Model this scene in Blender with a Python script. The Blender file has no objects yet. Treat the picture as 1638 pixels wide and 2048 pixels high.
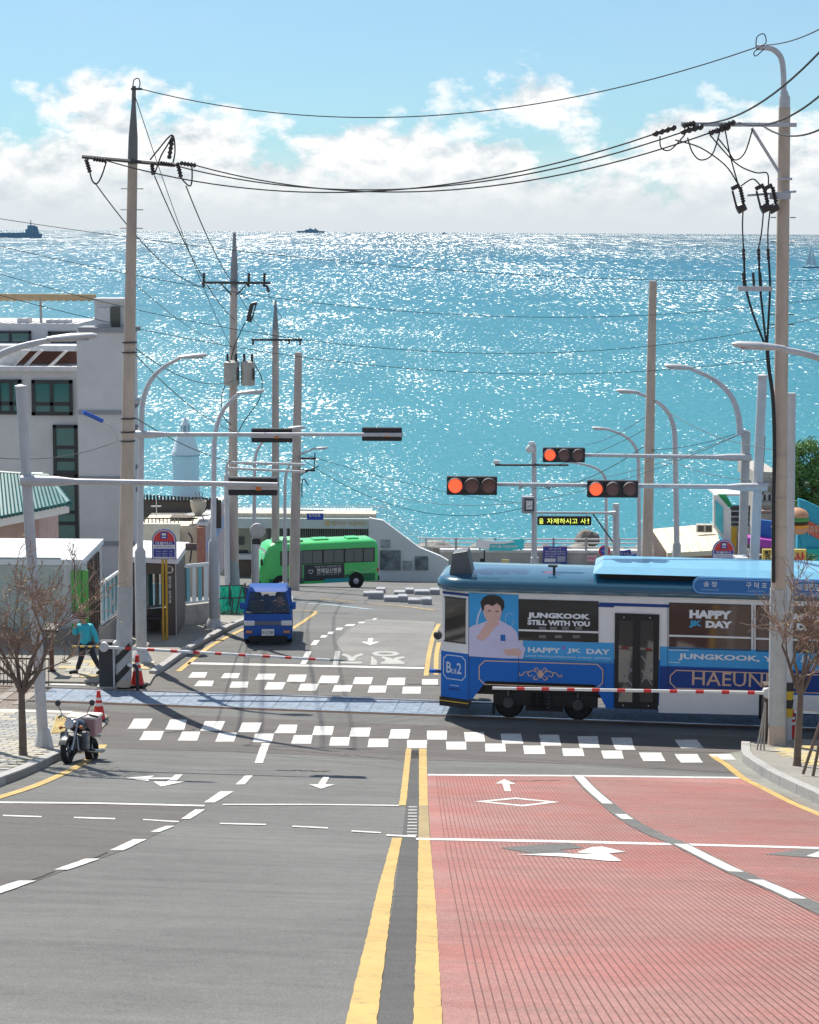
import bpy, bmesh, math, random
from mathutils import Vector, Matrix
sc = bpy.context.scene
col = sc.collection
R = math.radians
random.seed(7)

# ------------------------------------------------------------------ camera, sky, sun, exposure
H = 11.66                       # eye height above the level crossing (photographer stands uphill)
F = 4000.0                      # focal length in photo pixels (photo is 1638 x 2048)
PITCH = math.atan(562 / F)
ROLL = R(0.33)
_fw = Vector((0, math.cos(PITCH), -math.sin(PITCH)))
_u0 = Vector((0, math.sin(PITCH), math.cos(PITCH)))
_r0 = Vector((1, 0, 0))
RV = _r0 * math.cos(ROLL) + _u0 * math.sin(ROLL)
UV = _u0 * math.cos(ROLL) - _r0 * math.sin(ROLL)
CAM = Vector((0, 0, H))
cd = bpy.data.cameras.new('camera')
cam = bpy.data.objects.new('camera', cd)
col.objects.link(cam)
cam.matrix_world = Matrix(((RV.x, UV.x, -_fw.x, 0), (RV.y, UV.y, -_fw.y, 0), (RV.z, UV.z, -_fw.z, H), (0, 0, 0, 1)))
cd.sensor_fit = 'VERTICAL'
cd.sensor_height = 24
cd.lens = F / 2048 * 24
cd.clip_start = 0.3
cd.clip_end = 120000
sc.camera = cam

SUN_AZ = R(-28)                 # left of straight ahead
SUN_EL = R(52)
sd = bpy.data.lights.new('sun', 'SUN')
sd.energy = 3.8
sd.angle = R(0.55)
sd.color = (1.0, 0.94, 0.84)
sun = bpy.data.objects.new('sun', sd)
col.objects.link(sun)
sdir = Vector((math.sin(SUN_AZ) * math.cos(SUN_EL), math.cos(SUN_AZ) * math.cos(SUN_EL), math.sin(SUN_EL)))
sun.rotation_euler = sdir.to_track_quat('Z', 'Y').to_euler()
sun.location = (-40, 80, 90)

sc.view_settings.view_transform = 'Standard'
sc.view_settings.look = 'None'
sc.view_settings.exposure = 0.79
sc.view_settings.gamma = 1
sc.view_settings.use_curve_mapping = False
sc.cycles.use_denoising = True
sc.cycles.max_bounces = 6
sc.cycles.diffuse_bounces = 3
sc.cycles.glossy_bounces = 3
sc.cycles.transmission_bounces = 4
sc.cycles.transparent_max_bounces = 8
sc.cycles.sample_clamp_indirect = 6

W = bpy.data.worlds.new('World')
sc.world = W
W.use_nodes = True
def build_world():
    nt = W.node_tree; N = nt.nodes; L = nt.links
    N.clear()
    def nd(t, **k):
        n = N.new(t)
        for a, b in k.items(): setattr(n, a, b)
        return n
    def mth(op, a, b=None, c=None, clamp=False):
        n = nd('ShaderNodeMath', operation=op, use_clamp=clamp)
        for i, v in enumerate((a, b, c)):
            if v is None: continue
            if isinstance(v, (int, float)): n.inputs[i].default_value = v
            else: L.new(v, n.inputs[i])
        return n.outputs[0]
    sky = nd('ShaderNodeTexSky', sky_type='NISHITA')
    sky.sun_disc = False
    sky.sun_elevation = SUN_EL
    sky.sun_rotation = SUN_AZ
    sky.altitude = 30
    sky.air_density = 1.0; sky.dust_density = 0.2; sky.ozone_density = 3.0
    tc = nd('ShaderNodeTexCoord')
    sx = nd('ShaderNodeSeparateXYZ'); L.new(tc.outputs['Generated'], sx.inputs[0])
    az = mth('ARCTAN2', sx.outputs[0], sx.outputs[1])
    el = mth('ARCSINE', sx.outputs[2])
    def noise(ax, ex, off, detail, rough, dax=0.0, dex=0.0, dist=0.0):
        cv = nd('ShaderNodeCombineXYZ')
        L.new(mth('MULTIPLY_ADD', az, ax, off + dax), cv.inputs[0])
        L.new(mth('MULTIPLY_ADD', el, ex, off * 0.7 + dex), cv.inputs[1])
        n = nd('ShaderNodeTexNoise')
        n.inputs['Scale'].default_value = 1
        n.inputs['Detail'].default_value = detail
        n.inputs['Roughness'].default_value = rough
        n.inputs['Distortion'].default_value = dist
        L.new(cv.outputs[0], n.inputs['Vector'])
        return n.outputs['Fac']
    big = noise(11, 15, OFF1, 3, 0.5)
    puff = noise(30, 46, 5.2, 9, 0.6)
    puffb = noise(30, 46, 5.2, 9, 0.6, dax=0.10, dex=-0.26)
    dens = mth('ADD', mth('MULTIPLY', big, 0.75), mth('MULTIPLY', puff, 0.55))
    # cumulus thin out towards about five degrees above the horizon
    hgt = mth('MULTIPLY', mth('SUBTRACT', 0.062, el), 5.2)
    dens = mth('ADD', dens, hgt)
    mr = nd('ShaderNodeMapRange', interpolation_type='SMOOTHSTEP')
    L.new(dens, mr.inputs['Value'])
    mr.inputs['From Min'].default_value = 0.615
    mr.inputs['From Max'].default_value = 0.765
    cover = mr.outputs[0]
    # sunlit tops and grey undersides: density difference towards the light
    relief = mth('MULTIPLY_ADD', mth('SUBTRACT', puff, puffb), 3.2, 0.66)
    low = nd('ShaderNodeMapRange', interpolation_type='SMOOTHSTEP')
    L.new(el, low.inputs['Value'])
    low.inputs['From Min'].default_value = 0.0
    low.inputs['From Max'].default_value = 0.05
    relief = mth('MINIMUM', mth('MAXIMUM', relief, 0.0), 1.0)
    relief = mth('ADD', mth('MULTIPLY', relief, low.outputs[0]), mth('MULTIPLY', mth('SUBTRACT', 1.0, low.outputs[0]), 0.30))
    relief = mth('ADD', mth('MULTIPLY', relief, cover), mth('MULTIPLY', mth('SUBTRACT', 1.0, cover), mth('MULTIPLY_ADD', low.outputs[0], 0.4, 0.25)))
    cr = nd('ShaderNodeValToRGB')
    cr.color_ramp.elements[0].position = 0.05; cr.color_ramp.elements[0].color = (0.31, 0.365, 0.405, 1)
    cr.color_ramp.elements[1].position = 0.75; cr.color_ramp.elements[1].color = (0.63, 0.63, 0.625, 1)
    L.new(relief, cr.inputs[0])
    # thin haze veil near the horizon
    veil = nd('ShaderNodeMapRange', interpolation_type='SMOOTHSTEP')
    L.new(el, veil.inputs['Value'])
    veil.inputs['From Min'].default_value = 0.075
    veil.inputs['From Max'].default_value = 0.0
    # even pale veil over the whole sky, added to raise the fill light
    fill_veil = mth('MULTIPLY_ADD', mth('SUBTRACT', noise(5, 9, 2.1, 6, 0.6), 0.5), 0.12, FILL_VEIL)
    cov2 = mth('MAXIMUM', cover, mth('MAXIMUM', fill_veil, mth('MULTIPLY', veil.outputs[0], 0.75)))
    tn = nd('ShaderNodeMix', data_type='RGBA', blend_type='MULTIPLY'); tn.inputs['Factor'].default_value = 1
    L.new(sky.outputs[0], tn.inputs['A']); tn.inputs['B'].default_value = (0.40, 0.85, 1.10, 1)
    b1 = nd('ShaderNodeBackground'); L.new(tn.outputs['Result'], b1.inputs[0]); b1.inputs[1].default_value = 0.056
    b2 = nd('ShaderNodeBackground'); L.new(cr.outputs[0], b2.inputs[0]); b2.inputs[1].default_value = 1.0
    mx = nd('ShaderNodeMixShader')
    L.new(cov2, mx.inputs[0]); L.new(b1.outputs[0], mx.inputs[1]); L.new(b2.outputs[0], mx.inputs[2])
    out = nd('ShaderNodeOutputWorld'); L.new(mx.outputs[0], out.inputs[0])
OFF1 = 3.0; FILL_VEIL = 0.27
build_world()

# ------------------------------------------------------------------ terrain profile and picking helpers
SK = 0.126                      # the railway crosses the street slightly askew
_PT = [(-40, 19.3), (-15, 13.5), (0, 9.9), (10.4, 7.38), (16, 6.03), (23.2, 4.36), (30, 2.92), (36, 1.75), (40, 1.0), (43, 0.42), (45.4, 0.06), (46.5, 0.0),
       (53, 0.0), (57, -0.1), (62, -0.62), (75, -2.5), (95, -5.6), (119, -9.5), (130, -11.1), (142, -12.0), (160, -12.3), (400, -12.6)]
def _pchip():
    n = len(_PT); h = []; d = []
    for i in range(n - 1):
        h.append(_PT[i + 1][0] - _PT[i][0]); d.append((_PT[i + 1][1] - _PT[i][1]) / h[-1])
    m = [d[0]]
    for i in range(1, n - 1):
        if d[i - 1] * d[i] <= 0: m.append(0.0)
        else:
            w1 = 2 * h[i] + h[i - 1]; w2 = h[i] + 2 * h[i - 1]
            m.append((w1 + w2) / (w1 / d[i - 1] + w2 / d[i]))
    m.append(d[-1]); return h, m
_PH, _PM = _pchip()
def zf(t):
    if t <= _PT[0][0]: return _PT[0][1]
    if t >= _PT[-1][0]: return _PT[-1][1]
    i = 0
    while _PT[i + 1][0] < t: i += 1
    s = (t - _PT[i][0]) / _PH[i]; s2 = s * s; s3 = s2 * s
    return ((2 * s3 - 3 * s2 + 1) * _PT[i][1] + (s3 - 2 * s2 + s) * _PH[i] * _PM[i] + (-2 * s3 + 3 * s2) * _PT[i + 1][1] + (s3 - s2) * _PH[i] * _PM[i + 1])
def gz(x, y): return zf(y + SK * x)
def ray(px, py):
    return _fw + RV * ((px - 819) / F) + UV * ((1024 - py) / F)
def P(px, py, Y):
    d = ray(px, py); return CAM + d * (Y / d.y)
def G(px, py, up=0.0):
    d = ray(px, py); a, b = 2.0, 2.0
    while b < 400:
        p = CAM + d * b
        if p.z - up < gz(p.x, p.y): break
        a = b; b += 0.5
    for _ in range(40):
        m = (a + b) / 2; p = CAM + d * m
        if p.z - up < gz(p.x, p.y): b = m
        else: a = m
    return CAM + d * b
def pxm(p):                     # photo pixels per metre at a point
    return F / ((p - CAM).dot(_fw))

# ------------------------------------------------------------------ materials
MATS = {}
def M(name, c, rough=0.6, metal=0.0, var=0.12, scale=4.0, bump=0.0, bscale=None, spec=0.5, emit=None, es=0.0, stretch=None, coat=0.0, grime=0.0, gcol=(0.08, 0.07, 0.06)):
    if name in MATS: return MATS[name]
    m = bpy.data.materials.new(name); m.use_nodes = True
    nt = m.node_tree; N = nt.nodes; L = nt.links
    b = N['Principled BSDF']
    b.inputs['Base Color'].default_value = (*c, 1)
    b.inputs['Roughness'].default_value = rough
    b.inputs['Metallic'].default_value = metal
    b.inputs['Specular IOR Level'].default_value = spec
    b.inputs['Coat Weight'].default_value = coat
    if var or bump or grime:
        tc = N.new('ShaderNodeTexCoord')
        vec = tc.outputs['Object']
        if stretch:
            mp = N.new('ShaderNodeMapping'); mp.inputs['Scale'].default_value = stretch
            L.new(vec, mp.inputs[0]); vec = mp.outputs[0]
        no = N.new('ShaderNodeTexNoise'); no.inputs['Scale'].default_value = scale; no.inputs['Detail'].default_value = 6; no.inputs['Roughness'].default_value = 0.62
        L.new(vec, no.inputs['Vector'])
        cur = None
        if var:
            r = N.new('ShaderNodeValToRGB')
            lo = tuple(max(0, v * (1 - var)) for v in c); hi = tuple(min(1, v * (1 + var)) for v in c)
            r.color_ramp.elements[0].position = 0.3; r.color_ramp.elements[0].color = (*lo, 1)
            r.color_ramp.elements[1].position = 0.7; r.color_ramp.elements[1].color = (*hi, 1)
            L.new(no.outputs['Fac'], r.inputs[0]); cur = r.outputs[0]
        if grime:
            n2 = N.new('ShaderNodeTexNoise'); n2.inputs['Scale'].default_value = scale * 0.45; n2.inputs['Detail'].default_value = 9; n2.inputs['Roughness'].default_value = 0.7
            mp2 = N.new('ShaderNodeMapping'); mp2.inputs['Scale'].default_value = (1, 1, 0.25); mp2.inputs['Location'].default_value = (3, 7, 1)
            L.new(tc.outputs['Object'], mp2.inputs[0]); L.new(mp2.outputs[0], n2.inputs['Vector'])
            mr = N.new('ShaderNodeMapRange'); mr.inputs['From Min'].default_value = 0.5; mr.inputs['From Max'].default_value = 0.75; mr.inputs['To Max'].default_value = grime
            L.new(n2.outputs['Fac'], mr.inputs['Value'])
            mx = N.new('ShaderNodeMix'); mx.data_type = 'RGBA'
            L.new(mr.outputs[0], mx.inputs['Factor'])
            if cur: L.new(cur, mx.inputs['A'])
            else: mx.inputs['A'].default_value = (*c, 1)
            mx.inputs['B'].default_value = (*gcol, 1)
            cur = mx.outputs['Result']
        if cur: L.new(cur, b.inputs['Base Color'])
        if bump:
            bn = N.new('ShaderNodeTexNoise'); bn.inputs['Scale'].default_value = bscale or scale * 6; bn.inputs['Detail'].default_value = 5
            L.new(vec, bn.inputs['Vector'])
            bp = N.new('ShaderNodeBump'); bp.inputs['Strength'].default_value = bump; bp.inputs['Distance'].default_value = 0.02
            L.new(bn.outputs['Fac'], bp.inputs['Height']); L.new(bp.outputs[0], b.inputs['Normal'])
    if emit:
        b.inputs['Emission Color'].default_value = (*emit, 1); b.inputs['Emission Strength'].default_value = es
    MATS[name] = m
    return m
def glass(name, c, rough=0.06, alpha=None):
    if name in MATS: return MATS[name]
    m = M(name, c, rough, var=0, spec=0.9, coat=0.0)
    if alpha is not None:
        m.node_tree.nodes['Principled BSDF'].inputs['Alpha'].default_value = alpha
    return m

# ------------------------------------------------------------------ mesh helpers
class MB:
    def __init__(s): s.v = []; s.f = []
    def add(s, vs, fs, mat=None):
        o = len(s.v)
        for v in vs:
            v = Vector(v); s.v.append(mat @ v if mat is not None else v)
        s.f += [tuple(i + o for i in f) for f in fs]; return s
    def box(s, x0, x1, y0, y1, z0, z1, mat=None):
        vs = [(x0, y0, z0), (x1, y0, z0), (x1, y1, z0), (x0, y1, z0), (x0, y0, z1), (x1, y0, z1), (x1, y1, z1), (x0, y1, z1)]
        return s.add(vs, [(0, 3, 2, 1), (4, 5, 6, 7), (0, 1, 5, 4), (1, 2, 6, 5), (2, 3, 7, 6), (3, 0, 4, 7)], mat)
    def cbox(s, c, d, mat=None):
        return s.box(c[0] - d[0] / 2, c[0] + d[0] / 2, c[1] - d[1] / 2, c[1] + d[1] / 2, c[2] - d[2] / 2, c[2] + d[2] / 2, mat)
    def bbox(s, x0, x1, y0, y1, z0, z1, b, mat=None):     # box with chamfered edges
        vs = []; 
        def ring(z, i): return [(x0 + i + b2, y0 + i, z) if 0 else None]
        P8 = lambda z, i: [(x0 + b, y0 + i, z), (x1 - b, y0 + i, z), (x1 - i, y0 + b, z), (x1 - i, y1 - b, z), (x1 - b, y1 - i, z), (x0 + b, y1 - i, z), (x0 + i, y1 - b, z), (x0 + i, y0 + b, z)]
        vs = P8(z0, b * .98) + P8(z0 + b, 0) + P8(z1 - b, 0) + P8(z1, b * .98)
        fs = [tuple(range(7, -1, -1)), tuple(range(24, 32))]
        for k in range(3):
            for i in range(8):
                j = (i + 1) % 8; fs.append((k * 8 + i, k * 8 + j, k * 8 + 8 + j, k * 8 + 8 + i))
        return s.add(vs, fs, mat)
    def tube(s, pts, rad, n=8, caps=True):
        pts = [Vector(p) for p in pts]
        if not isinstance(rad, (list, tuple)): rad = [rad] * len(pts)
        o = len(s.v); prev = None
        for i, p in enumerate(pts):
            d = (pts[min(i + 1, len(pts) - 1)] - pts[max(i - 1, 0)])
            if d.length < 1e-9: d = Vector((0, 0, 1))
            d.normalize()
            if prev is None:
                a = Vector((0, 0, 1)) if abs(d.z) < 0.9 else Vector((1, 0, 0))
                u = d.cross(a).normalized()
            else:
                u = (prev - d * prev.dot(d))
                u = u.normalized() if u.length > 1e-6 else d.orthogonal().normalized()
            prev = u; w = d.cross(u)
            for k in range(n):
                a = 2 * math.pi * k / n
                s.v.append(p + (u * math.cos(a) + w * math.sin(a)) * rad[i])
        for i in range(len(pts) - 1):
            for k in range(n):
                k2 = (k + 1) % n
                s.f.append((o + i * n + k, o + i * n + k2, o + (i + 1) * n + k2, o + (i + 1) * n + k))
        if caps:
            s.f.append(tuple(o + k for k in range(n - 1, -1, -1)))
            e = o + (len(pts) - 1) * n
            s.f.append(tuple(e + k for k in range(n)))
        return s
    def cyl(s, p0, p1, r0, r1=None, n=12):
        return s.tube([p0, p1], [r0, r0 if r1 is None else r1], n)
    def lathe(s, prof, n=16, c=(0, 0, 0)):               # prof: (r, z)
        o = len(s.v)
        for r, z in prof:
            for k in range(n):
                a = 2 * math.pi * k / n
                s.v.append(Vector((c[0] + r * math.cos(a), c[1] + r * math.sin(a), c[2] + z)))
        for i in range(len(prof) - 1):
            for k in range(n):
                k2 = (k + 1) % n
                s.f.append((o + i * n + k, o + i * n + k2, o + (i + 1) * n + k2, o + (i + 1) * n + k))
        s.f.append(tuple(o + k for k in range(n - 1, -1, -1)))
        e = o + (len(prof) - 1) * n
        s.f.append(tuple(e + k for k in range(n)))
        return s
    def prism(s, poly, y0, y1, mat=None):                # polygon in x-z, thickness along y
        n = len(poly)
        A = sum(poly[i][0] * poly[(i + 1) % n][1] - poly[(i + 1) % n][0] * poly[i][1] for i in range(n))
        if A < 0: poly = poly[::-1]
        vs = [(x, y0, z) for x, z in poly] + [(x, y1, z) for x, z in poly]
        fs = [tuple(range(n)), tuple(range(2 * n - 1, n - 1, -1))]
        for i in range(n):
            j = (i + 1) % n; fs.append((j, i, n + i, n + j))
        return s.add(vs, fs, mat)
    def prismz(s, poly, z0, z1, mat=None):               # polygon in x-y, thickness along z
        n = len(poly)
        A = sum(poly[i][0] * poly[(i + 1) % n][1] - poly[(i + 1) % n][0] * poly[i][1] for i in range(n))
        if A < 0: poly = poly[::-1]
        vs = [(x, y, z0) for x, y in poly] + [(x, y, z1) for x, y in poly]
        fs = [tuple(range(n - 1, -1, -1)), tuple(range(n, 2 * n))]
        for i in range(n):
            j = (i + 1) % n; fs.append((i, j, n + j, n + i))
        return s.add(vs, fs, mat)
    def sphere(s, c, r, n=12, m=8, sc3=(1, 1, 1)):
        pr = []
        o = len(s.v)
        for i in range(m + 1):
            th = math.pi * i / m
            for k in range(n):
                a = 2 * math.pi * k / n
                s.v.append(Vector((c[0] + r * sc3[0] * math.sin(th) * math.cos(a), c[1] + r * sc3[1] * math.sin(th) * math.sin(a), c[2] + r * sc3[2] * math.cos(th))))
        for i in range(m):
            for k in range(n):
                k2 = (k + 1) % n
                s.f.append((o + i * n + k, o + (i + 1) * n + k, o + (i + 1) * n + k2, o + i * n + k2))
        return s
    def build(s, name, mat, parent=None, smooth=False, bevel=0.0):
        me = bpy.data.meshes.new(name)
        me.from_pydata([tuple(v) for v in s.v], [], s.f)
        me.materials.append(mat)
        o = bpy.data.objects.new(name, me); col.objects.link(o)
        if parent is not None: o.parent = parent
        if smooth:
            for p in me.polygons: p.use_smooth = True
            try: me.set_sharp_from_angle(angle=R(40))
            except Exception: pass
        if bevel:
            md = o.modifiers.new('bevel', 'BEVEL'); md.width = bevel; md.segments = 2; md.limit_method = 'ANGLE'; md.angle_limit = R(40)
        return o
def tag(o, label, cat, group=None):
    o['label'] = label; o['category'] = cat
    if group: o['group'] = group
    return o
def thing(name, label, cat, loc=(0, 0, 0), rz=0.0, group=None):
    o = bpy.data.objects.new(name, None); col.objects.link(o)
    o.location = loc; o.rotation_euler = (0, 0, rz); o.empty_display_size = 0.2
    return tag(o, label, cat, group)
def struct(o): o['kind'] = 'structure'; return o
def stuff(o): o['kind'] = 'stuff'; return o
def copy_tree(o, parent=None):
    c = o.copy(); col.objects.link(c); c.parent = parent
    for ch in list(o.children): copy_tree(ch, c)
    return c

def text(s, w, h, mat, parent, at, name='lettering', bold=0.0, rz=0.0, flip=False, shear=0.0, keep=False, normal='-y', ext=0.0):
    """lettering fitted into a w x h box centred at 'at', facing -y"""
    cu = bpy.data.curves.new('t', 'FONT'); cu.body = s; cu.offset = bold; cu.shear = shear; cu.resolution_u = 2; cu.extrude = 0
    cu.space_line = 0.95
    to = bpy.data.objects.new('t', cu)
    me = bpy.data.meshes.new_from_object(to)
    bpy.data.objects.remove(to); bpy.data.curves.remove(cu)
    if not me.vertices: return None
    xs = [v.co.x for v in me.vertices]; ys = [v.co.y for v in me.vertices]
    cx, cy = (min(xs) + max(xs)) / 2, (min(ys) + max(ys)) / 2
    dx, dy = max(max(xs) - min(xs), 1e-6), max(max(ys) - min(ys), 1e-6)
    kx, ky = w / dx, h / dy
    if keep: kx = ky = min(kx, ky)
    for v in me.vertices:
        x, y = (v.co.x - cx) * kx, (v.co.y - cy) * ky
        if flip: x, y = -x, -y
        v.co = (x, 0, y) if normal == '-y' else (x, y, 0)
    me.materials.clear(); me.materials.append(mat)
    o = bpy.data.objects.new(name, me); col.objects.link(o)
    o.parent = parent; o.location = at; o.rotation_euler = (0, 0, rz)
    return o

def drape_bm(poly, off=0.0, step=0.5):
    bm = bmesh.new()
    vs = [bm.verts.new((p[0], p[1], 0)) for p in poly]
    bm.faces.new(vs)
    bmesh.ops.triangulate(bm, faces=bm.faces[:])
    n = Vector((SK, 1, 0)).normalized(); k = math.hypot(SK, 1)
    ts = [p[1] + SK * p[0] for p in poly]
    t = math.ceil(min(ts) / step) * step
    while t < max(ts):
        bmesh.ops.bisect_plane(bm, geom=bm.verts[:] + bm.edges[:] + bm.faces[:], plane_co=n * (t / k), plane_no=n, dist=1e-5)
        t += step
    for v in bm.verts: v.co.z = gz(v.co.x, v.co.y) + off
    bmesh.ops.recalc_face_normals(bm, faces=bm.faces[:])
    if bm.faces and sum(f.normal.z for f in bm.faces) < 0:
        bmesh.ops.reverse_faces(bm, faces=bm.faces[:])
    return bm
def drape(name, poly, mat, off=0.004, parent=None, step=0.5, thick=0.0):
    bm = drape_bm(poly, off, step)
    if thick:
        be = [e for e in bm.edges if e.is_boundary]
        r = bmesh.ops.extrude_edge_only(bm, edges=be)
        for v in [g for g in r['geom'] if isinstance(g, bmesh.types.BMVert)]: v.co.z -= thick
        bmesh.ops.recalc_face_normals(bm, faces=bm.faces[:])
    me = bpy.data.meshes.new(name); bm.to_mesh(me); bm.free()
    me.materials.append(mat)
    o = bpy.data.objects.new(name, me); col.objects.link(o)
    if parent is not None: o.parent = parent
    return o
def gp(pts): return [G(*p).xy for p in pts]
def ribbon(path, w):            # world xy path -> polygon of that width
    pts = [Vector((p[0], p[1])) for p in path]; l = []; r = []
    for i, p in enumerate(pts):
        d = (pts[min(i + 1, len(pts) - 1)] - pts[max(i - 1, 0)]).normalized(); n = Vector((-d.y, d.x))
        l.append(p + n * w / 2); r.append(p - n * w / 2)
    return l + r[::-1]
def smooth_path(pts, k=4):
    out = []
    n = len(pts)
    for i in range(n - 1):
        p0, p1, p2, p3 = (Vector(pts[max(i - 1, 0)]), Vector(pts[i]), Vector(pts[i + 1]), Vector(pts[min(i + 2, n - 1)]))
        for j in range(k):
            t = j / k
            out.append(0.5 * ((2 * p1) + (p2 - p0) * t + (2 * p0 - 5 * p1 + 4 * p2 - p3) * t * t + (3 * p1 - p0 - 3 * p2 + p3) * t ** 3))
    out.append(Vector(pts[-1])); return out
# ------------------------------------------------------------------ ground, road, sea
def mat_asphalt(name, base, streak=0.36, patch=0.32, warm=(0.0, 0.0, 0.0)):
    m = bpy.data.materials.new(name); m.use_nodes = True
    nt = m.node_tree; N = nt.nodes; L = nt.links; b = N['Principled BSDF']
    geo = N.new('ShaderNodeTexCoord')
    def noise(scale, stretch, detail, rough=0.6, loc=(0, 0, 0)):
        mp = N.new('ShaderNodeMapping'); mp.inputs['Scale'].default_value = stretch; mp.inputs['Location'].default_value = loc
        L.new(geo.outputs['Object'], mp.inputs[0])
        n = N.new('ShaderNodeTexNoise'); n.inputs['Scale'].default_value = scale; n.inputs['Detail'].default_value = detail; n.inputs['Roughness'].default_value = rough
        L.new(mp.outputs[0], n.inputs['Vector']); return n.outputs['Fac']
    def mth(op, a, bb, c=None):
        n = N.new('ShaderNodeMath'); n.operation = op
        for i, v in enumerate((a, bb, c)):
            if v is None: continue
            if isinstance(v, (int, float)): n.inputs[i].default_value = v
            else: L.new(v, n.inputs[i])
        return n.outputs[0]
    fine = noise(55, (1, 1, 1), 4, 0.8); blot = noise(4.5, (1, 1, 1), 6, 0.7, (2, 8, 0))
    st = noise(1.2, (0.22, 2.6, 1), 7, 0.65)
    pt = noise(0.35, (1, 1, 1), 6, 0.6, (4, 2, 0))
    spk = noise(220, (1, 1, 1), 1)
    v = mth('ADD', mth('ADD', mth('MULTIPLY_ADD', fine, 2.4, -0.2), mth('MULTIPLY', mth('SUBTRACT', blot, 0.5), 0.55)), mth('MULTIPLY', mth('SUBTRACT', st, 0.5), streak * 2.2))
    v = mth('ADD', v, mth('MULTIPLY', mth('SUBTRACT', pt, 0.5), patch * 2.4))
    v = mth('ADD', v, mth('MULTIPLY', mth('GREATER_THAN', spk, 0.64), 0.38))
    mx = N.new('ShaderNodeMix'); mx.data_type = 'RGBA'; mx.blend_type = 'MULTIPLY'; mx.inputs['Factor'].default_value = 1
    mx.inputs['A'].default_value = (*base, 1); L.new(v, mx.inputs['B'])
    res = mx.outputs['Result']
    if warm[0]:
        w1 = noise(0.55, (1, 1, 1), 6, 0.62, (7, 3, 0)); w2 = noise(1.1, (0.35, 1.3, 1), 8, 0.7, (1, 9, 0))
        for wv_, lo_, hi_, mx_, cc in ((w1, .44, .64, .75, (1.08, .74, .70)), (w2, .60, .74, .7, (.62, .95, .95))):
            mr = N.new('ShaderNodeMapRange'); mr.inputs['From Min'].default_value = lo_; mr.inputs['From Max'].default_value = hi_; mr.inputs['To Max'].default_value = mx_
            L.new(wv_, mr.inputs['Value'])
            m3 = N.new('ShaderNodeMix'); m3.data_type = 'RGBA'; m3.blend_type = 'MULTIPLY'; L.new(mr.outputs[0], m3.inputs['Factor']); L.new(res, m3.inputs['A']); m3.inputs['B'].default_value = (*cc, 1)
            res = m3.outputs['Result']
    L.new(res, b.inputs['Base Color'])
    b.inputs['Roughness'].default_value = 0.85; b.inputs['Specular IOR Level'].default_value = 0.35
    bp = N.new('ShaderNodeBump'); bp.inputs['Strength'].default_value = 0.7; bp.inputs['Distance'].default_value = 0.012
    L.new(fine, bp.inputs['Height']); L.new(bp.outputs[0], b.inputs['Normal'])
    MATS[name] = m; return m
A_MAIN = mat_asphalt('asphalt_grey', (0.138, 0.139, 0.134))
A_BROWN = mat_asphalt('asphalt_brown', (0.112, 0.103, 0.098), 0.32)
A_DARK = mat_asphalt('asphalt_dark', (0.085, 0.085, 0.083))
A_PALE = mat_asphalt('asphalt_pale', (0.21, 0.205, 0.195))
A_FAR = mat_asphalt('asphalt_far', (0.135, 0.128, 0.12))
A_RED = mat_asphalt('asphalt_red', (0.32, 0.17, 0.153), 0.2, 0.26, (1, 0, 0))
CONC = mat_asphalt('concrete_ground', (0.27, 0.255, 0.225), 0.15, 0.3)

def paint_mat(name, c, wear, dark=(0.10, 0.10, 0.095)):
    m = bpy.data.materials.new(name); m.use_nodes = True
    nt = m.node_tree; N = nt.nodes; L = nt.links; b = N['Principled BSDF']
    tc = N.new('ShaderNodeTexCoord')
    n1 = N.new('ShaderNodeTexNoise'); n1.inputs['Scale'].default_value = 9; n1.inputs['Detail'].default_value = 10; n1.inputs['Roughness'].default_value = 0.72
    L.new(tc.outputs['Object'], n1.inputs['Vector'])
    mr = N.new('ShaderNodeMapRange'); mr.inputs['From Min'].default_value = 0.53; mr.inputs['From Max'].default_value = 0.70; mr.inputs['To Max'].default_value = wear
    L.new(n1.outputs['Fac'], mr.inputs['Value'])
    n2 = N.new('ShaderNodeTexNoise'); n2.inputs['Scale'].default_value = 1.3; n2.inputs['Detail'].default_value = 4
    L.new(tc.outputs['Object'], n2.inputs['Vector'])
    cr = N.new('ShaderNodeValToRGB')
    cr.color_ramp.elements[0].position = 0.35; cr.color_ramp.elements[0].color = (*[v * 0.82 for v in c], 1)
    cr.color_ramp.elements[1].position = 0.65; cr.color_ramp.elements[1].color = (*c, 1)
    L.new(n2.outputs['Fac'], cr.inputs[0])
    mx = N.new('ShaderNodeMix'); mx.data_type = 'RGBA'; L.new(mr.outputs[0], mx.inputs['Factor'])
    L.new(cr.outputs[0], mx.inputs['A']); mx.inputs['B'].default_value = (*dark, 1)
    L.new(mx.outputs['Result'], b.inputs['Base Color'])
    b.inputs['Roughness'].default_value = 0.7
    MATS[name] = m; return m
PW = paint_mat('road_paint_white', (0.66, 0.65, 0.62), 0.75)
PWF = paint_mat('road_paint_white_worn', (0.42, 0.42, 0.40), 0.9)
PY = paint_mat('road_paint_yellow', (0.54, 0.365, 0.115), 0.6)
PYW = paint_mat('road_paint_yellow_worn', (0.36, 0.27, 0.12), 0.95)
PB = paint_mat('road_paint_pale_blue', (0.33, 0.45, 0.52), 0.7)

ground = struct(drape('ground', [(-160, -35), (160, -35), (160, 128), (-160, 168)], CONC, off=-0.03, step=1.0))
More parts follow.
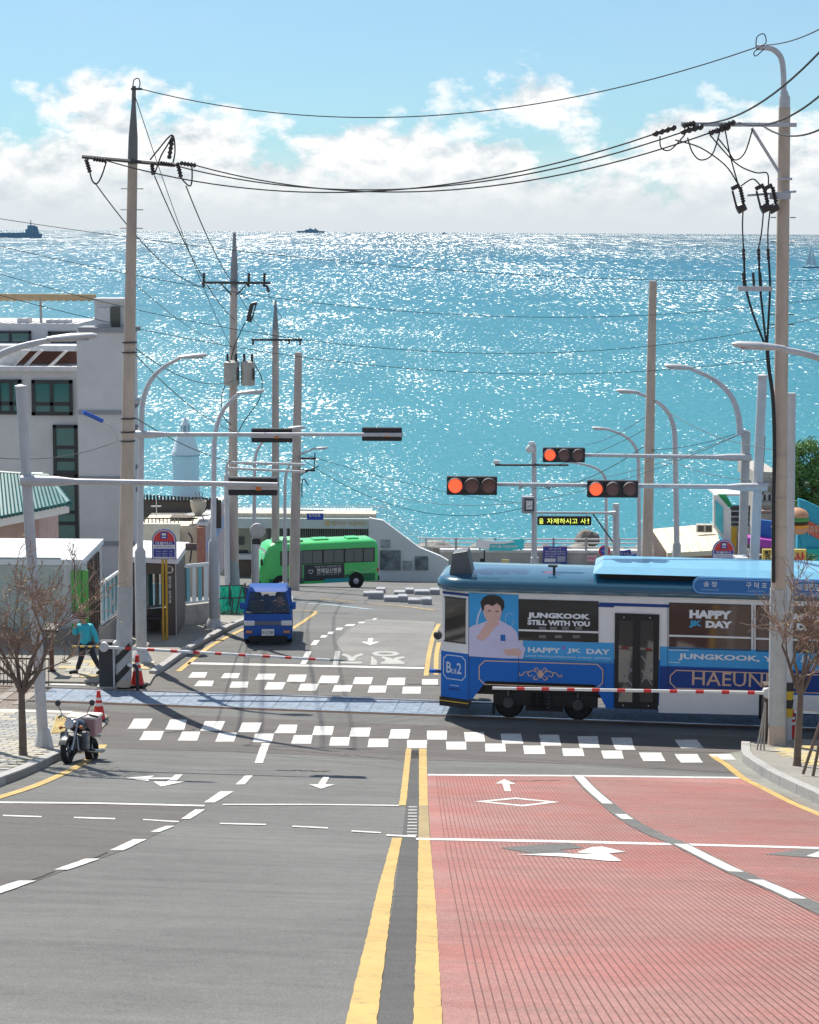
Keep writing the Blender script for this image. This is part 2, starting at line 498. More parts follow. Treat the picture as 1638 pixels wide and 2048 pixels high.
# the shore falls from the ground edge below the sea
mb = MB(); yy = 164
for i in range(24):
    x0 = -240 + i * 20; x1 = x0 + 20
    ya, yb = 148 - SK * x0 * .99 - .3, 148 - SK * x1 * .99 - .3
    mb.add([(x0, ya, -12.1), (x1, yb, -12.1), (x1, yb + 12, -21), (x0, ya + 12, -21)], [(0, 1, 2, 3)])
mb.build('shore', M('shore_earth', (0.25, 0.22, 0.18), 0.9), ground)
road = struct(drape('road', [(-12, -30), (14, -30), (15, 20), (22, 42.0), (60, 40.5), (60, 45), (30, 52), (14, 56), (12, 75), (12, 92), (45, 100), (45, 133), (-45, 137), (-45, 114), (-16, 110), (-8.4, 90),
    (-7.0, 70), (-6.5, 57), (-9, 51), (-40, 55), (-40, 48.5), (-11, 46), (-9, 40), (-10, 30), (-12, 10)], A_MAIN, off=0.0))
def patch(name, pts, mat, off=0.004, px=True):
    return drape(name, gp(pts) if px else pts, mat, off, road)
# brown patch left of the lane dashes, crossing zone, strip between the yellow lines, far street
patch('asphalt_patch', [(-60, 1615), (0, 1607), (410, 1613), (330, 1660), (245, 1702), (130, 1741), (0, 1789), (-90, 1815)], A_BROWN)
patch('asphalt_patch', [(-70, 1400), (160, 1415), (240, 1425), (880, 1452), (1500, 1475), (1700, 1480), (1700, 1545), (1440, 1545), (1150, 1528), (830, 1520), (500, 1505), (215, 1496), (190, 1470)], A_BROWN)
patch('asphalt_patch', [(-60, 1382), (300, 1380), (880, 1405), (1640, 1440), (1640, 1395), (1100, 1380), (860, 1345), (380, 1322), (330, 1345), (100, 1372)], A_FAR)
patch('asphalt_strip', [(824, 1500), (838, 1500), (838, 1680), (826, 2075), (748, 2075), (803, 1680), (812, 1612)], A_DARK)
patch('asphalt_patch', [(672, 1285), (735, 1238), (870, 1243), (862, 1300), (848, 1333), (700, 1329)], A_PALE)
# red grooved surface of the uphill lanes
red = gp([(854, 1551), (1482, 1557), (1530, 1580), (1590, 1611), (1660, 1640), (1900, 1760), (1900, 2090), (889, 2090), (862, 1690), (857, 1612)])
rs = patch('red_surface', red, A_RED, 0.005, False)
gb = bmesh.new()
x0 = 0.44
for i in range(132):
    xa = x0 + i * 0.058
    pts = [(xa - 0.045 + 0.0047 * (y - 10), y) for y in (9.0, 37.0)]
    # end each groove at the red surface's right border
    yend = 36.2
    for yy in [k * 0.25 for k in range(36, 146)]:
        X = xa - 0.045 + 0.0047 * (yy - 10)
        if X > 5.9 + (35.5 - yy) * 0.30 or yy > 35.95 - X * 0.12: yend = yy; break
    yst = 9.0
    if yend - yst < 1: continue
    n = int((yend - yst) / 0.5) + 1; pv = None
    for k in range(n + 1):
        yy = yst + (yend - yst) * k / n
        X = xa - 0.045 + 0.0047 * (yy - 10) + 0.002 * math.sin(yy * 1.3 + i)
        w = 0.0042
        a = gb.verts.new((X - w, yy, gz(X, yy) + 0.008)); b = gb.verts.new((X + w, yy, gz(X, yy) + 0.008))
        if pv: gb.faces.new((pv[0], pv[1], b, a))
        pv = (a, b)
me = bpy.data.meshes.new('grooves'); gb.to_mesh(me); gb.free(); me.materials.append(M('groove_dark', (0.14, 0.065, 0.06), 0.9))
go = stuff(bpy.data.objects.new('grooves', me)); col.objects.link(go); go.parent = road

def ragged(poly, step=0.16, amp=0.007):
    out = []
    for i, a in enumerate(poly):
        b_ = poly[(i + 1) % len(poly)]; a = Vector(a); b_ = Vector(b_); n = max(1, min(60, int((b_ - a).length / step)))
        nn = Vector((-(b_ - a).y, (b_ - a).x)); nn = nn.normalized() if nn.length > 1e-6 else nn
        for k in range(n): out.append(a.lerp(b_, k / n) + nn * random.uniform(-amp, amp))
    return out
def mark(name, pts, mat=PW, off=0.010): return drape(name, ragged(gp(pts), .16, .004 if mat is PY else .004), mat, off, road, 0.5)
def block(t, b): return [(t[0], t[2]), (t[1], t[2]), (b[1], b[2]), (b[0], b[2])]
CW = [((268, 305, 1438), (255, 292, 1458)), ((340, 374, 1440), (330, 368, 1460)), ((410, 450, 1443), (400, 441, 1462)), ((484, 524, 1446), (475, 515, 1465)), ((559, 595, 1450), (548, 591, 1467)),
      ((629, 668, 1453), (624, 664, 1471)), ((703, 742, 1456), (698, 738, 1474)), ((782, 821, 1459), (777, 817, 1478)), ((854, 894, 1462), (854, 893, 1480)), ((928, 968, 1465), (931, 970, 1484)),
      ((1001, 1042, 1468), (1005, 1047, 1488)), ((1078, 1118, 1470), (1083, 1123, 1492)), ((1155, 1195, 1473), (1160, 1200, 1496)), ((1222, 1263, 1476), (1233, 1271, 1501)), ((1349, 1394, 1480), (1362, 1408, 1497)),
      ((288, 328, 1463), (278, 320, 1481)), ((365, 401, 1464), (355, 394, 1482)), ((438, 474, 1466), (430, 468, 1484)), ((510, 548, 1468), (505, 543, 1485)), ((588, 625, 1471), (582, 622, 1488)),
      ((662, 700, 1475), (658, 697, 1492)), ((738, 777, 1478), (735, 776, 1495)), ((814, 854, 1481), (814, 853, 1497)), ((892, 932, 1484), (893, 933, 1500)), ((970, 1010, 1488), (971, 1012, 1504)),
      ((1046, 1088, 1492), (1049, 1091, 1509)), ((1124, 1165, 1497), (1127, 1169, 1513)), ((1202, 1243, 1502), (1208, 1248, 1518)), ((1278, 1322, 1506), (1287, 1331, 1523)), ((1349, 1395, 1509), (1362, 1406, 1526)), ((1418, 1461, 1509), (1431, 1472, 1520)),
      ((385, 415, 1345), (376, 410, 1356)), ((449, 480, 1347), (441, 476, 1357)), ((517, 552, 1348), (510, 547, 1360)), ((579, 614, 1350), (573, 609, 1364)), ((643, 680, 1352), (635, 674, 1367)), ((710, 746, 1355), (705, 742, 1369)), ((777, 811, 1356), (772, 809, 1371)), ((844, 876, 1359), (844, 876, 1370)),
      ((397, 428, 1362), (388, 424, 1373)), ((464, 497, 1364), (459, 495, 1376)), ((535, 572, 1365), (528, 564, 1380)), ((602, 638, 1368), (596, 632, 1382)), ((669, 705, 1371), (664, 701, 1384)), ((740, 774, 1372), (735, 771, 1386)), ((806, 842, 1374), (804, 841, 1388))]
for t, b in CW: mark('crosswalk_block', block(t, b))
DASH = [((524, 540, 1487), (509, 526, 1527)), ((490, 506, 1552), (471, 489, 1570)), ((440, 467, 1584), (408, 430, 1606)), ((390, 410, 1620), (362, 381, 1639)), ((331, 350, 1653), (301, 320, 1665)),
        ((266, 293, 1680), (219, 247, 1702)), ((171, 200, 1719), (108, 136, 1741)), ((37, 73, 1763), (-45, 0, 1789)), ((612, 624, 1303), (606, 618, 1315)), ((605, 617, 1321), (600, 611, 1329)), ((628, 640, 1281), (621, 632, 1291)),
        ((643, 656, 1271), (640, 652, 1276)), ((658, 669, 1264), (654, 665, 1269)), ((674, 687, 1256), (670, 683, 1261)), ((694, 712, 1249), (688, 706, 1253)), ((719, 732, 1244), (715, 727, 1247)), ((748, 756, 1237), (744, 751, 1240))]
for t, b in DASH: mark('lane_dash', block(t, b))
mark('stop_line', [(378, 1325), (620, 1330), (850, 1335), (850, 1339), (620, 1334), (374, 1329)])
mark('lane_edge_line', [(-40, 1604), (190, 1606), (410, 1611), (408, 1614), (190, 1609), (-40, 1607)])
mark('lane_edge_line', [(445, 1609), (620, 1609), (798, 1611), (798, 1613), (620, 1611), (445, 1611)])
for x0, x1, y0, y1 in [(6, 83, 1632, 1635), (148, 230, 1636, 1639), (286, 358, 1640, 1645), (440, 532, 1648, 1650.5), (585, 656, 1653.5, 1657.5), (703, 762, 1663, 1667)]:
    mark('thin_dash', [(x0, y0 - 1), (x1, y1 - 1.5), (x1, y1 + 1), (x0, y0 + 1.5)])
mark('thin_dash', [(773, 1670), (832, 1673), (832, 1676), (773, 1673)])
mark('lane_edge_line', [(832, 1677), (1138, 1682), (1400, 1689), (1660, 1696), (1660, 1700), (1400, 1693), (1138, 1687), (832, 1681)])
mark('lane_edge_line', [(855, 1549), (1160, 1551), (1480, 1555), (1480, 1558), (1160, 1554), (855, 1552)])
mark('yellow_line', [(812, 1498), (823, 1498), (812, 1612), (798, 1612)], PY)
mark('yellow_line', [(784, 1677), (804, 1677), (790, 1750), (772, 1900), (749, 2080), (683, 2080), (720, 1930), (755, 1780)], PY)
mark('yellow_line', [(838, 1498), (853, 1498), (856, 1612), (838, 1612)], PY)
mark('yellow_line', [(838, 1612), (856, 1612), (860, 1677), (837, 1677)], PYW)
mark('yellow_line', [(837, 1677), (860, 1677), (871, 1800), (887, 2080), (825, 2080), (834, 1850)], PY)
for i in range(10):
    y = 1613.5 + i * 6.3; s = i * 0.35
    mark('ladder_bar', [(817 - s, y), (834, y), (834, y + 2.6), (817 - s, y + 2.6)], PWF)
# arrows
for poly in ([(248, 1557), (309, 1552), (301, 1556.5), (344, 1556), (351, 1550), (366, 1550), (352, 1564), (371, 1564), (322, 1574), (306, 1564), (333, 1564), (340, 1559.5), (300, 1559.5), (296, 1563)],
             [(646, 1555), (659, 1555), (651, 1569.5), (671, 1569.5), (642, 1578.5), (617, 1569.5), (636, 1569.5)],
             [(737, 1277), (747, 1277), (744, 1284), (760, 1284), (740, 1291), (722, 1284), (735, 1284)]):
    mark('lane_arrow', poly)
mark('lane_arrow', [(991, 1568), (1008, 1559), (1032, 1569), (1019, 1569), (1022, 1583), (1009, 1583), (1005, 1568)])
def ring(o, i): 
    for k in range(4):
        mark('diamond_mark', [o[k], o[(k + 1) % 4], i[(k + 1) % 4], i[k]])
ring([(950, 1604), (1030, 1596), (1120, 1605), (1045, 1614)], [(975, 1604.3), (1031, 1599), (1096, 1605), (1043, 1611)])
mark('old_arrow_patch', [(1000, 1697), (1080, 1690), (1140, 1688), (1168, 1697), (1120, 1701), (1165, 1713), (1060, 1708)], A_MAIN)
mark('lane_arrow', [(1033, 1711), (1118, 1708), (1150, 1710), (1190, 1709.5), (1153, 1707), (1184, 1696), (1205, 1695), (1252, 1706), (1218, 1708.5), (1243, 1724), (1217, 1724), (1120, 1715)], PW, 0.014)
mark('old_arrow_patch', [(1528, 1710), (1590, 1701), (1665, 1697), (1665, 1720)], A_MAIN)
mark('lane_arrow', [(1612, 1714), (1640, 1704), (1670, 1706), (1670, 1720)], PW, 0.014)
# lane divider on the red surface
div = smooth_path([G(*p).xy for p in [(1157, 1553), (1180, 1578), (1205, 1600), (1255, 1640), (1310, 1670), (1360, 1690), (1410, 1715), (1460, 1740), (1510, 1762), (1560, 1783), (1638, 1820), (1720, 1860)]], 4)
drape('asphalt_strip', ribbon(div, 0.24), A_MAIN, 0.012, road)
for a, b in ((0, 9), (11, 12.9), (20, 29), (32, 38)):
    a = int(a); b = int(b) + 1
    drape('lane_dash', ribbon([div[k] for k in range(a, b)], 0.17), PW, 0.016, road)
# tar seams and cracks, plus overhead gear's cast shadows painted as dark strips
random.seed(3)
SEAM_SHADOW = M('seam_shadow_strip', (.03, .03, .03), .8, var=.2, scale=20)
for (xa, ya), (xb, yb), w_ in (((553, 1541), (660, 1543), .09), ((395, 1541), (553, 1541), .025), ((200, 1540), (395, 1541), .018), ((580, 1366), (655, 1368), .08), ((815, 1369), (880, 1371), .06), ((690, 1508), (830, 1526), .02), ((480, 1492), (700, 1512), .03), ((470, 1503), (820, 1540), .02), ((0, 1645), (330, 1672), .012), ((130, 1742), (215, 1706), .03), ((20, 1778), (110, 1744), .02), ((1008, 1563), (1120, 1562), .05)):
    n_ = 14; pth = []
    for k in range(n_ + 1):
        f_ = k / n_; q_ = G(xa + (xb - xa) * f_, ya + (yb - ya) * f_ + random.uniform(-.8, .8)); pth.append(q_.xy)
    drape('seam_shadow_strip', ribbon(pth, w_), SEAM_SHADOW, 0.0095, road)
# kerb-side yellow lines
YL = []
for pts, w in (([(-40, 1608), (0, 1595), (60, 1576), (120, 1551), (165, 1528), (192, 1508), (207, 1490)], 0.16),
               ([(1423, 1510), (1450, 1528), (1482, 1554), (1530, 1579), (1590, 1609), (1660, 1638)], 0.16),
               ([(357, 1343), (390, 1316), (425, 1290), (480, 1262), (510, 1250)], 0.15),
               ([(585, 1258), (612, 1240), (632, 1225), (615, 1222), (588, 1221)], 0.14),
               ([(852, 1352), (858, 1310), (866, 1275), (878, 1248)], 0.13), ([(872, 1350), (873, 1310), (878, 1285)], 0.13),
               ([(640, 1198), (710, 1203.5)], 0.2), ([(735, 1208), (800, 1212), (870, 1221)], 0.2)):
    path = smooth_path([G(*p).xy for p in pts], 3)
    YL.append(path)
    drape('yellow_line', ribbon(path, w), PY, 0.010, road)
drape('blue_line', ribbon([G(*p).xy for p in ((597, 1206), (660, 1210), (742, 1219))], 0.35), PB, 0.010, road)
# road lettering for oncoming drivers
for s, xa, xb in (('지', 668, 728), ('정', 742, 812)):
    a = G((xa + xb) / 2, 1316); wx = (xb - xa) / pxm(a); b0 = G((xa + xb) / 2, 1330); b1 = G((xa + xb) / 2, 1302)
    o = text(s, wx, (b1 - b0).length, PWF, road, (a.x, a.y, 0), 'road_lettering', 0.03, normal='z', flip=True)
    for v in o.data.vertices: v.co.z = gz(v.co.x + a.x, v.co.y + a.y) + 0.011

# ------------------------------------------------------------------ pavements with kerb stones
BRICKS = []
def pavers(parent, poly, off, w, h, mats, maxn, jitter=0.0):
    from mathutils.geometry import intersect_point_tri_2d
    pts = [Vector((p[0], p[1])) for p in poly]
    def inside(q):
        c = False; n = len(pts)
        for i in range(n):
            a, b = pts[i], pts[(i + 1) % n]
            if (a.y > q.y) != (b.y > q.y) and q.x < (b.x - a.x) * (q.y - a.y) / (b.y - a.y) + a.x: c = not c
        return c
    mes = []
    for m in mats:
        mb = MB().bbox(-w / 2 + .006, w / 2 - .006, -h / 2 + .006, h / 2 - .006, -0.02, 0.012, 0.005)
        me = bpy.data.meshes.new('paving_brick'); me.from_pydata([tuple(v) for v in mb.v], [], mb.f); me.materials.append(m); mes.append(me)
    x0 = min(p.x for p in pts); x1 = max(p.x for p in pts); y0 = min(p.y for p in pts); y1 = max(p.y for p in pts)
    n = 0; j = 0; y = y0 + h / 2
    cells = []
    while y < y1:
        x = x0 + (w / 2 if j % 2 else 0)
        while x < x1:
            q = Vector((x, y))
            if all(inside(q + Vector((dx * w * .45, dy * h * .45))) for dx in (-1, 1) for dy in (-1, 1)):
                cells.append((x, y))
            x += w
        y += h; j += 1
    for (x, y) in cells[:maxn]:
        o = bpy.data.objects.new('paving_brick', random.choice(mes)); col.objects.link(o); o.parent = parent
        o.location = (x, y, gz(x, y) + off)
        sl = (gz(x, y + .3) - gz(x, y - .3)) / .6
        o.rotation_euler = (math.atan(sl), 0, 0)
PAV = [M('paver_grey', (0.33, 0.33, 0.31), 0.85, var=.15, scale=9), M('paver_dark', (0.24, 0.25, 0.245), 0.85, var=.15, scale=9), M('paver_sand', (0.40, 0.37, 0.30), 0.85, var=.15, scale=9)]
PAVY = [M('paver_yellow', (0.52, 0.40, 0.17), 0.85, var=.15, scale=9), M('paver_yellow2', (0.45, 0.37, 0.2), 0.85, var=.15, scale=9)]
KERB = M('kerb_granite', (0.36, 0.355, 0.345), 0.8, var=0.18, scale=14, bump=.2)
def kerb(parent, path, w=0.17, hgt=0.15):
    # individual kerb stones along a world path
    path = [Vector(p) for p in path]
    i = 0; acc = [path[0]]; L_ = 0
    segs = []
    for a, b in zip(path, path[1:]):
        L_ += (b - a).length; acc.append(b)
        if L_ >= 0.9: segs.append(acc); acc = [b]; L_ = 0
    if len(acc) > 1: segs.append(acc)
    for s in segs:
        a, b = s[0], s[-1]
        d = (b - a).normalized(); n = Vector((-d.y, d.x)); a = a + d * .006; b = b - d * .006
        mb = MB(); vs = []
        for q, e in ((a, 0), (b, 0)):
            for off in (0, w):
                p = q + n * off; z = gz(p.x, p.y)
                vs += [(p.x, p.y, z - .1), (p.x, p.y, z + hgt)]
        # a-out(0,1) a-in(2,3) b-out(4,5) b-in(6,7)
        mb.add(vs, [(0, 4, 5, 1), (2, 3, 7, 6), (1, 5, 7, 3), (0, 1, 3, 2), (4, 6, 7, 5)])
        mb.build('kerb_stone', KERB, parent, bevel=0.015)
# near left pavement
lf = [(-70, 1600), (0, 1573), (30, 1562), (76, 1542), (113, 1523), (148, 1508), (166, 1498)]
lfw = smooth_path([G(*p).xy for p in lf], 3)
lp = struct(drape('pavement_left', list(lfw) + gp([(120, 1490), (-70, 1478)]), CONC, 0.12, None, thick=0.2))
kerb(lp, lfw, 0.2, 0.15)
pl = gp([(-40, 1575), (70, 1535), (140, 1503), (60, 1492), (-40, 1487)])
pavers(lp, pl, 0.125, 0.42, 0.3, [PAV[2], PAV[0], PAV[2]], 60)
lq = gp([(166, 1498), (200, 1462), (217, 1440), (212, 1431), (150, 1424), (-70, 1417), (-70, 1478), (120, 1490)])
lp2 = struct(drape('pavement_ramp', lq, CONC, 0.035, None, thick=0.1))
pavers(lp2, gp([(150, 1496), (172, 1462), (196, 1437), (130, 1430), (-50, 1424), (-50, 1474), (60, 1482)]), 0.04, 0.42, 0.3, PAV, 120)
tac = gp([(102, 1472), (128, 1472), (142, 1437), (112, 1437)])
tp = drape('tactile_strip', tac, PAVY[0], 0.062, lp2, thick=0.02)
mb = MB()
for k in range(9):
    f = (k + .5) / 9
    a = Vector(tac[0]).lerp(Vector(tac[1]), f); b = Vector(tac[3]).lerp(Vector(tac[2]), f)
    mb.tube([(a.x, a.y, gz(*a) + .066), (b.x, b.y, gz(*b) + .066)], .014, 6)
mb.build('tactile_rib', PAVY[0], tp)
# left pavement beyond the railway
fl = smooth_path([G(*p).xy for p in [(300, 1371), (312, 1352), (340, 1333), (372, 1310), (410, 1288), (450, 1266), (478, 1252), (500, 1244)]], 3)
fp = struct(drape('pavement_far_left', list(fl) + gp([(470, 1212), (300, 1215), (140, 1230), (-60, 1280), (-60, 1362), (100, 1367)]), CONC, 0.06, None, thick=0.15))
kerb(fp, [G(*p).xy for p in ()] or fl[3:], 0.2, 0.14)
pavers(fp, gp([(110, 1364), (285, 1367), (300, 1345), (330, 1328), (260, 1318), (110, 1325)]), 0.065, 0.5, 0.35, [PAV[0], PAV[2], PAVY[1]], 90)
drape('edge_band', gp([(95, 1366), (170, 1368), (172, 1372), (92, 1370)]), PW, 0.012, road)
drape('edge_band', gp([(-60, 1421), (60, 1423), (145, 1426), (145, 1429.5), (-60, 1425)]), M('pale_band', (.6, .58, .54), .8), 0.045, lp2)
# right pavement
rf = [(1500, 1500), (1501, 1515), (1506, 1528), (1545, 1554), (1600, 1583), (1650, 1606), (1740, 1650)]
rfw = smooth_path([G(*p).xy for p in rf], 3)
rp = struct(drape('pavement_right', list(rfw) + [(14, 25.5), (16, 40), (11, 44.0)] + gp([(1600, 1492), (1530, 1492)]), CONC, 0.17, None, thick=0.25))
kerb(rp, rfw[::-1], 0.2, 0.2)
pavers(rp, [Vector(p) for p in gp([(1530, 1512), (1560, 1530), (1640, 1565), (1665, 1540), (1640, 1502)])], 0.172, 0.32, 0.32, [PAVY[1], PAV[2], PAVY[0]], 120)
gut = smooth_path([G(*p).xy for p in [(1432, 1509), (1458, 1527), (1488, 1552), (1535, 1577), (1595, 1606), (1700, 1655)]], 3)
drape('gutter', list(gut) + list(rfw[::-1]), M('gutter_concrete', (0.23, 0.23, 0.205), 0.9, var=.2, scale=3), 0.006, road)

# ------------------------------------------------------------------ sea
def build_sea():
    m = bpy.data.materials.new('sea_water'); m.use_nodes = True
    nt = m.node_tree; N = nt.nodes; L = nt.links; b = N['Principled BSDF']
    tc = N.new('ShaderNodeTexCoord')
    sp = N.new('ShaderNodeSeparateXYZ'); L.new(tc.outputs['Object'], sp.inputs[0])
    def mth(op, a, bb=None, c=None, clamp=False):
        n = N.new('ShaderNodeMath'); n.operation = op; n.use_clamp = clamp
        for i, v in enumerate((a, bb, c)):
            if v is None: continue
            if isinstance(v, (int, float)): n.inputs[i].default_value = v
            else: L.new(v, n.inputs[i])
        return n.outputs[0]
    def rng(v, a, bb):
        n = N.new('ShaderNodeMapRange'); n.interpolation_type = 'SMOOTHSTEP'
        L.new(v, n.inputs['Value']); n.inputs['From Min'].default_value = a; n.inputs['From Max'].default_value = bb
        return n.outputs[0]
    def noise(wx, wy, detail, rough=0.55, loc=(0, 0, 0)):
        mp = N.new('ShaderNodeMapping'); mp.inputs['Scale'].default_value = (1 / wx, 1 / wy, 1); mp.inputs['Location'].default_value = loc
        L.new(tc.outputs['Object'], mp.inputs[0])
        n = N.new('ShaderNodeTexNoise'); n.inputs['Scale'].default_value = 1; n.inputs['Detail'].default_value = detail; n.inputs['Roughness'].default_value = rough
        L.new(mp.outputs[0], n.inputs['Vector']); return n.outputs['Fac']
    # wave faces: chop close to shore, longer seas further out; steep faces look towards the shore
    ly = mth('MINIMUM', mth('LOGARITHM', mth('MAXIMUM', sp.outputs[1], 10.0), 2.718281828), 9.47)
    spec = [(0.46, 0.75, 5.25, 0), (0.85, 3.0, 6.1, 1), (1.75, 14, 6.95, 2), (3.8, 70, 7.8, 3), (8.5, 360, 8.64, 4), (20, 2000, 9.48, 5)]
    tot = None
    for wx, wy, lc, k in spec:
        w = mth('SUBTRACT', 1.0, mth('ABSOLUTE', mth('DIVIDE', mth('SUBTRACT', ly, lc), 0.85)), clamp=True)
        mp = N.new('ShaderNodeMapping'); mp.inputs['Scale'].default_value = (1 / wx, 1 / wy, 1); mp.inputs['Location'].default_value = (k * 7.1, k * 3.3, k)
        L.new(tc.outputs['Object'], mp.inputs[0])
        n = N.new('ShaderNodeTexNoise'); n.inputs['Scale'].default_value = 1; n.inputs['Detail'].default_value = 2.0; n.inputs['Roughness'].default_value = 0.55
        n.inputs['Distortion'].default_value = 0.4
        L.new(mp.outputs[0], n.inputs['Vector'])
        vm = N.new('ShaderNodeVectorMath'); vm.operation = 'SCALE'; L.new(n.outputs['Color'], vm.inputs[0]); L.new(w, vm.inputs['Scale'])
        if tot is None: tot = vm.outputs[0]
        else:
            va = N.new('ShaderNodeVectorMath'); va.operation = 'ADD'; L.new(tot, va.inputs[0]); L.new(vm.outputs[0], va.inputs[1]); tot = va.outputs[0]
    cs = N.new('ShaderNodeSeparateXYZ'); L.new(tot, cs.inputs[0])
    # groups of steeper waves: wind patches
    gust = noise(14, 60, 3, 0.6, (2, 5, 0)); gust2 = noise(160, 1500, 3, 0.6, (9, 1, 0))
    far = rng(ly, 5.4, 9.4)
    thr = mth('ADD', mth('SUBTRACT', SEA_T, mth('MULTIPLY', far, SEA_FAR)), mth('ADD', mth('MULTIPLY', mth('SUBTRACT', gust, 0.5), -0.32), mth('MULTIPLY', mth('SUBTRACT', gust2, 0.5), -0.28)))
    mk = mth('DIVIDE', mth('SUBTRACT', cs.outputs[0], thr), 0.035, clamp=True)
    sx_ = mth('MULTIPLY_ADD', mth('SUBTRACT', cs.outputs[1], 0.5), 2.3, 0.33)
    sy_ = mth('MULTIPLY_ADD', mth('SUBTRACT', cs.outputs[2], 0.5), 1.7, 0.48)
    bx = mth('MULTIPLY', mth('SUBTRACT', cs.outputs[1], 0.5), 0.5)
    by = mth('MULTIPLY_ADD', mth('SUBTRACT', cs.outputs[2], 0.5), 0.6, 0.16)
    def mixf(a, b_, f): return mth('ADD', mth('MULTIPLY', a, mth('SUBTRACT', 1.0, f)), mth('MULTIPLY', b_, f))
    cv = N.new('ShaderNodeCombineXYZ')
    L.new(mth('MULTIPLY', mixf(bx, sx_, mk), -1.0), cv.inputs[0]); L.new(mth('MULTIPLY', mixf(by, sy_, mk), -1.0), cv.inputs[1]); cv.inputs[2].default_value = 1
    nv = N.new('ShaderNodeVectorMath'); nv.operation = 'NORMALIZE'; L.new(cv.outputs[0], nv.inputs[0])
    L.new(nv.outputs[0], b.inputs['Normal'])
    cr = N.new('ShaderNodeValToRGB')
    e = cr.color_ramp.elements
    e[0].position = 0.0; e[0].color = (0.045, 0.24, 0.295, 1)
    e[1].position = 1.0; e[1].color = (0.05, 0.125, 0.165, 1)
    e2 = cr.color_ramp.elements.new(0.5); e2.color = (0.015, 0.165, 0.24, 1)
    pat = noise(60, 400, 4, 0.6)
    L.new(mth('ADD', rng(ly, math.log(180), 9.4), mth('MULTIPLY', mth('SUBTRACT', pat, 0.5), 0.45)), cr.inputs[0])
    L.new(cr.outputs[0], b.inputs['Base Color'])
    b.inputs['Roughness'].default_value = SEA_R
    b.inputs['IOR'].default_value = 1.33
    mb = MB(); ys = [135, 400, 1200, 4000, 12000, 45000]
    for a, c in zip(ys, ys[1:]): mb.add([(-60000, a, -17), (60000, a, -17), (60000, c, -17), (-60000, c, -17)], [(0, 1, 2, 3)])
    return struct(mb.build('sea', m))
SEA_T = 0.572; SEA_FAR = 0.06; SEA_R = 0.31
build_sea()
# ------------------------------------------------------------------ street furniture: poles, lamps, signals, wires
CON = M('pole_concrete', (0.56, 0.455, 0.37), 0.85, var=0.16, scale=3, bump=.15, stretch=(1, 1, .25), grime=.35)
CONG = M('pole_concrete_grey', (0.50, 0.44, 0.395), 0.85, var=0.16, scale=3, bump=.15, stretch=(1, 1, .25), grime=.3)
GALV = M('galvanised', (0.52, 0.53, 0.55), 0.5, metal=0.25, var=.1, scale=6)
PGREY = M('pole_paint_grey', (0.54, 0.55, 0.575), 0.5, var=.08, scale=3, grime=.25)
SLEEVE = M('sleeve_paint', (0.45, 0.455, 0.455), 0.65, var=.1, scale=4, grime=.35)
BLACK = M('black_plastic', (0.018, 0.018, 0.02), 0.5, var=.1)
DGREY = M('dark_grey_metal', (0.06, 0.06, 0.065), 0.55, var=.1)
INS = M('insulator_dark', (0.05, 0.04, 0.04), 0.4, var=.1)
CABLE = M('cable_black', (0.022, 0.022, 0.024), 0.6, var=0)
CABLEG = M('cable_grey', (0.12, 0.13, 0.14), 0.6, var=0)
WHITE = M('white_paint', (0.72, 0.72, 0.71), 0.5, var=.05)
WARN = M('warning_black', (0.03, 0.03, 0.03), 0.6, var=.1)
WARNY = M('warning_yellow', (0.60, 0.40, 0.03), 0.6, var=.1)
LENSG = M('lamp_glass', (0.55, 0.56, 0.58), 0.25, var=0)

def bez(p0, p1, p2, p3, n=10):
    out = []
    for i in range(n + 1):
        t = i / n; u = 1 - t
        out.append(p0 * u ** 3 + p1 * 3 * u * u * t + p2 * 3 * u * t * t + p3 * t ** 3)
    return out
def base_at(px, py, Y=None, up=0.0):
    """foot of a thing: on the ground below the pixel column at distance Y"""
    if Y is None: p = G(px, py, up); return Vector((p.x, p.y, gz(p.x, p.y) + up))
    p = P(px, py, Y); return Vector((p.x, p.y, gz(p.x, p.y) + up))

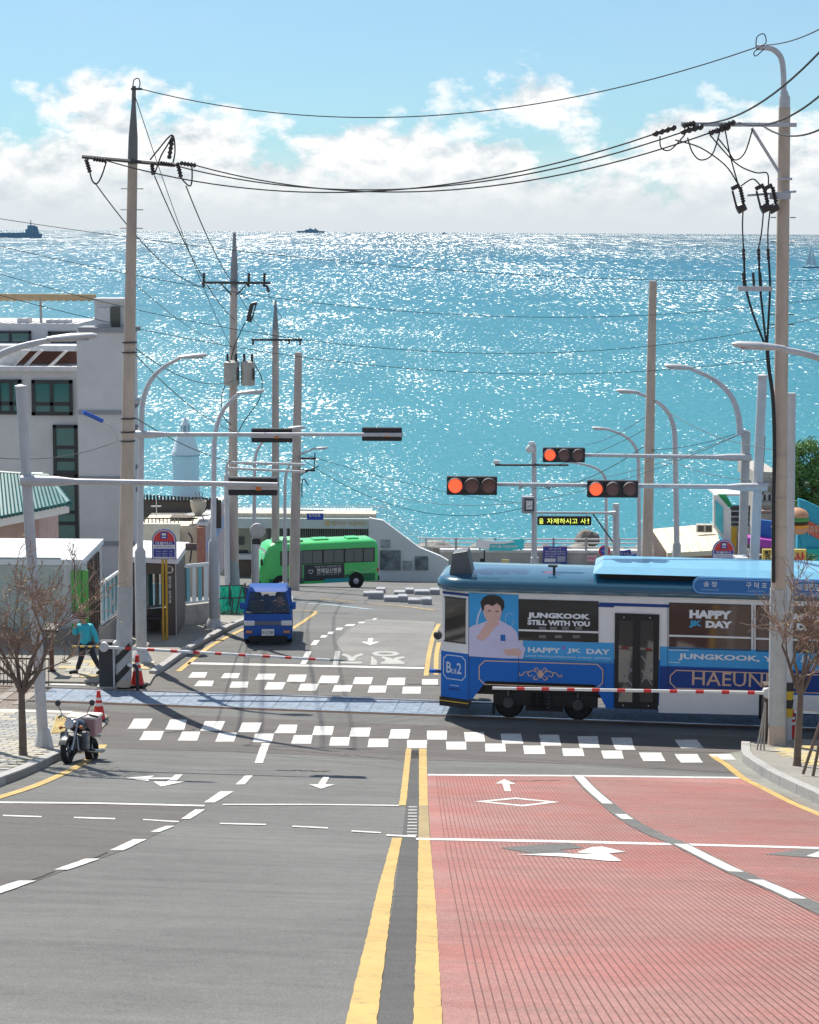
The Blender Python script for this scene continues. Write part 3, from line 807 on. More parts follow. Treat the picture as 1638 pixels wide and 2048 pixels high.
def lamp_post(label, bx, by, Y, ycurve, tip, r=0.085, ysl=None, up=0.06, rs=None, hl=0.75):
    b = base_at(bx, by, Y, up); Y = b.y
    t = thing('street_lamp', label, 'street lamp', b, group='street lamps with curved arms')
    S = P(bx, ycurve, Y) - b; S.x *= 1.0
    E = P(tip[0], tip[1], Y) - b
    sg = 1 if E.x > S.x else -1
    slh = (P(bx, ysl, Y) - b).z if ysl else 0.9
    rs = rs or r * 1.45
    MB().tube([(0, 0, 0), (0, 0, slh - .1), (0, 0, slh)], [rs, rs, r * 1.08], 14).build('sleeve', SLEEVE, t, True)
    MB().lathe([(rs * 2.0, 0), (rs * 2.0, .03), (rs * 1.25, .25), (rs * 1.02, .3)], 12).build('base_plate', GALV, t, True)
    top = Vector((S.x, 0, S.z)); foot = Vector((0, 0, slh - .02))
    MB().tube([foot, foot.lerp(top, .5), top], [r, r * .95, r * .9], 12).build('pole', PGREY, t, True)
    dx = E.x - S.x; dz = E.z - S.z
    H0 = Vector((E.x - sg * hl, 0, E.z - .12))
    c = bez(top, Vector((S.x + .02 * dx, 0, S.z + .62 * dz)), Vector((S.x + .28 * dx, 0, E.z - .22 * dz)), H0, 12)
    MB().tube(c, [r * .9 - (r * .35) * i / 12 for i in range(13)], 10).build('arm', PGREY, t, True)
    d = (E - H0).normalized()
    pts = [H0 - d * .05, H0 + d * .1, H0 + d * hl * .45, H0 + d * hl * .9, H0 + d * hl]
    mb = MB(); mb.tube(pts, [r * .75, r * 1.0, r * 1.35, r * 1.0, r * .4], 10)
    for v in mb.v: v.z = E.z - .06 + (v.z - (E.z - .06)) * .6
    h = mb.build('lamp_head', GALV, t, True)
    q = H0 + d * hl * .55
    MB().cbox((q.x, 0, q.z - r * .62), (hl * .55, r * 1.5, .03)).build('lens', LENSG, h)
    return t
# left row
lamp_post('nearest left street lamp, thick arm coming in from the frame edge', -58, 1560, 37.5, 800, (196, 668), .10, 1150, .12, hl=.9)
lamp_post('street lamp with overhead signal arm beside the tall left pole', 283, 1322, None, 835, (416, 708), .085, 1096, .06, rs=.15)
lamp_post('street lamp rising from the kerb behind the bus shelter', 428, 1256, None, 900, (529, 780), .085, 1078, .06, rs=.15)
lamp_post('street lamp with brown foot behind the round mirror', 509, 1180, 84, 930, (612, 852), .085, 1075, 0, hl=.7)
lamp_post('distant slim street lamp between two concrete poles', 570, 1180, 100, 968, (657, 894), .085, 1075, 0, hl=.8)
# right row
lamp_post('nearest right street lamp, thick arm coming in from the frame edge', 1706, 1600, 37.5, 800, (1463, 685), .10, 1150, .17, hl=.95)
lamp_post('right street lamp sharing its post with the upper red signal', 1480, 1280, 55, 868, (1328, 729), .10, 862, 0, rs=.125)
lamp_post('right street lamp left of the plain concrete post\'s neighbour, second row', 1350, 1230, 68, 880, (1232, 779), .10, 1085, 0)
lamp_post('right street lamp curving over the sea, third from the camera', 1277, 1200, 84, 925, (1183, 854), .09, 1110, 0)
lamp_post('small far street lamp above the seaside notice signs', 1212, 1180, 104, 965, (1098, 918), .09, 1120, 0)

RED = M('signal_red_lit', (0.9, 0.06, 0.02), 0.3, var=0, emit=(1.0, 0.095, 0.035), es=0.85)
LENSD = M('signal_lens_off', (0.20, 0.105, 0.095), 0.35, var=.1)
SIGH = M('signal_case', (0.022, 0.022, 0.025), 0.45, var=.08)
ORNG = M('orange_connector', (0.65, 0.17, 0.02), 0.5, var=0)
def signal_front(t, x0, x1, zc, y, h):
    """signal head facing the camera, local x0..x1 at height zc"""
    w = x1 - x0
    s = MB().bbox(x0, x1, y - .09, y + .09, zc - h / 2, zc + h / 2, .02).build('signal_head', SIGH, t)
    r = min(h * .41, w / 6.6)
    for k in range(3):
        cx = x0 + w * (k + .5) / 3 + (0.0)
        mb = MB(); n = 20; o = 0
        mb.tube([(cx, y - .10, zc), (cx, y - .115, zc)], [r, r * .92], 20)
        ln = mb.build('lens', RED if k == 0 else LENSD, s, True)
        MB().tube([(cx + r * .97 * math.cos(j * .3142), y - .118, zc + r * .97 * math.sin(j * .3142)) for j in range(21)], r * .07, 5, False).build('lens_rim', DGREY, ln, True)
        mb = MB(); ring = []                               # hood over the lens
        vs = []; fs = []
        m = 16
        for i in range(m + 1):
            a = math.pi * (-.12 + 1.24 * i / m)
            ln = .20 if .2 < i / m < .8 else .12
            for rr in (r * 1.09, r * 1.03):
                for yy in (y - .085, y - .085 - ln):
                    vs.append((cx + rr * math.cos(a), yy, zc + rr * math.sin(a)))
        for i in range(m):
            a = i * 4; b = a + 4
            fs += [(a, a + 1, b + 1, b), (a + 2, b + 2, b + 3, a + 3), (a + 1, a + 3, b + 3, b + 1)]
        mb.add(vs, fs).build('hood', M('signal_hood', (0.10, 0.10, 0.105), .5, var=0), s, True)
    return s
def signal_back(t, x0, x1, zc, y, h):
    s = MB().bbox(x0, x1, y + .02, y + .2, zc - h * .5, zc + h * .5, .02).build('signal_head', SIGH, t)
    w = x1 - x0
    for k in range(3):
        cx = x0 + w * (k + .5) / 3
        MB().tube([(cx, y + .2, zc), (cx, y + .42, zc + .0)], [h * .42, h * .44], 16).build('hood', DGREY, s, True)
    MB().box(x0 - .02, x1 + .02, y - .02, y + .02, zc - h * .16, zc + h * .02).build('mount_bar', GALV, s)
    MB().cbox((x0 + w * .62, y - .02, zc - h * .02), (.09, .06, h * .34)).build('connector', ORNG, s)
    return s
def mast(label, bx, by, Y, ytop, r, yarm, xa, xb, heads, front, up=0.0, pole=True, yarm2=None, tlen=None):
    b = base_at(bx, by, Y, up); Y = b.y
    t = thing('signal_mast', label, 'traffic signal', b, group='overhead signal masts')
    top = P(bx, ytop, Y) - b
    if pole:
        tx = tlen if tlen is not None else top.x
        MB().tube([(0, 0, 0), (tx * .5, 0, top.z * .5), (tx, 0, top.z)], [r, r * .97, r * .92], 14).build('pole', PGREY, t, True)
        MB().lathe([(r * 1.08, 0), (r * 1.08, .05), (.01, .08)], 14, (tx, 0, top.z)).build('cap', GALV, t, True)
        mb = MB().lathe([(r * 2.3, 0), (r * 2.3, .03), (r * 1.9, .05), (r * 1.05, .45)], 8)
        mb.build('base_plate', GALV, t)
    a0 = P(xa, yarm, Y) - b; a1 = P(xb, yarm2 or yarm, Y) - b
    a0.y = a1.y = -r * 1.2
    d = (a1 - a0).normalized()
    MB().tube([a0, a1], [.062, .045], 12).build('arm', GALV, t, True)
    px_ = a0 + d * .0
    MB().tube([a0 - d * .15, a0 + d * .1, a0 + d * .5, a0 + d * .95], [.10, .105, .10, .05], 10).build('arm_bracket', GALV, t, True)
    for x0, x1, yc, hh in heads:
        q0 = P(x0, yc, Y) - b; q1 = P(x1, yc, Y) - b
        h = hh / pxm(q0 + b)
        (signal_front if front else signal_back)(t, q0.x, q1.x, q0.z, -r * 1.2 - (.16 if front else -.03), h)
    return t
mast('near left signal mast, signal seen from behind, over the parked motorbike', 88, 1502, None, 777, .105, 960, 60, 556, [(457, 555, 972, 36)], False, .06, yarm2=968, tlen=-.30)
mast('far left signal arm with two signals seen from behind', 283, 1322, None, 868, .1, 868, 268, 806, [(503, 585, 870.5, 28), (724, 804, 868, 27)], False, .06, pole=False)
mast('right signal mast carrying two heads with lit red lights', 1498, 1330, 49.2, 754, .125, 973, 1520, 905, [(893, 993, 967.5, 37), (1172, 1273, 974, 34)], True, 0, yarm2=966, tlen=.12)
mast('upper right signal arm ending in a single lit red light', 1480, 1280, 55, 905, .11, 914, 1490, 1100, [(1084, 1168, 907, 29)], True, 0, pole=False, yarm2=908)

# ---------------- utility poles
def ribbed(mb, p0, p1, r, n=7):
    p0 = Vector(p0); p1 = Vector(p1); pts = []; rr = []
    for i in range(n * 2 + 1):
        pts.append(p0.lerp(p1, i / (n * 2))); rr.append(r if i % 2 else r * .55)
    return mb.tube(pts, rr, 8)
def bolt_steps(mb, pole, zs, r, L_=.16):
    for i, z in enumerate(zs):
        x = pole(z)
        for s in (-1, 1): mb.tube([(x + s * r, 0, z), (x + s * (r + L_), 0, z + .0)], .011, 5)

def wire(label, p0, p1, sag=.3, r=.014, mat=None, n=20, group='overhead cables', down=Vector((0, 0, -1))):
    p0 = Vector(p0); p1 = Vector(p1)
    pts = [p0.lerp(p1, i / n) + down * (4 * sag * (i / n) * (1 - i / n)) for i in range(n + 1)]
    base = pts[0].copy()
    o = MB().tube([p - base for p in pts], r, 6).build('cable', mat or CABLE, None, True)
    o.location = base
    return tag(o, label, 'cable', group)
def loop(mb, pts, r=.014, k=5):
    return mb.tube(smooth_path(pts, k), r, 6)

# tall left pole
b = base_at(247, 1372, None, .06); YL_ = b.y; LB = b
t = thing('utility_pole', 'tall concrete utility pole left of the crossing with loaded cross arm', 'utility pole', b, group='concrete utility poles')
def Lp(x, y, dy=0.0): return P(x, y, YL_ + dy) - LB
top = Lp(268, 172); mid = Lp(256, 620); arm_z = Lp(262, 320).z
xl = lambda z: top.x * z / top.z
MB().tube([(0, 0, 0), (xl(4), 0, 4), (xl(8), 0, 8), (xl(arm_z), 0, arm_z), (xl(arm_z + .3), 0, arm_z + .3)], [.20, .175, .15, .118, .115], 18).build('shaft', CON, t, True)
MB().tube([(xl(arm_z - .1), 0, arm_z - .1), (xl(arm_z + .55), 0, arm_z + .55), (xl(top.z - .45), 0, top.z - .45), (top.x, 0, top.z)], [.125, .115, .055, .05], 12).build('tip', M('pole_tip', (.16, .155, .155), .6), t, True)
z1 = Lp(247, 1172).z; z0 = Lp(247, 1322).z
MB().tube([(xl(z0 - .45), 0, z0 - .45), (xl(z1), 0, z1)], [.205, .195], 18).build('painted_wrap', SLEEVE, t, True)
for zz in (z0 + .12, z0 - .38):      # slanted black warning bands
    vs = []; fs = []
    for i in range(9):
        a = -math.pi + math.pi * i / 8; 
        for dz in (0, .22): vs.append((xl(zz) + .211 * math.cos(a), .211 * math.sin(a), zz + dz + .22 * (math.cos(a))))
    for i in range(8): fs.append((i * 2, i * 2 + 2, i * 2 + 3, i * 2 + 1))
    MB().add(vs, fs).build('warning_band', WARN, t)
mb = MB(); bolt_steps(mb, xl, [Lp(0, y).z for y in (376, 418, 455)] , .12); mb.build('step_bolt', DGREY, t)
a0 = Lp(166, 314); a1 = Lp(352, 331)
mb = MB(); d = (a1 - a0).normalized()
mb.tube([a0 + Vector((0, -.15, 0)), a1 + Vector((0, -.15, 0))], .045, 4); mb.build('cross_arm', DGREY, t)
mb = MB()
for p, q in (((172, 318), (180, 345)), ((186, 318), (213, 322)), ((303, 325), (307, 350)), ((320, 326), (345, 330)), ((355, 325), (362, 355)), ((360, 326), (392, 331)), ((338, 318), (345, 275))):
    ribbed(mb, Lp(*p, -.2), Lp(*q, -.2), .065, 5)
mb.build('insulator', INS, t, True)
mb = MB()
for pts in ([(180, 345), (184, 360), (192, 368), (202, 355), (213, 323)], [(307, 350), (312, 340), (322, 312), (335, 290), (345, 272)], [(362, 355), (370, 365), (380, 372), (384, 360), (384, 334)], [(300, 320), (316, 300), (344, 270), (350, 300), (346, 326)]):
    loop(mb, [Lp(*p, -.2) for p in pts], .02)
loop(mb, [Lp(266, 172, -.05), Lp(268, 160, -.05), Lp(277, 157, -.05), Lp(280, 168, -.05), Lp(277, 178, -.05)], .014)
mb.build('jumper_wire', CABLE, t, True)
MB().tube([Lp(262, 178, -.1), Lp(284, 178, -.1)], .03, 6).build('top_bracket', DGREY, t)
mb = MB()
for y in (683, 703, 835, 862, 880): 
    z = Lp(0, y).z; mb.tube([(xl(z), 0, z - .02), (xl(z), 0, z + .02)], .19, 14)
mb.build('strap', DGREY, t)
mb = MB(); loop(mb, [Lp(236, 880, -.25), Lp(225, 855, -.35), Lp(205, 842, -.5)], .022)
mb.build('stay_rod', GALV, t, True)
MB().tube([Lp(205, 842, -.5), Lp(166, 824, -.8)], .055, 8).build('blue_sleeve', M('blue_sleeve', (.03, .12, .5), .5), t, True)
# signal lamp post already carries the sleeve beside it

# right tall pole
b = base_at(1553, 1490, None, .17); YR = b.y; RB = b
t = thing('utility_pole', 'tall concrete utility pole right with bent pipe top and cutouts', 'utility pole', b, group='concrete utility poles')
def Rp(x, y, dy=0.0): return P(x, y, YR + dy) - RB
top = Rp(1569, 215); xr = lambda z: top.x * z / top.z
MB().tube([(0, 0, 0), (0, 0, .5), (xr(4), 0, 4), (xr(8), 0, 8), (xr(top.z), 0, top.z)], [.20, .185, .165, .15, .125], 18).build('shaft', CON, t, True)
MB().tube([(0, 0, Rp(0, 1440).z), (xr(3.4), 0, Rp(0, 1168).z)], [.20, .19], 18).build('painted_wrap', SLEEVE, t, True)
c = [Rp(1569, 225), Rp(1569, 195), Rp(1567.5, 180), Rp(1567, 150), Rp(1563, 118), Rp(1550, 101), Rp(1533, 95), Rp(1512, 95)]
MB().tube(smooth_path(c, 3), [.12] * 4 + [.09] * 2 + [.062] * 16, 12).build('bent_pipe', PGREY, t, True)
mb = MB(); mb.box(Rp(1360, 250).x, Rp(1590, 250).x, -.2, -.12, Rp(1475, 254).z, Rp(1475, 246).z); mb.build('cross_arm', GALV, t)
MB().tube([Rp(1503, 256, -.12), Rp(1563, 352, -.05)], .035, 6).build('brace', GALV, t)
mb = MB()
for p, q in (((1306, 269), (1352, 254)), ((1362, 265), (1406, 253)), ((1418, 266), (1460, 254)), ((1366, 252), (1390, 246)), ((1440, 254), (1470, 244))):
    ribbed(mb, Rp(*p, -.3), Rp(*q, -.2), .07, 4)
mb.build('insulator', INS, t, True)
mb = MB()
for cx in (1477, 1525, 1542):                          # fused cutouts
    x = cx
    mb.tube([Rp(x - 14, 378, -.35), Rp(x + 2, 370, -.35)], .05, 6)
    mb.tube([Rp(x - 12, 382, -.35), Rp(x - 3, 418, -.35)], .025, 6)
    ribbed(mb, Rp(x + 3, 374, -.35), Rp(x + 10, 405, -.35), .055, 6)
    mb.tube([Rp(x - 3, 420, -.35), Rp(x + 14, 412, -.35)], [.10, .09], 8)
mb.build('fuse_cutout', INS, t, True)
mb = MB(); mb.tube([Rp(1495, 391, -.3), Rp(1592, 383, -.1)], .028, 6); mb.tube([Rp(1555, 358, -.16), Rp(1584, 358, -.16)], .03, 6)
mb.box(Rp(1548, 0).x, Rp(1590, 0).x, -.22, -.12, Rp(0, 390).z, Rp(0, 377).z); mb.build('cutout_bracket', GALV, t)
mb = MB()
for x in (1487, 1517, 1536): ribbed(mb, Rp(x, 497, -.2), Rp(x + 1, 520, -.2), .045, 3)
for x in (1490, 1510, 1524): mb.tube([Rp(x - 4, 545, -.2), Rp(x - 2, 572, -.2)], .03, 6)
mb.build('cable_end', INS, t, True)
mb = MB().box(Rp(1488, 0).x, Rp(1558, 0).x, -.3, -.15, Rp(0, 573).z, Rp(0, 563).z); mb.build('cable_bracket', GALV, t)
mb = MB()
for pts in ([(1320, 272), (1322, 295), (1340, 300), (1365, 275), (1372, 264)], [(1375, 275), (1385, 305), (1402, 320), (1425, 308), (1440, 262)], [(1435, 275), (1455, 300), (1470, 320), (1490, 305), (1505, 258)],
            [(1350, 280), (1400, 295), (1450, 330), (1476, 368)], [(1450, 258), (1460, 310), (1476, 368)], [(1420, 270), (1470, 325), (1510, 345), (1534, 346), (1537, 370)], [(1482, 372), (1505, 358), (1520, 370)],
            [(1486, 422), (1485, 455), (1487, 497)], [(1527, 422), (1523, 465), (1517, 497)], [(1540, 422), (1536, 460), (1536, 497)]):
    loop(mb, [Rp(*p, -.3) for p in pts], .016)
for pts in ([(1488, 515), (1491, 570), (1505, 625), (1530, 690)], [(1518, 515), (1520, 570), (1527, 640), (1533, 690)], [(1537, 515), (1540, 570), (1537, 640), (1534, 690)]):
    loop(mb, [Rp(*p, -.25) for p in pts], .026)
loop(mb, [Rp(1534, 688, -.22), Rp(1537, 730, -.2), Rp(1546, 800, -.2), Rp(1549, 900, -.2), Rp(1547, 1000, -.2), Rp(1547, 1165, -.2)], .045)
loop(mb, [Rp(1512, 94, -.05), Rp(1514, 74, -.05), Rp(1528, 68, -.05), Rp(1532, 85, -.05), Rp(1520, 94, -.05), Rp(1508, 105, -.05), Rp(1512, 112, -.05), Rp(1528, 98, -.05)], .012)
mb.build('jumper_wire', CABLE, t, True)
mb = MB(); bolt_steps(mb, xr, [Rp(0, y).z for y in (426, 475, 620, 640)], .15, .12); mb.build('step_bolt', DGREY, t)
mb = MB()
for y in (900, 945, 985, 1045, 1105): mb.tube([(xr(Rp(0, y).z), 0, Rp(0, y).z - .015), (xr(Rp(0, y).z), 0, Rp(0, y).z + .015)], .178, 14)
mb.build('strap', CONG, t)
# second slimmer steel post right behind it
b2 = base_at(1574, 1480, YR + .9, .17)
t = thing('steel_post', 'slim grey steel post hidden behind the right concrete pole', 'post', b2)
tp_ = P(1583, 786, YR + .9) - b2
MB().tube([(0, 0, 0), tp_], [.11, .10], 12).build('shaft', PGREY, t, True)
zz = (P(1574, 1432, YR + .9) - b2).z
for k in range(4):
    MB().tube([(-.02, 0, zz + k * .2), (0, 0, zz + k * .2 + .2)], .125, 12).build('warning_band', WARNY if k % 2 == 0 else WARN, t, True)

# second pole with transformers
b = base_at(468, 1190, 85); t = thing('utility_pole', 'utility pole with two grey drum transformers', 'utility pole', b, group='concrete utility poles')
def Q(x, y, dy=0.0): return P(x, y, 85 + dy) - b
MB().tube([(0, 0, 0), Q(466, 900), Q(467, 640), Q(468, 560)], [.22, .19, .16, .15], 14).build('shaft', CONG, t, True)
MB().tube([Q(468, 575), Q(468.5, 530), Q(469, 500), Q(469, 465)], [.16, .15, .10, .06], 12).build('tip', M('pole_tip2', (.25, .26, .28), .6), t, True)
MB().tube([(0, 0, 0), Q(464, 1122)], [.29, .28], 14).build('painted_wrap', M('wrap_teal_grey', (.30, .36, .37), .65, grime=.2), t, True)
MB().box(Q(404, 0).x, Q(540, 0).x, -.3, -.2, Q(0, 565).z, Q(0, 560).z).build('cross_arm', DGREY, t)
mb = MB(); mb.tube([Q(440, 565, -.25), Q(463, 590, -.1)], .03, 5); mb.tube([Q(497, 565, -.25), Q(473, 590, -.1)], .03, 5); mb.build('brace', DGREY, t)
mb = MB()
for x in (407, 497, 528): ribbed(mb, Q(x, 574, -.25), Q(x + 1, 546, -.25), .075, 5)
ribbed(mb, Q(533, 570, -.3), Q(538, 584, -.3), .07, 3)
mb.tube([Q(497, 636, -.3), Q(504, 608, -.3)], .09, 8); mb.tube([Q(494, 637, -.3), Q(504, 640, -.3)], .12, 8); mb.tube([Q(504, 608, -.3), Q(514, 606, -.3)], .07, 8); mb.tube([Q(504, 638, -.3), Q(513, 606, -.3)], .03, 8)
mb.build('insulator', INS, t, True)
TR = M('transformer_grey', (.40, .40, .37), .5, var=.12, scale=3, grime=.5, gcol=(.2, .1, .05))
for x0, x1 in ((450, 481), (484, 512)):
    c0 = (Q(x0, 740).x + Q(x1, 740).x) / 2; rr = (Q(x1, 740).x - Q(x0, 740).x) / 2
    zb, zt = Q(0, 766).z, Q(0, 720).z
    d = MB().lathe([(rr * .93, zb), (rr, zb + .08), (rr, zt - .05), (rr * 1.06, zt - .05), (rr * 1.06, zt), (rr * .6, zt + .07)], 18, (c0, -.55, 0)).build('transformer', TR, t, True)
    mb = MB()
    for k in (-.5, .6): ribbed(mb, (c0 + k * rr, -.6, zt + .03), (c0 + k * rr, -.6, zt + .36), .07, 3)
    mb.build('bushing', INS, d, True)
    MB().cbox((c0 + rr * .9, -.75, (zb + zt) / 2), (.08, .12, .5)).build('hanger', DGREY, d)
mb = MB()
for pts in ([(455, 760), (444, 790), (446, 830), (462, 850)], [(510, 730), (524, 760), (518, 800), (490, 840), (474, 870)], [(462, 720), (470, 690), (490, 645)]): loop(mb, [Q(*p, -.5) for p in pts], .022)
mb.build('jumper_wire', CABLE, t, True)

# third, fourth and further poles
def plain_pole(label, bx, Y, xt, yt, r0, r1, arms=(), mat=CONG, tip=None, ins=()):
    b = base_at(bx, 1180, Y); t = thing('utility_pole', label, 'utility pole', b, group='concrete utility poles')
    q = lambda x, y, dy=0.0: P(x, y, b.y + dy) - b
    T = q(xt, yt)
    if tip:
        Tm = q((xt + bx) / 2 if False else xt, tip)
        MB().tube([(0, 0, 0), Tm * .5, Tm], [r0, (r0 + r1) / 2, r1], 14).build('shaft', mat, t, True)
        MB().tube([Tm - Vector((0, 0, .1)), T], [r1 * 1.03, .05], 10).build('tip', M('pole_tip2', (.25, .26, .28), .6), t, True)
    else:
        MB().tube([(0, 0, 0), T * .5, T], [r0, (r0 + r1) / 2, r1], 14).build('shaft', mat, t, True)
    for x0, x1, y in arms: MB().box(q(x0, 0).x, q(x1, 0).x, -.3, -.2, q(0, y + 2).z, q(0, y - 2).z).build('cross_arm', DGREY, t)
    if ins:
        mb = MB()
        for x, y0, y1 in ins: ribbed(mb, q(x, y0, -.3), q(x, y1, -.3), .07, 3)
        mb.build('insulator', INS, t, True)
    return t, q
plain_pole('slim utility pole with one high cross arm, third from the left', 551, 104, 551, 600, .22, .17, [(500, 604, 676)], tip=660, ins=[(506, 678, 690), (578, 678, 688), (600, 678, 690)])
t, q = plain_pole('short utility pole carrying the blue street name sign', 588, 93, 597, 705, .26, .17, [(600, 632, 912), (600, 630, 936)])
mb = MB(); mb.tube([q(630, 905, -.3), q(628, 940, -.3)], .03, 6); mb.tube([q(600, 950, -.3), q(638, 932, -.3)], .03, 6); loop(mb, [q(604, 995, -.3), q(604, 965, -.3), q(608, 958, -.3), q(616, 970, -.3)], .03); mb.build('cable_clamp', DGREY, t, True)
MB().tube([q(595, 1020, -.2), q(647, 1021, -.2)], .035, 6).build('sign_bracket', GALV, t)
s = MB().box(q(613, 0).x, q(647, 0).x, -.36, -.32, q(0, 1034).z, q(0, 1021).z).build('street_name_sign', M('sign_blue', (.02, .07, .42), .4, var=.05), t)
text('청사포로', .55, .17, WHITE, t, (q(630, 1028).x, -.37, q(630, 1028).z), 'lettering', .02)
for k in range(2):
    MB().tube([q(585 + 0, 1192, -.3), q(585, 1186, -.3)], .3, 12) if 0 else None
plain_pole('plain concrete pole standing alone before the open sea', 1293, 62, 1306, 562, .19, .12, mat=CON)
# gantry with twin bars left of the second pole
b = base_at(455, 1200, 70); q = lambda x, y, dy=0.0: P(x, y, b.y + dy) - b
t = thing('sign_gantry', 'grey post with twin horizontal bars reaching right over the street', 'gantry', b)
MB().tube([(0, 0, 0), q(453, 950)], [.10, .09], 12).build('post', PGREY, t, True)
for y in (925, 937):
    MB().tube(smooth_path([q(453, 960), q(453, y + 8), q(457, y + 1), q(466, y), q(610, y + 4 if y < 930 else y + 7)], 3), .045, 8).build('bar', PGREY, t, True)
# convex mirror seen from behind
b = base_at(516, 1178, 82); q = lambda x, y, dy=0.0: P(x, y, b.y + dy) - b
t = thing('traffic_mirror', 'round traffic mirror seen from its grey back near the bus', 'mirror', b)
c = q(515, 1062)
MB().tube([(0, .1, 0), (0, .1, c.z)], .04, 10).build('post', PGREY, t, True)
MB().tube([(c.x, -.05, c.z), (c.x, .0, c.z), (c.x, .06, c.z)], [.12, .30, .33], 24).build('mirror_back', M('mirror_back', (.42, .42, .42), .6), t, True)
MB().box(c.x - .22, c.x + .12, -.1, -.05, q(0, 1085).z, q(0, 1074).z).build('clamp', BLACK, t)

# ---------------- cables
LW = lambda x, y, dy=0.0: P(x, y, YL_ + dy)
RW = lambda x, y, dy=0.0: P(x, y, YR + dy)
wire('thin earth wire between the two tall poles\' tips', LW(278, 177), RW(1512, 95), 1.05, .013, n=28)
for (a, bb, s, l) in (((215, 322), (1306, 269), .98, 'leftmost'), ((346, 330), (1363, 265), .88, 'middle'), ((392, 331), (1419, 266), .92, 'rightmost')):
    wire('heavy power cable slung across the street, starting from the %s insulator' % l, LW(*a, -.2), RW(*bb, -.3), s, .017, n=28)
for a, bb, l in (((1533, 90), (1800, -60), 'top pipe'), ((1405, 247), (1760, -40), 'outer arm end'), ((1478, 245), (1760, 60), 'arm middle'), ((1520, 247), (1760, 160), 'inner arm')):
    wire('power cable leaving the right pole\'s %s, out of frame right' % l, RW(*a, -.2), P(*bb, 30), .5 if l != 'top pipe' else .25, .019 if l != 'top pipe' else .012)
S2 = lambda x, y, dy=0.0: P(x, y, 85 + dy)
for a, bb, l in (((190, 366), (408, 575), 'left arm end'), ((309, 352), (470, 640), 'middle insulator'), ((372, 372), (498, 600), 'right arm end'), ((271, 195), (466, 700), 'pole tip')):
    wire('cable from the tall left pole\'s %s down to the transformer pole' % l, LW(*a, -.2), S2(*bb, -.3), .5, .017 if l != 'pole tip' else .011)
# telecom lines from beyond the left edge to beyond the right edge
for i, (ya, ym, xm, yb) in enumerate(((436, 540, 640, 560), (490, 628, 1050, 596), (545, 704, 1080, 632), (588, 742, 1000, 700))):
    p0 = P(-10, ya, 50); p1 = P(1650, yb, 60)
    m_ = p0.lerp(p1, .5); pm = P(819, ym, 55)
    wire(['highest', 'second highest', 'third highest', 'lowest'][i] + ' of the long thin lines crossing the sea view', p0, p1, max(.1, (m_.z - pm.z)), .0085, CABLE, n=26)
SVC = ['tall left pole to the transformer pole', 'tall left pole to the slim third pole', 'tall left pole to the sign-bearing short pole', 'short pole to the camera post', 'short pole to the right signal mast', 'short pole to the terminal roof', 'camera post to the lone concrete pole', 'camera post to the upper right signal post', 'lone concrete pole to the tall right pole', 'upper signal to the lone concrete pole', 'lone concrete pole to the right signal mast', 'tall left pole out of the left edge', 'lone concrete pole\'s middle to the loudspeakers', 'upper right signal post to the lone concrete pole', 'slim third pole to the transformer pole, left side', 'slim third pole to the transformer pole, right side', 'tall left pole to the transformers']
for nm_, (a, ya, bb, yb, sg) in zip(SVC, (((262, 690), 50.8, (470, 760), 85, .5), ((262, 700), 50.8, (552, 860), 104, 1.0), ((262, 830), 50.8, (600, 912), 93, .8), ((600, 915), 93, (1068, 1010), 91, 1.4), ((604, 905), 93, (1500, 860), 50, 2.2),
                          ((620, 912), 93, (1030, 1005), 128, .3), ((1068, 935), 91, (1306, 850), 62, .3), ((1068, 968), 91, (1480, 868), 56, .4), ((1306, 800), 62, (1560, 900), 45, .3), ((1170, 890), 90, (1310, 820), 62, .2), ((1306, 900), 62, (1500, 960), 50, .2),
                          ((240, 880), 50.8, (-10, 915), 45, .2), ((1306, 880), 62, (1060, 975), 91, .5), ((1470, 868), 56, (1300, 900), 62, .1), ((548, 680), 104, (470, 575), 85, .3), ((604, 680), 104, (533, 580), 85, .3), ((445, 690), 86, (262, 560), 50.8, .2))):
    wire('thin service line from the ' + nm_, P(*a, ya), P(*bb, yb), sg, .0095 if yb < 80 else .013, CABLEG if yb < 60 else CABLE)
# ------------------------------------------------------------------ railway and tram
TA = math.atan(-SK)
def ctr(x): return 48.27 - SK * x
TN = Vector((math.sin(-TA), math.cos(TA), 0)); TN = Vector((-math.sin(TA), math.cos(TA), 0)); TX = Vector((math.cos(TA), math.sin(TA), 0))
tk = thing('railway_track', 'railway track with blue crossing plates across the street', 'railway', (0, ctr(0), 0), TA)
STEEL = M('rail_steel', (0.55, 0.54, 0.53), 0.28, metal=.9, var=.15, scale=2)
RUST = M('rail_rust', (0.20, 0.10, 0.06), 0.8, var=.2, scale=3)
for y in (-.7175, .7175):
    r_ = MB().box(-30, 30, y - .036, y + .036, -.03, .035).build('rail', STEEL, tk)
    MB().box(-30, 30, y - .075, y - .045, -.03, .012).build('flange_plate', RUST, r_)
BLUEP = M('crossing_plate_blue', (0.17, 0.225, 0.30), 0.65, var=.45, scale=7, bump=.3, bscale=60, grime=.55, gcol=(.33, .36, .38))
mb = MB().bbox(-.298, .298, -.64, .64, -.02, .016, .008); me0 = mb.build('crossing_plate', BLUEP, tk).data
mo = MB().bbox(-.298, .298, -.16, .16, -.02, .014, .008).build('crossing_plate', BLUEP, tk).data
for o in list(tk.children):
    if o.name.startswith('crossing_plate'): bpy.data.objects.remove(o)
for k in range(-15, 24):
    for me_, yy in ((me0, 0), (mo, -.97), (mo, .97)):
        if yy: continue
        if yy == -.97 and k % 1: continue
        o = bpy.data.objects.new('crossing_plate', me_); col.objects.link(o); o.parent = tk
        o.location = (k * .6, yy, random.uniform(0, .004))
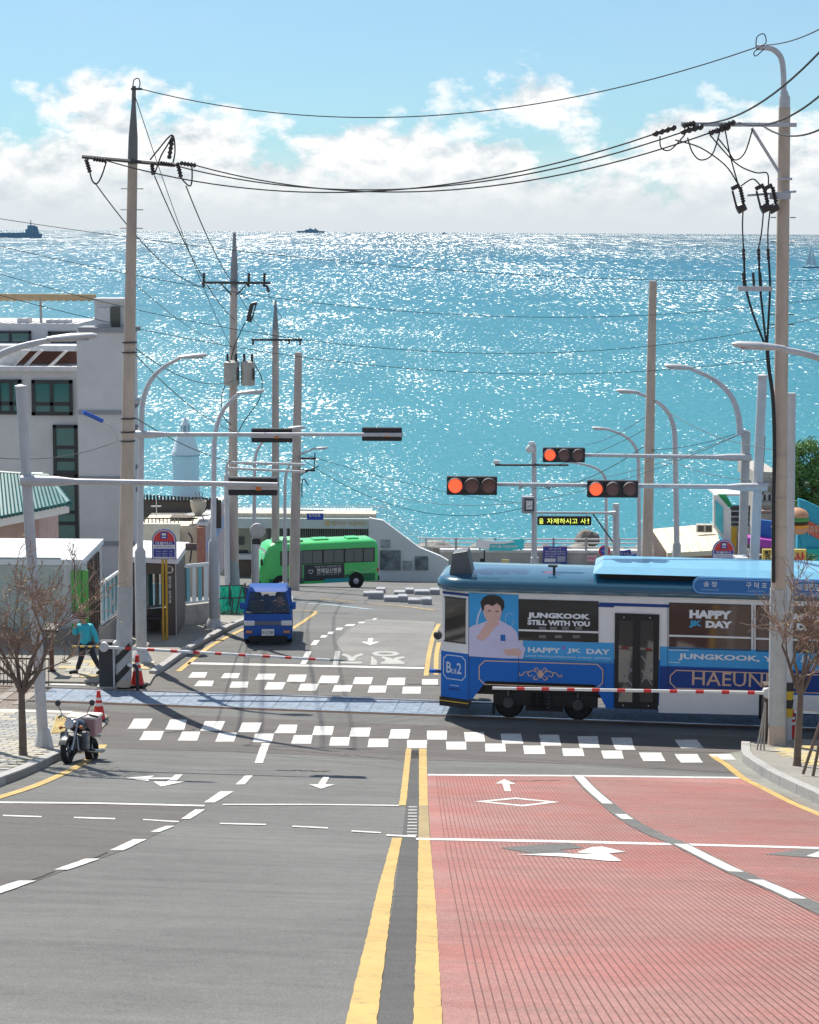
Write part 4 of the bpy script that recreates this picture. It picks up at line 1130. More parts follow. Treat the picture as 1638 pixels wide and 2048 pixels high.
# ballast left of the crossing plates
bal = drape('ballast', [(-40, ctr(-40) - 1.6), (-9.6, ctr(-9.6) - 1.6), (-9.6, ctr(-9.6) + 1.6), (-40, ctr(-40) + 1.6)], M('ballast_stone', (.22, .18, .15), .9, var=.5, scale=14, bump=.6, bscale=18), .006)
struct(bal)
mb = MB()
for k in range(-40, -15): mb.box(k * .6 - .12, k * .6 + .12, -1.2, 1.2, -.02, .02)
for o in [mb.build('sleeper', M('sleeper_concrete', (.3, .27, .24), .9), tk)]: stuff(o)

ROOT = Vector((.90, ctr(.90), .04))
tram = thing('tram', 'blue and white seaside tram crossing the street with poster wraps', 'tram', ROOT, TA)
def T(px, py, yl=-1.25):
    d = ray(px, py); o = ROOT + TN * yl
    s = (o - CAM).dot(TN) / d.dot(TN); p = CAM + d * s - ROOT
    return p.dot(TX), p.z
def TP(pts, yl=-1.25): return [T(*p, yl) for p in pts]
LT = 13.0
BLU = M('tram_blue', (0.008, 0.135, 0.52), 0.4, var=.06, scale=2, spec=.25, grime=.15, gcol=(.01, .08, .32))
BLUN = M('tram_navy', (0.015, 0.055, 0.25), 0.4, var=.06, spec=.25)
TWH = M('tram_white', (0.74, 0.745, 0.76), 0.38, var=.05, scale=1.5, coat=.3, grime=.15, gcol=(.4, .4, .4))
ROOF = M('tram_roof_blue', (0.012, 0.09, 0.155), 0.22, var=.06, scale=1.5, coat=.8)
ROOFL = M('tram_roof_cover', (0.16, 0.42, 0.60), 0.35, var=.06, scale=2, coat=.3)
UND = M('undercarriage_black', (0.012, 0.012, 0.014), 0.6, var=.2, scale=5)
GOLD = M('gold_trim', (0.62, 0.42, 0.30), 0.45, var=.08)
PALE = M('pale_line', (0.55, 0.62, 0.75), 0.5, var=0)
GLS = glass('tram_glass', (0.012, 0.013, 0.016), .05)
GLSR = glass('tram_glass_red', (0.055, 0.02, 0.018), .06)
POSB = M('poster_blue', (0.03, 0.28, 0.66), 0.45, var=.08, scale=1.2)
POSB2 = M('poster_blue_light', (0.035, 0.33, 0.70), 0.45, var=.1, scale=1.2)
TXT = M('poster_white', (0.72, 0.75, 0.80), 0.5, var=0)
zb = 1.62                                              # belt line between blue and white
L1 = lambda px, py: T(px, py)[0]
xA = T(968, 1372)[0]; xB = T(1200, 1378)[0]; xD0 = T(1229, 1300)[0]; xD1 = T(1318, 1300)[0]
MB().prism([(.7, zb), (.7, .52), (xA - .28, .52), (xA + .05, .98), (xB - .12, .98), (xB + .1, .52), (LT, .52), (LT, zb)], -1.25, 1.25).build('lower_body', BLU, tram)
plan = [(0, -.95), (.7, -1.25), (.7, 1.25), (0, .95)]
MB().prismz(plan, .50, zb).build('nose', BLU, tram)
nb = MB().prismz([(-.03, -.97), (.7, -1.262), (.7, 1.262), (-.03, .97)], .28, .498).build('bumper', UND, tram)
MB().prismz([(-.035, -.975), (.7, -1.268), (.7, -1.25), (-.02, -.96)], .40, .425).build('bumper_stripe', WARNY, nb)
MB().prismz([(.02, -.95), (.7, -1.245), (LT, -1.245), (LT, 1.245), (.7, 1.245), (.02, .95)], zb, 3.14).build('upper_body', TWH, tram)
# roof: rounded front, dark eave band and glossy crown
def plan_ring(o, z, n=7):
    x0 = -.06 - o; h = 1.27 + o; r = max(.08, .62 + o); pts = []
    for i in range(n + 1):
        a = math.pi + math.pi / 2 * i / n
        pts.append((x0 + r + r * math.cos(a), -h + r + r * math.sin(a), z))
    pts += [(LT, -h, z), (LT, h, z)]
    for i in range(n + 1):
        a = math.pi / 2 + math.pi / 2 * i / n
        pts.append((x0 + r + r * math.cos(a), h - r + r * math.sin(a), z))
    return pts
rings = [plan_ring(o, z) for o, z in ((-.03, 3.13), (.05, 3.15), (.085, 3.22), (.075, 3.31), (.02, 3.39), (-.09, 3.44), (-.30, 3.485), (-.62, 3.52), (-1.0, 3.535))]
vs = [p for r in rings for p in r]; n = len(rings[0]); fs = []
for k in range(len(rings) - 1):
    for i in range(n):
        j = (i + 1) % n; fs.append((k * n + i, k * n + j, (k + 1) * n + j, (k + 1) * n + i))
fs.append(tuple(range((len(rings) - 1) * n, len(rings) * n)))
rf_ = MB().add(vs, fs).build('roof', ROOF, tram, True)
def panel(name, pts, mat, par=None, yl=-1.25, th=.006, off=0.0):
    return MB().prism(TP(pts, yl), yl - off - th, yl - off).build(name, mat, par or tram)
def rect(x0, y0, x1, y1, k=.035): return [(x0, y0), (x1, y0 + (x1 - x0) * k), (x1, y1 + (x1 - x0) * k), (x0, y1)]
# navy line under the eave and door-side navy stripe
panel('belt_stripe', rect(938, 1202, 1228, 1206, .03), BLUN)
panel('belt_stripe', [(1198, 1205), (1338, 1209), (1338, 1215), (1198, 1211)], BLUN, off=.004)
# chamfered nose: window, number frame
CH = math.atan2(-.30, .70)
cm = Matrix.Translation((0, -.95, 0)) @ Matrix.Rotation(CH, 4, 'Z')
cl = math.hypot(.7, .3)
def nose_box(name, x0, x1, z0, z1, mat, th=.008, off=0.0): return MB().box(x0, x1, -off - th, -off, z0, z1, cm).build(name, mat, tram)
nose_box('belt_stripe', .03, cl - .01, 3.02, 3.08, BLUN)
w = nose_box('window', .10, cl - .1, 1.88, 2.94, GLS, .012)
MB().box(.08, cl - .08, -.02, -.0125, 2.93, 2.96, cm).build('window_frame', BLACK, w)
MB().box(.08, cl - .08, -.02, -.0125, 1.86, 1.885, cm).build('window_frame', BLACK, w)
def frame_line(x0, x1, z0, z1, y, wd, mat, c=.09, mtx=None, name='trim_frame'):
    def rr(i): return [(x0 + c + i * .4, z0 + i), (x1 - c - i * .4, z0 + i), (x1 - i, z0 + c + i * .4), (x1 - i, z1 - c - i * .4), (x1 - c - i * .4, z1 - i), (x0 + c + i * .4, z1 - i), (x0 + i, z1 - c - i * .4), (x0 + i, z0 + c + i * .4)]
    a, b = rr(0), rr(wd); vs = [(x, y, z) for x, z in a] + [(x, y, z) for x, z in b]
    fs = [(i, (i + 1) % 8, 8 + (i + 1) % 8, 8 + i) for i in range(8)]
    return MB().add(vs, fs, mtx).build(name, mat, tram)
frame_line(.06, cl - .08, .95, 1.55, -.004, .022, PALE, .10, cm)
for s, xx, ww, hh, zz in (('B', .22, .14, .27, 1.24), ('LUE', .36, .14, .12, 1.16), ('2', .50, .13, .27, 1.24)):
    text(s, ww, hh, PALE, tram, cm @ Vector((xx, -.006, zz)), 'lettering', .015, rz=CH)
nose_box('step_slot', .25, .5, .80, .815, PALE, .004); nose_box('step_slot', .22, .52, .70, .74, BLUN, .004)
# poster with a seated figure in a white shirt
po = panel('poster', [(937, 1185), (1037, 1190), (1037, 1290), (1052, 1300), (1046, 1319), (937, 1312)], POSB2, th=.008)
SKIN = M('poster_skin', (.66, .42, .38), .5, var=.06); SHIRT = M('poster_shirt', (.58, .56, .78), .5, var=.06, scale=2); HAIR = M('poster_hair', (.025, .02, .02), .5, var=.1)
def flat(name, pts, mat, lv, par): return panel(name, pts, mat, par, th=.002, off=.008 + lv * .0025)
flat('swirl', [(952, 1248), (955, 1230), (962, 1215), (964, 1216), (958, 1232), (955, 1248)], PALE, 0, po)
mb = MB(); pts = [T(1019 + 8 * math.cos(a), 1240 + 14 * math.sin(a)) for a in [k * .35 for k in range(17)]]
mb.tube([(x, -1.26, z) for x, z in pts], .006, 4); mb.build('swirl', PALE, po)
flat('shirt', [(937, 1312), (937, 1256), (948, 1250), (960, 1247), (978, 1240), (996, 1238), (1010, 1246), (1024, 1254), (1034, 1264), (1038, 1284), (1051, 1296), (1046, 1317), (1000, 1316)], SHIRT, 1, po)
flat('face', [(966, 1218), (968, 1230), (974, 1241), (982, 1247), (992, 1246), (1000, 1238), (1004, 1222), (1003, 1208), (988, 1200), (970, 1204)], SKIN, 2, po)
flat('neck', [(976, 1240), (996, 1238), (998, 1250), (978, 1252)], SKIN, 1.5, po)
flat('hair', [(963, 1213), (961, 1204), (967, 1195), (976, 1190), (988, 1189.5), (1000, 1193), (1008, 1202), (1009, 1214), (1004, 1224), (1001, 1212), (994, 1206), (985, 1212), (976, 1208), (969, 1211), (968, 1220), (964, 1221)], HAIR, 3, po)
flat('hand', [(972, 1246), (982, 1240), (993, 1241), (997, 1248), (988, 1256), (977, 1272), (966, 1282), (952, 1276), (962, 1262)], SKIN, 4, po)
flat('forearm', [(962, 1300), (990, 1284), (1038, 1280), (1046, 1288), (1042, 1296), (1004, 1300), (980, 1308)], SHIRT, 4, po)
flat('hand', [(1006, 1299), (1032, 1296), (1044, 1302), (1040, 1312), (1012, 1310)], SKIN, 5, po)
flat('card', [(1001, 1269), (1011, 1269.4), (1011, 1282), (1001, 1281.6)], M('card_blue', (.01, .12, .45), .5), 3, po)
mb = flat('eyes', [(976, 1221), (982, 1220), (982, 1222), (976, 1223)], HAIR, 3.5, po); flat('eyes', [(991, 1221), (997, 1222), (997, 1224), (991, 1223)], HAIR, 3.5, po)
# windows
def window(x0, y0, x1, y1, ysplit, mat):
    w_ = panel('window', rect(x0, y0, x1, y1, .028), mat, th=.006, off=.002)
    k = .028 * (x1 - x0)
    panel('window_bar', [(x0, ysplit), (x1, ysplit + k), (x1, ysplit + 3.6 + k), (x0, ysplit + 3.6)], TWH, w_, th=.02, off=.008)
    return w_
# what can be made out through the panes: seats and grab bars as slim real strips on the glass line
def seats(w_, xs, y, mat):
    for x in xs: panel('seat_shape', [(x, y), (x + 14, y + .4), (x + 14, y + 6.4), (x, y + 6)], mat, w_, th=.002, off=.0085)
SEAT = M('seat_dim', (.16, .16, .17), .6)
w1 = window(1037, 1198, 1197, 1280, 1258, GLS)
text('JUNGKOOK', T(1180, 1240)[0] - T(1055, 1240)[0], .165, TXT, tram, ((T(1055, 1240)[0] + T(1180, 1240)[0]) / 2, -1.262, T(1115, 1233)[1]), 'lettering', .055)
text('STILL WITH YOU', T(1180, 1240)[0] - T(1055, 1240)[0], .125, TXT, tram, ((T(1055, 1240)[0] + T(1180, 1240)[0]) / 2, -1.262, T(1115, 1246)[1]), 'lettering', .055)
seats(w1, (1078, 1100, 1124, 1150), 1253, SEAT); seats(w1, (1078, 1110, 1146), 1270, SEAT)
w2 = window(1338, 1205, 1502, 1297, 1269, GLSR)
text('HAPPY', .98, .20, TXT, tram, (T(1421, 1229)[0], -1.262, T(1421, 1229)[1]), 'lettering', .07)
text('JK', .30, .17, M('poster_cyan', (.02, .33, .62), .5), tram, (T(1391, 1249)[0], -1.262, T(1391, 1248)[1]), 'lettering', .06)
text('DAY', .62, .17, TXT, tram, (T(1438, 1249)[0], -1.262, T(1438, 1249)[1]), 'lettering', .07)
w3 = window(1512, 1210, 1676, 1303, 1275, GLSR)
text('HAPPY', .98, .20, TXT, tram, (T(1605, 1235)[0], -1.262, T(1605, 1235)[1]), 'lettering', .07)
text('DAY', .62, .17, TXT, tram, (T(1620, 1254)[0], -1.262, T(1620, 1254)[1]), 'lettering', .07)
w4 = window(1686, 1216, 1850, 1309, 1281, GLSR)
# banner strips
s1 = panel('banner', [(1046, 1281), (1228, 1286), (1228, 1327), (1046, 1319)], POSB2, th=.005, off=.003)
def stext(s, x0, x1, yc, h, mat=TXT, bold=.03, y=-1.266):
    a = T(x0, yc)[0]; b = T(x1, yc)[0]
    return text(s, b - a, h, mat, tram, ((a + b) / 2, y, T((x0 + x1) / 2, yc)[1]), 'lettering', bold)
stext('HAPPY', 1056, 1121, 1300, .125); stext('JK', 1134, 1163, 1302, .125); stext('DAY', 1173, 1220, 1303, .125)
stext('LOVE FROM JUNGKOOK CHINA 19970901', 1052, 1221, 1314.5, .05, bold=.0)
panel('emblem', [(1124, 1291), (1131, 1291), (1131, 1299), (1124, 1299)], M('emblem_violet', (.25, .2, .6), .5), th=.003, off=.009)
s2 = panel('banner', [(1320, 1293), (1540, 1300), (1700, 1304), (1850, 1309), (1850, 1348), (1700, 1344), (1540, 1338), (1320, 1331)], POSB2, th=.005, off=.003)
stext('JUNGKOOK, YOU', 1356, 1588, 1317, .17, bold=.035)
stext('JK DAY', 1600, 1680, 1318, .17, bold=.035)
for x0, x1, y in ((1337, 1377, 1299), (1337, 1360, 1323.5)): panel('fine_line', [(x0, y), (x1, y + 1), (x1, y + 2.2), (x0, y + 1.2)], TXT, th=.002, off=.009)
# gilt frames, ornament and name band
x0, z0 = T(957, 1370); x1, z1 = T(1207, 1333)
frame_line(x0, x1, z0 + .01, z1 + .06, -1.256, .026, GOLD, .14)
band = panel('name_band', [(1320, 1333), (1850, 1350), (1850, 1394), (1320, 1379)], BLUN, th=.003, off=.001)
x0, z0 = T(1339, 1377); x1, z1 = T(1339, 1339)
frame_line(x0, 12.6, z0, z1, -1.258, .026, GOLD, .14)
stext('HAEUNDAE', 1384, 1612, 1360, .33, GOLD, .004, y=-1.2585)
oc = T(1081, 1349)
def scroll(cx, cz, pts, w, par):
    p = smooth_path([Vector((cx + a, 0, cz + b)) for a, b in pts], 5)
    return MB().tube([Vector((q.x, -1.256, q.z)) for q in p], [w * (1 - .6 * abs(2 * i / (len(p) - 1) - 1)) for i in range(len(p))], 6).build('ornament_scroll', GOLD, par, True)
orn = MB().prism([(oc[0] - .09, oc[1]), (oc[0], oc[1] - .10), (oc[0] + .09, oc[1]), (oc[0], oc[1] + .12)], -1.258, -1.25).build('ornament', GOLD, tram)
for s in (-1, 1):
    for pts in ([(s * .05, .02), (s * .18, .09), (s * .30, .03), (s * .26, -.05), (s * .19, -.01)], [(s * .22, .06), (s * .36, .05), (s * .44, -.03), (s * .51, -.02), (s * .49, .03)], [(s * .03, -.05), (s * .10, -.13), (s * .17, -.08), (s * .10, -.04)], [(s * .02, .05), (s * .09, .16), (s * .15, .10), (s * .08, .08)]):
        scroll(oc[0], oc[1], pts, .017, orn)
# double door
dr = panel('door', [(1230, 1226), (1319, 1229), (1316, 1419), (1228, 1416)], UND, th=.03, off=.0)
DG = glass('door_glass', (.03, .03, .033), .05)
for a, b in ((1238, 1266), (1281, 1307)):
    g = panel('door_leaf', [(a, 1240), (b, 1241), (b - 1.5, 1404), (a - 1.5, 1403)], DG, dr, th=.006, off=.03)
    BAR = M('door_bar', (.22, .23, .25), .4)
    for q in ([(a + 1, 1312), (a + 3, 1310), (b - 1, 1341), (b - 3, 1343)], [(a + 1, 1340), (a + 3, 1338), (b - 1, 1369), (b - 3, 1371)], [(b - 3, 1336), (b - 1, 1338), (a + 3, 1364), (a + 1, 1362)]):
        panel('door_bar', q, BAR, dr, th=.004, off=.037)
for px_, py_ in ((1248, 1234), (1300, 1235), (1246, 1410), (1297, 1411)):
    c = T(px_, py_); MB().tube([(c[0], -1.295, c[1]), (c[0], -1.28, c[1])], .016, 10).build('door_bolt', GALV, dr)
panel('body_edge', [(1200, 1379), (1228, 1380), (1228, 1417), (1212, 1417)], BLU, th=.004, off=.001)
# white skirt panels behind the door
panel('skirt_panel', [(1319, 1381), (1518, 1387), (1517, 1430), (1317, 1425)], TWH, th=.012, off=.004)
panel('skirt_panel', [(1532, 1388), (1850, 1397), (1850, 1428), (1530, 1420)], TWH, th=.012, off=.004)
panel('skirt_gap', [(1518, 1386), (1532, 1387), (1530, 1440), (1517, 1438)], UND, th=.003, off=.002)
# roof fittings
def Rb(x0, x1, yl0, yl1, z0, z1): return MB().box(x0, x1, yl0, yl1, z0, z1)
MB().prism([(.16, 3.40), (.74, 3.44), (.60, 4.05), (.24, 3.98)], -.85, -.25).build('destination_box', M('dest_box', (.10, .115, .13), .5), tram, bevel=.02)
xu = T(1196, 1165, -1.05)[0]
MB().prism([(xu + .06, 3.36), (LT, 3.36), (LT, 3.66), (xu + .06, 3.66)], -.92, .92).build('roof_unit', UND, tram)
cv_ = MB().add([(xu - .12, -1.12, 3.63), (LT, -1.12, 3.63), (LT, -.80, 3.76), (xu + .08, -.80, 3.76), (xu - .12, 1.12, 3.63), (LT, 1.12, 3.63), (LT, .80, 3.76), (xu + .08, .80, 3.76)],
             [(0, 1, 2, 3), (3, 2, 6, 7), (7, 6, 5, 4), (0, 3, 7, 4), (0, 4, 5, 1), (1, 5, 6, 2)]).build('roof_cover', ROOFL, tram)
c = T(1108, 1150, -.6)
MB().tube([(c[0], -.6, 3.5), (c[0], -.6, 3.68)], .03, 8).build('camera_stalk', BLACK, tram); MB().cbox((c[0] - .03, -.6, 3.70), (.22, .10, .05)).build('roof_camera', DGREY, tram)
# line map board on the eave
a = T(1384, 1176, -1.36); zc = T(1440, 1172, -1.36)[1]
SB = M('line_board', (.012, .14, .42), .4, var=.05); SBL = M('line_board_edge', (.25, .48, .72), .5, var=0)
hb = .20
pl = [(a[0] + hb - hb * math.cos(k * .19625 * 1.0), zc + hb * math.sin(-math.pi / 2 + 0) * 0 + hb * math.sin(-math.pi / 2 + k * math.pi / 8)) if 0 else (a[0] + hb + hb * math.cos(math.pi / 2 + k * math.pi / 8), zc + hb * math.sin(math.pi / 2 + k * math.pi / 8)) for k in range(9)]
board = MB().prism(pl + [(LT - .2, zc - hb), (LT - .2, zc + hb)], -1.42, -1.33).build('line_board', SB, tram)
h2 = hb - .035; cx_ = a[0] + hb
lin = [(LT - .3, -1.424, zc + h2)] + [(cx_ + h2 * math.cos(math.pi / 2 + k * math.pi / 8), -1.424, zc + h2 * math.sin(math.pi / 2 + k * math.pi / 8)) for k in range(9)] + [(LT - .3, -1.424, zc - h2)]
MB().tube(lin, .012, 4).build('board_line', SBL, board)
def bt(s, px_, dz, w_, h_): 
    x_ = T(px_, 1172, -1.42)[0]; text(s, w_, h_, SBL if h_ < .06 else TXT, tram, (x_, -1.426, zc + dz), 'lettering', .01)
bt('송 정', 1420, .05, .30, .13); bt('SONGJEONG', 1420, -.09, .42, .05); bt('구 덕 포', 1513, .05, .48, .14); bt('GUDEOKPO', 1513, -.09, .40, .05); bt('다릿돌전망대', 1618, .04, .78, .16); bt('DARITDOL OBSERVATORY', 1618, -.10, .7, .05)
for px_ in (1520, 1520, 1520): pass
# mirror arms at the third window
# bogie
bg = MB().box(T(985, 1400)[0], T(1195, 1400)[0], -1.03, -.88, .36, .66).build('bogie_frame', UND, tram)
HUB = M('hub_grey', (.10, .105, .11), .45, metal=.4)
for px_ in (1017, 1156):
    x_ = T(px_, 1405, -1.0)[0]
    wv = MB().tube([(x_, -.82, .345), (x_, -.78, .345), (x_, -.64, .345)], [.30, .345, .36], 28).build('wheel', UND, tram, True)
    MB().tube([(x_, -1.08, .42), (x_, -.84, .42)], [.13, .16], 16).build('axle_box', DGREY, wv, True)
    mb = MB(); mb.tube([(x_ + .10 * math.cos(k * .3927), -1.085, .42 + .10 * math.sin(k * .3927)) for k in range(17)], .014, 6, False); mb.build('hub_ring', HUB, wv, True)
    MB().tube([(x_ - .0, -1.08, .60), (x_, -1.08, .72)], .03, 8).build('lifting_eye', HUB, wv, True)
for px_ in (1066, 1082, 1098):
    x_ = T(px_, 1400, -1.0)[0]; mb = MB()
    mb.tube([(x_ + .05 * math.cos(k * .9), -1.1 + .05 * math.sin(k * .9), .30 + k * .012) for k in range(34)], .012, 5); mb.build('spring', HUB if px_ == 1098 else UND, bg, True)
MB().box(T(1050, 1400)[0], T(1125, 1400)[0], -.96, -.6, .22, .34).build('brake_beam', UND, bg)
MB().box(T(1035, 1400)[0], T(1060, 1400)[0], -1.02, -.9, .40, .80).build('bogie_bracket', UND, bg)
MB().tube([(T(986, 1400)[0], -1.0, .40), (T(986, 1400)[0], -1.0, .12)], .03, 8).build('sand_pipe', UND, bg)
MB().box(xA - .2, LT - 1, -1.0, 1.0, .60, .97).build('underframe', UND, tram)
# far side details of the front: coupler, round lamp
MB().tube([(-.02, -.35, .98), (-.35, -.35, .98)], .05, 10).build('coupler', BLU, tram)
MB().tube([(-.02, -.6, 1.05), (-.16, -.6, 1.05)], .03, 8).build('hose', BLACK, tram)
MB().sphere((-.12, -.62, 1.93), .11, 14, 10).build('round_lamp', BLACK, tram, True)
MB().tube([(.05, -.62, 1.93), (-.12, -.62, 1.93)], .02, 6).build('round_lamp_stalk', BLACK, tram)

SEAM = M('panel_seam_dark', (.02, .025, .04), .6)
for xa, ya, yb in ((937, 1190, 1400), (1037, 1286, 1372), (1207, 1330, 1376), (1335, 1215, 1425), (1425, 1383, 1427), (1507, 1212, 1298)):
    panel('panel_seam', [(xa, ya), (xa + .9, ya), (xa + .9, yb), (xa, yb)], SEAM, th=.002, off=.0125)
panel('panel_seam', [(938, 1312), (1228, 1324.5), (1228, 1325.5), (938, 1313)], SEAM, th=.002, off=.0095)
for x0, y0, x1, y1 in ((1037, 1198, 1197, 1280), (1338, 1205, 1502, 1297), (1512, 1210, 1676, 1303)):
    k = .028 * (x1 - x0)
    for q in ([(x0, y0), (x1, y0 + k), (x1, y0 + 1.6 + k), (x0, y0 + 1.6)], [(x0, y1 - 1.6), (x1, y1 - 1.6 + k), (x1, y1 + k), (x0, y1)], [(x0, y0), (x0 + 1.6, y0), (x0 + 1.6, y1), (x0, y1)], [(x1 - 1.6, y0 + k), (x1, y0 + k), (x1, y1 + k), (x1 - 1.6, y1 + k)]):
        panel('window_seal', q, BLACK, th=.004, off=.0085)
# ------------------------------------------------------------------ vehicles, people, crossing gear
def skin_fig(name, vs, es, rad, mat, parent, sub=2):
    me = bpy.data.meshes.new(name); me.from_pydata([tuple(v) for v in vs], es, [])
    o = bpy.data.objects.new(name, me); col.objects.link(o); o.parent = parent
    me.materials.append(mat)
    o.modifiers.new('skin', 'SKIN').use_smooth_shade = True
    for i, d in enumerate(me.skin_vertices[0].data):
        r = rad[i]; d.radius = r if isinstance(r, tuple) else (r, r); d.use_root = (i == 0)
    s = o.modifiers.new('sub', 'SUBSURF'); s.levels = sub; s.render_levels = sub
    ts = bpy.data.scenes.new('tmp'); ts.collection.objects.link(o); col.objects.unlink(o); o.parent = None
    with bpy.context.temp_override(scene=ts, view_layer=ts.view_layers[0]):
        dg = bpy.context.evaluated_depsgraph_get(); dg.update()
        m2 = bpy.data.meshes.new_from_object(o.evaluated_get(dg))
    ts.collection.objects.unlink(o); bpy.data.scenes.remove(ts); col.objects.link(o); o.parent = parent
    o.modifiers.clear(); o.data = m2; m2.materials.clear(); m2.materials.append(mat)
    for p in m2.polygons: p.use_smooth = True
    return o
RUB = M('tyre_rubber', (.016, .016, .017), .8, var=.2)
CHR = M('chrome', (.38, .38, .39), .25, metal=.9, var=0)
LAMPW = M('headlamp', (.62, .64, .66), .15, var=.05)
AMB = M('amber_lamp', (.6, .22, .08), .3, var=0)
SKN = M('skin', (.42, .24, .17), .6, var=.06)
HAIRB = M('hair_black', (.012, .011, .011), .7, var=.2)

# ---- blue mini truck
b = G(536, 1292); b.z = gz(b.x, b.y)
tr = thing('mini_truck', 'small blue flatbed truck with a driver, facing the camera', 'truck', b, R(3))
TB = M('truck_blue', (.012, .085, .36), .35, var=.1, scale=3, coat=.1, spec=.3, grime=.2, gcol=(.05, .07, .12))
k_ = 1 / pxm(b)
hw = 48.5 * k_; hr = 37.5 * k_
prof = [(.02, .20, hw * .97), (-.02, .42, hw), (.0, .62, hw), (.05, .92, hw * .98), (.33, 1.50, hr * 1.02), (.52, 1.60, hr), (1.18, 1.60, hr), (1.28, 1.50, hr * 1.02), (1.32, .92, hw * .98), (1.32, .22, hw)]
vs = []; fs = []
for s in (-1, 1): vs += [(s * w_, y, z) for y, z, w_ in prof]
n = len(prof)
fs += [tuple(range(n - 1, -1, -1)), tuple(range(n, 2 * n))] if False else []
# side walls with window openings: build side as quads around the glass
for s, o in ((0, 0), (1, n)):
    f_ = [(o + 0, o + 1, o + 2, o + 9), (o + 2, o + 3, o + 8, o + 9)]
    fs += [f if s else f[::-1] for f in f_]
for i in range(n):
    j = (i + 1) % n
    if i in (3,): continue                            # windscreen opening
    if i in (7,): continue                            # rear window opening
    fs.append((i, j, n + j, n + i))
cabo = MB().add(vs, fs).build('cab', TB, tr, True)
# pillars and roof edge strips
mb = MB()
for s in (-1, 1):
    a_, c_ = Vector((s * hw * .97, .06, .92)), Vector((s * hr * 1.0, .34, 1.51))
    mb.tube([a_, c_], .035, 6)
    mb.tube([Vector((s * hw * .97, 1.3, .92)), Vector((s * hr * 1.0, 1.27, 1.5))], .05, 6)
    mb.tube([Vector((s * hr, .33, 1.515)), Vector((s * hr, 1.27, 1.515))], .03, 6)
for o in (mb.build('pillar', TB, tr, True),): pass
def quad_panel(name, pts, mat, par): return MB().add(pts, [tuple(range(len(pts)))]).build(name, mat, par)
GLC = glass('vehicle_glass', (.05, .09, .13), .03, alpha=.35)
quad_panel('windscreen', [(-hw * .94, .075, .95), (hw * .94, .075, .95), (hr * .97, .335, 1.485), (-hr * .97, .335, 1.485)], GLC, tr)
# rear wall around the back window
mb = MB()
mb.box(-hw * .95, hw * .95, 1.28, 1.31, .9, 1.22); mb.box(-hr, hr, 1.26, 1.29, 1.44, 1.52)
for s in (-1, 1): mb.box(min(s * hr * .68, s * hw * .95), max(s * hr * .68, s * hw * .95), 1.27, 1.30, 1.2, 1.46)
mb.build('rear_wall', TB, tr)
for s in (-1, 1): quad_panel('side_glass', [(s * hw * .975, .12, .96), (s * hw * .975, 1.25, .96), (s * hr * 1.01, 1.22, 1.48), (s * hr * 1.01, .38, 1.48)], GLC, tr)
MB().box(-hw * .9, hw * .9, .12, .42, .70, .93).build('dashboard', BLACK, tr)
for s in (-1, 1): MB().bbox(s * .31 - .2, s * .31 + .2, 1.02, 1.16, .6, 1.12, .05).build('seat_back', DGREY, tr); MB().bbox(s * .31 - .11, s * .31 + .11, 1.03, 1.13, 1.14, 1.36, .04).build('headrest', BLACK, tr)
for s in (-1, 1):
    x_ = s * 37 * k_
    MB().bbox(x_ - .155, x_ + .155, -.05, .03, .595, .735, .02).build('headlight', LAMPW, tr)
    MB().bbox(s * 37.5 * k_ - .09, s * 37.5 * k_ + .09, -.045, .0, .375, .45, .012).build('turn_lamp', AMB, tr)
MB().box(-25 * k_, 25 * k_, -.025, .01, .615, .715).build('grille', M('grille_grey', (.12, .13, .17), .5), tr)
pl_ = MB().box(-.175, .175, -.055, -.035, .31, .50).build('licence_plate', WHITE, tr)
text('81 소 2780', .30, .09, BLACK, tr, (0, -.058, .405), 'lettering', .01)
MB().box(-hw * .8, hw * .8, .0, .5, .16, .30).build('chassis', UND, tr)
for s in (-1, 1):
    w_ = MB().tube([(s * (hw - .17), .55, .255), (s * (hw - .15), .55, .255), (s * (hw - .02), .55, .255), (s * hw, .55, .255)], [.22, .255, .255, .22], 20).build('wheel', RUB, tr, True)
    MB().tube([(s * hw * .98, .55, .255), (s * (hw + .01), .55, .255)], .13, 14).build('rim', GALV, w_, True)
    w_ = MB().tube([(s * (hw - .17), 2.55, .255), (s * hw, 2.55, .255)], [.255, .255], 20).build('wheel', RUB, tr, True)
    mx_ = MB().bbox(s * (hw + .04) - .065, s * (hw + .04) + .065, .05, .12, 1.04, 1.26, .03).build('wing_mirror', TB, tr)
    MB().tube([(s * hw * .95, .14, 1.08), (s * (hw + .02), .1, 1.12)], .018, 6).build('mirror_arm', BLACK, mx_)
MB().box(-hw, hw, 1.36, 3.2, .55, .62).build('bed_floor', TB, tr)
for s in (-1, 1): MB().box(min(s * hw, s * (hw - .04)), max(s * hw, s * (hw - .04)), 1.36, 3.2, .56, .86).build('bed_side', M('bed_side', (.35, .36, .4), .5), tr)
MB().box(-hw, hw, 3.2, 3.24, .55, .86).build('tailgate', TB, tr)
MB().tube([(-.12, .30, 1.40), (.02, .30, 1.42)], .03, 6).build('rear_view_mirror', BLACK, tr)
mb = MB(); mb.tube([(.30 + .17 * math.cos(k * .3927), .46 + .05 * math.sin(k * .3927), .98 + .14 * math.sin(k * .3927)) for k in range(17)], .014, 6, False); mb.build('steering_wheel', BLACK, tr, True)
dv = thing('person', 'driver in a dark blue jacket behind the mini truck\'s windscreen', 'person', tr.matrix_basis @ Vector((.31, .82, .52)) if 0 else b + Vector((.31 - .04, .86, .52)), R(3))
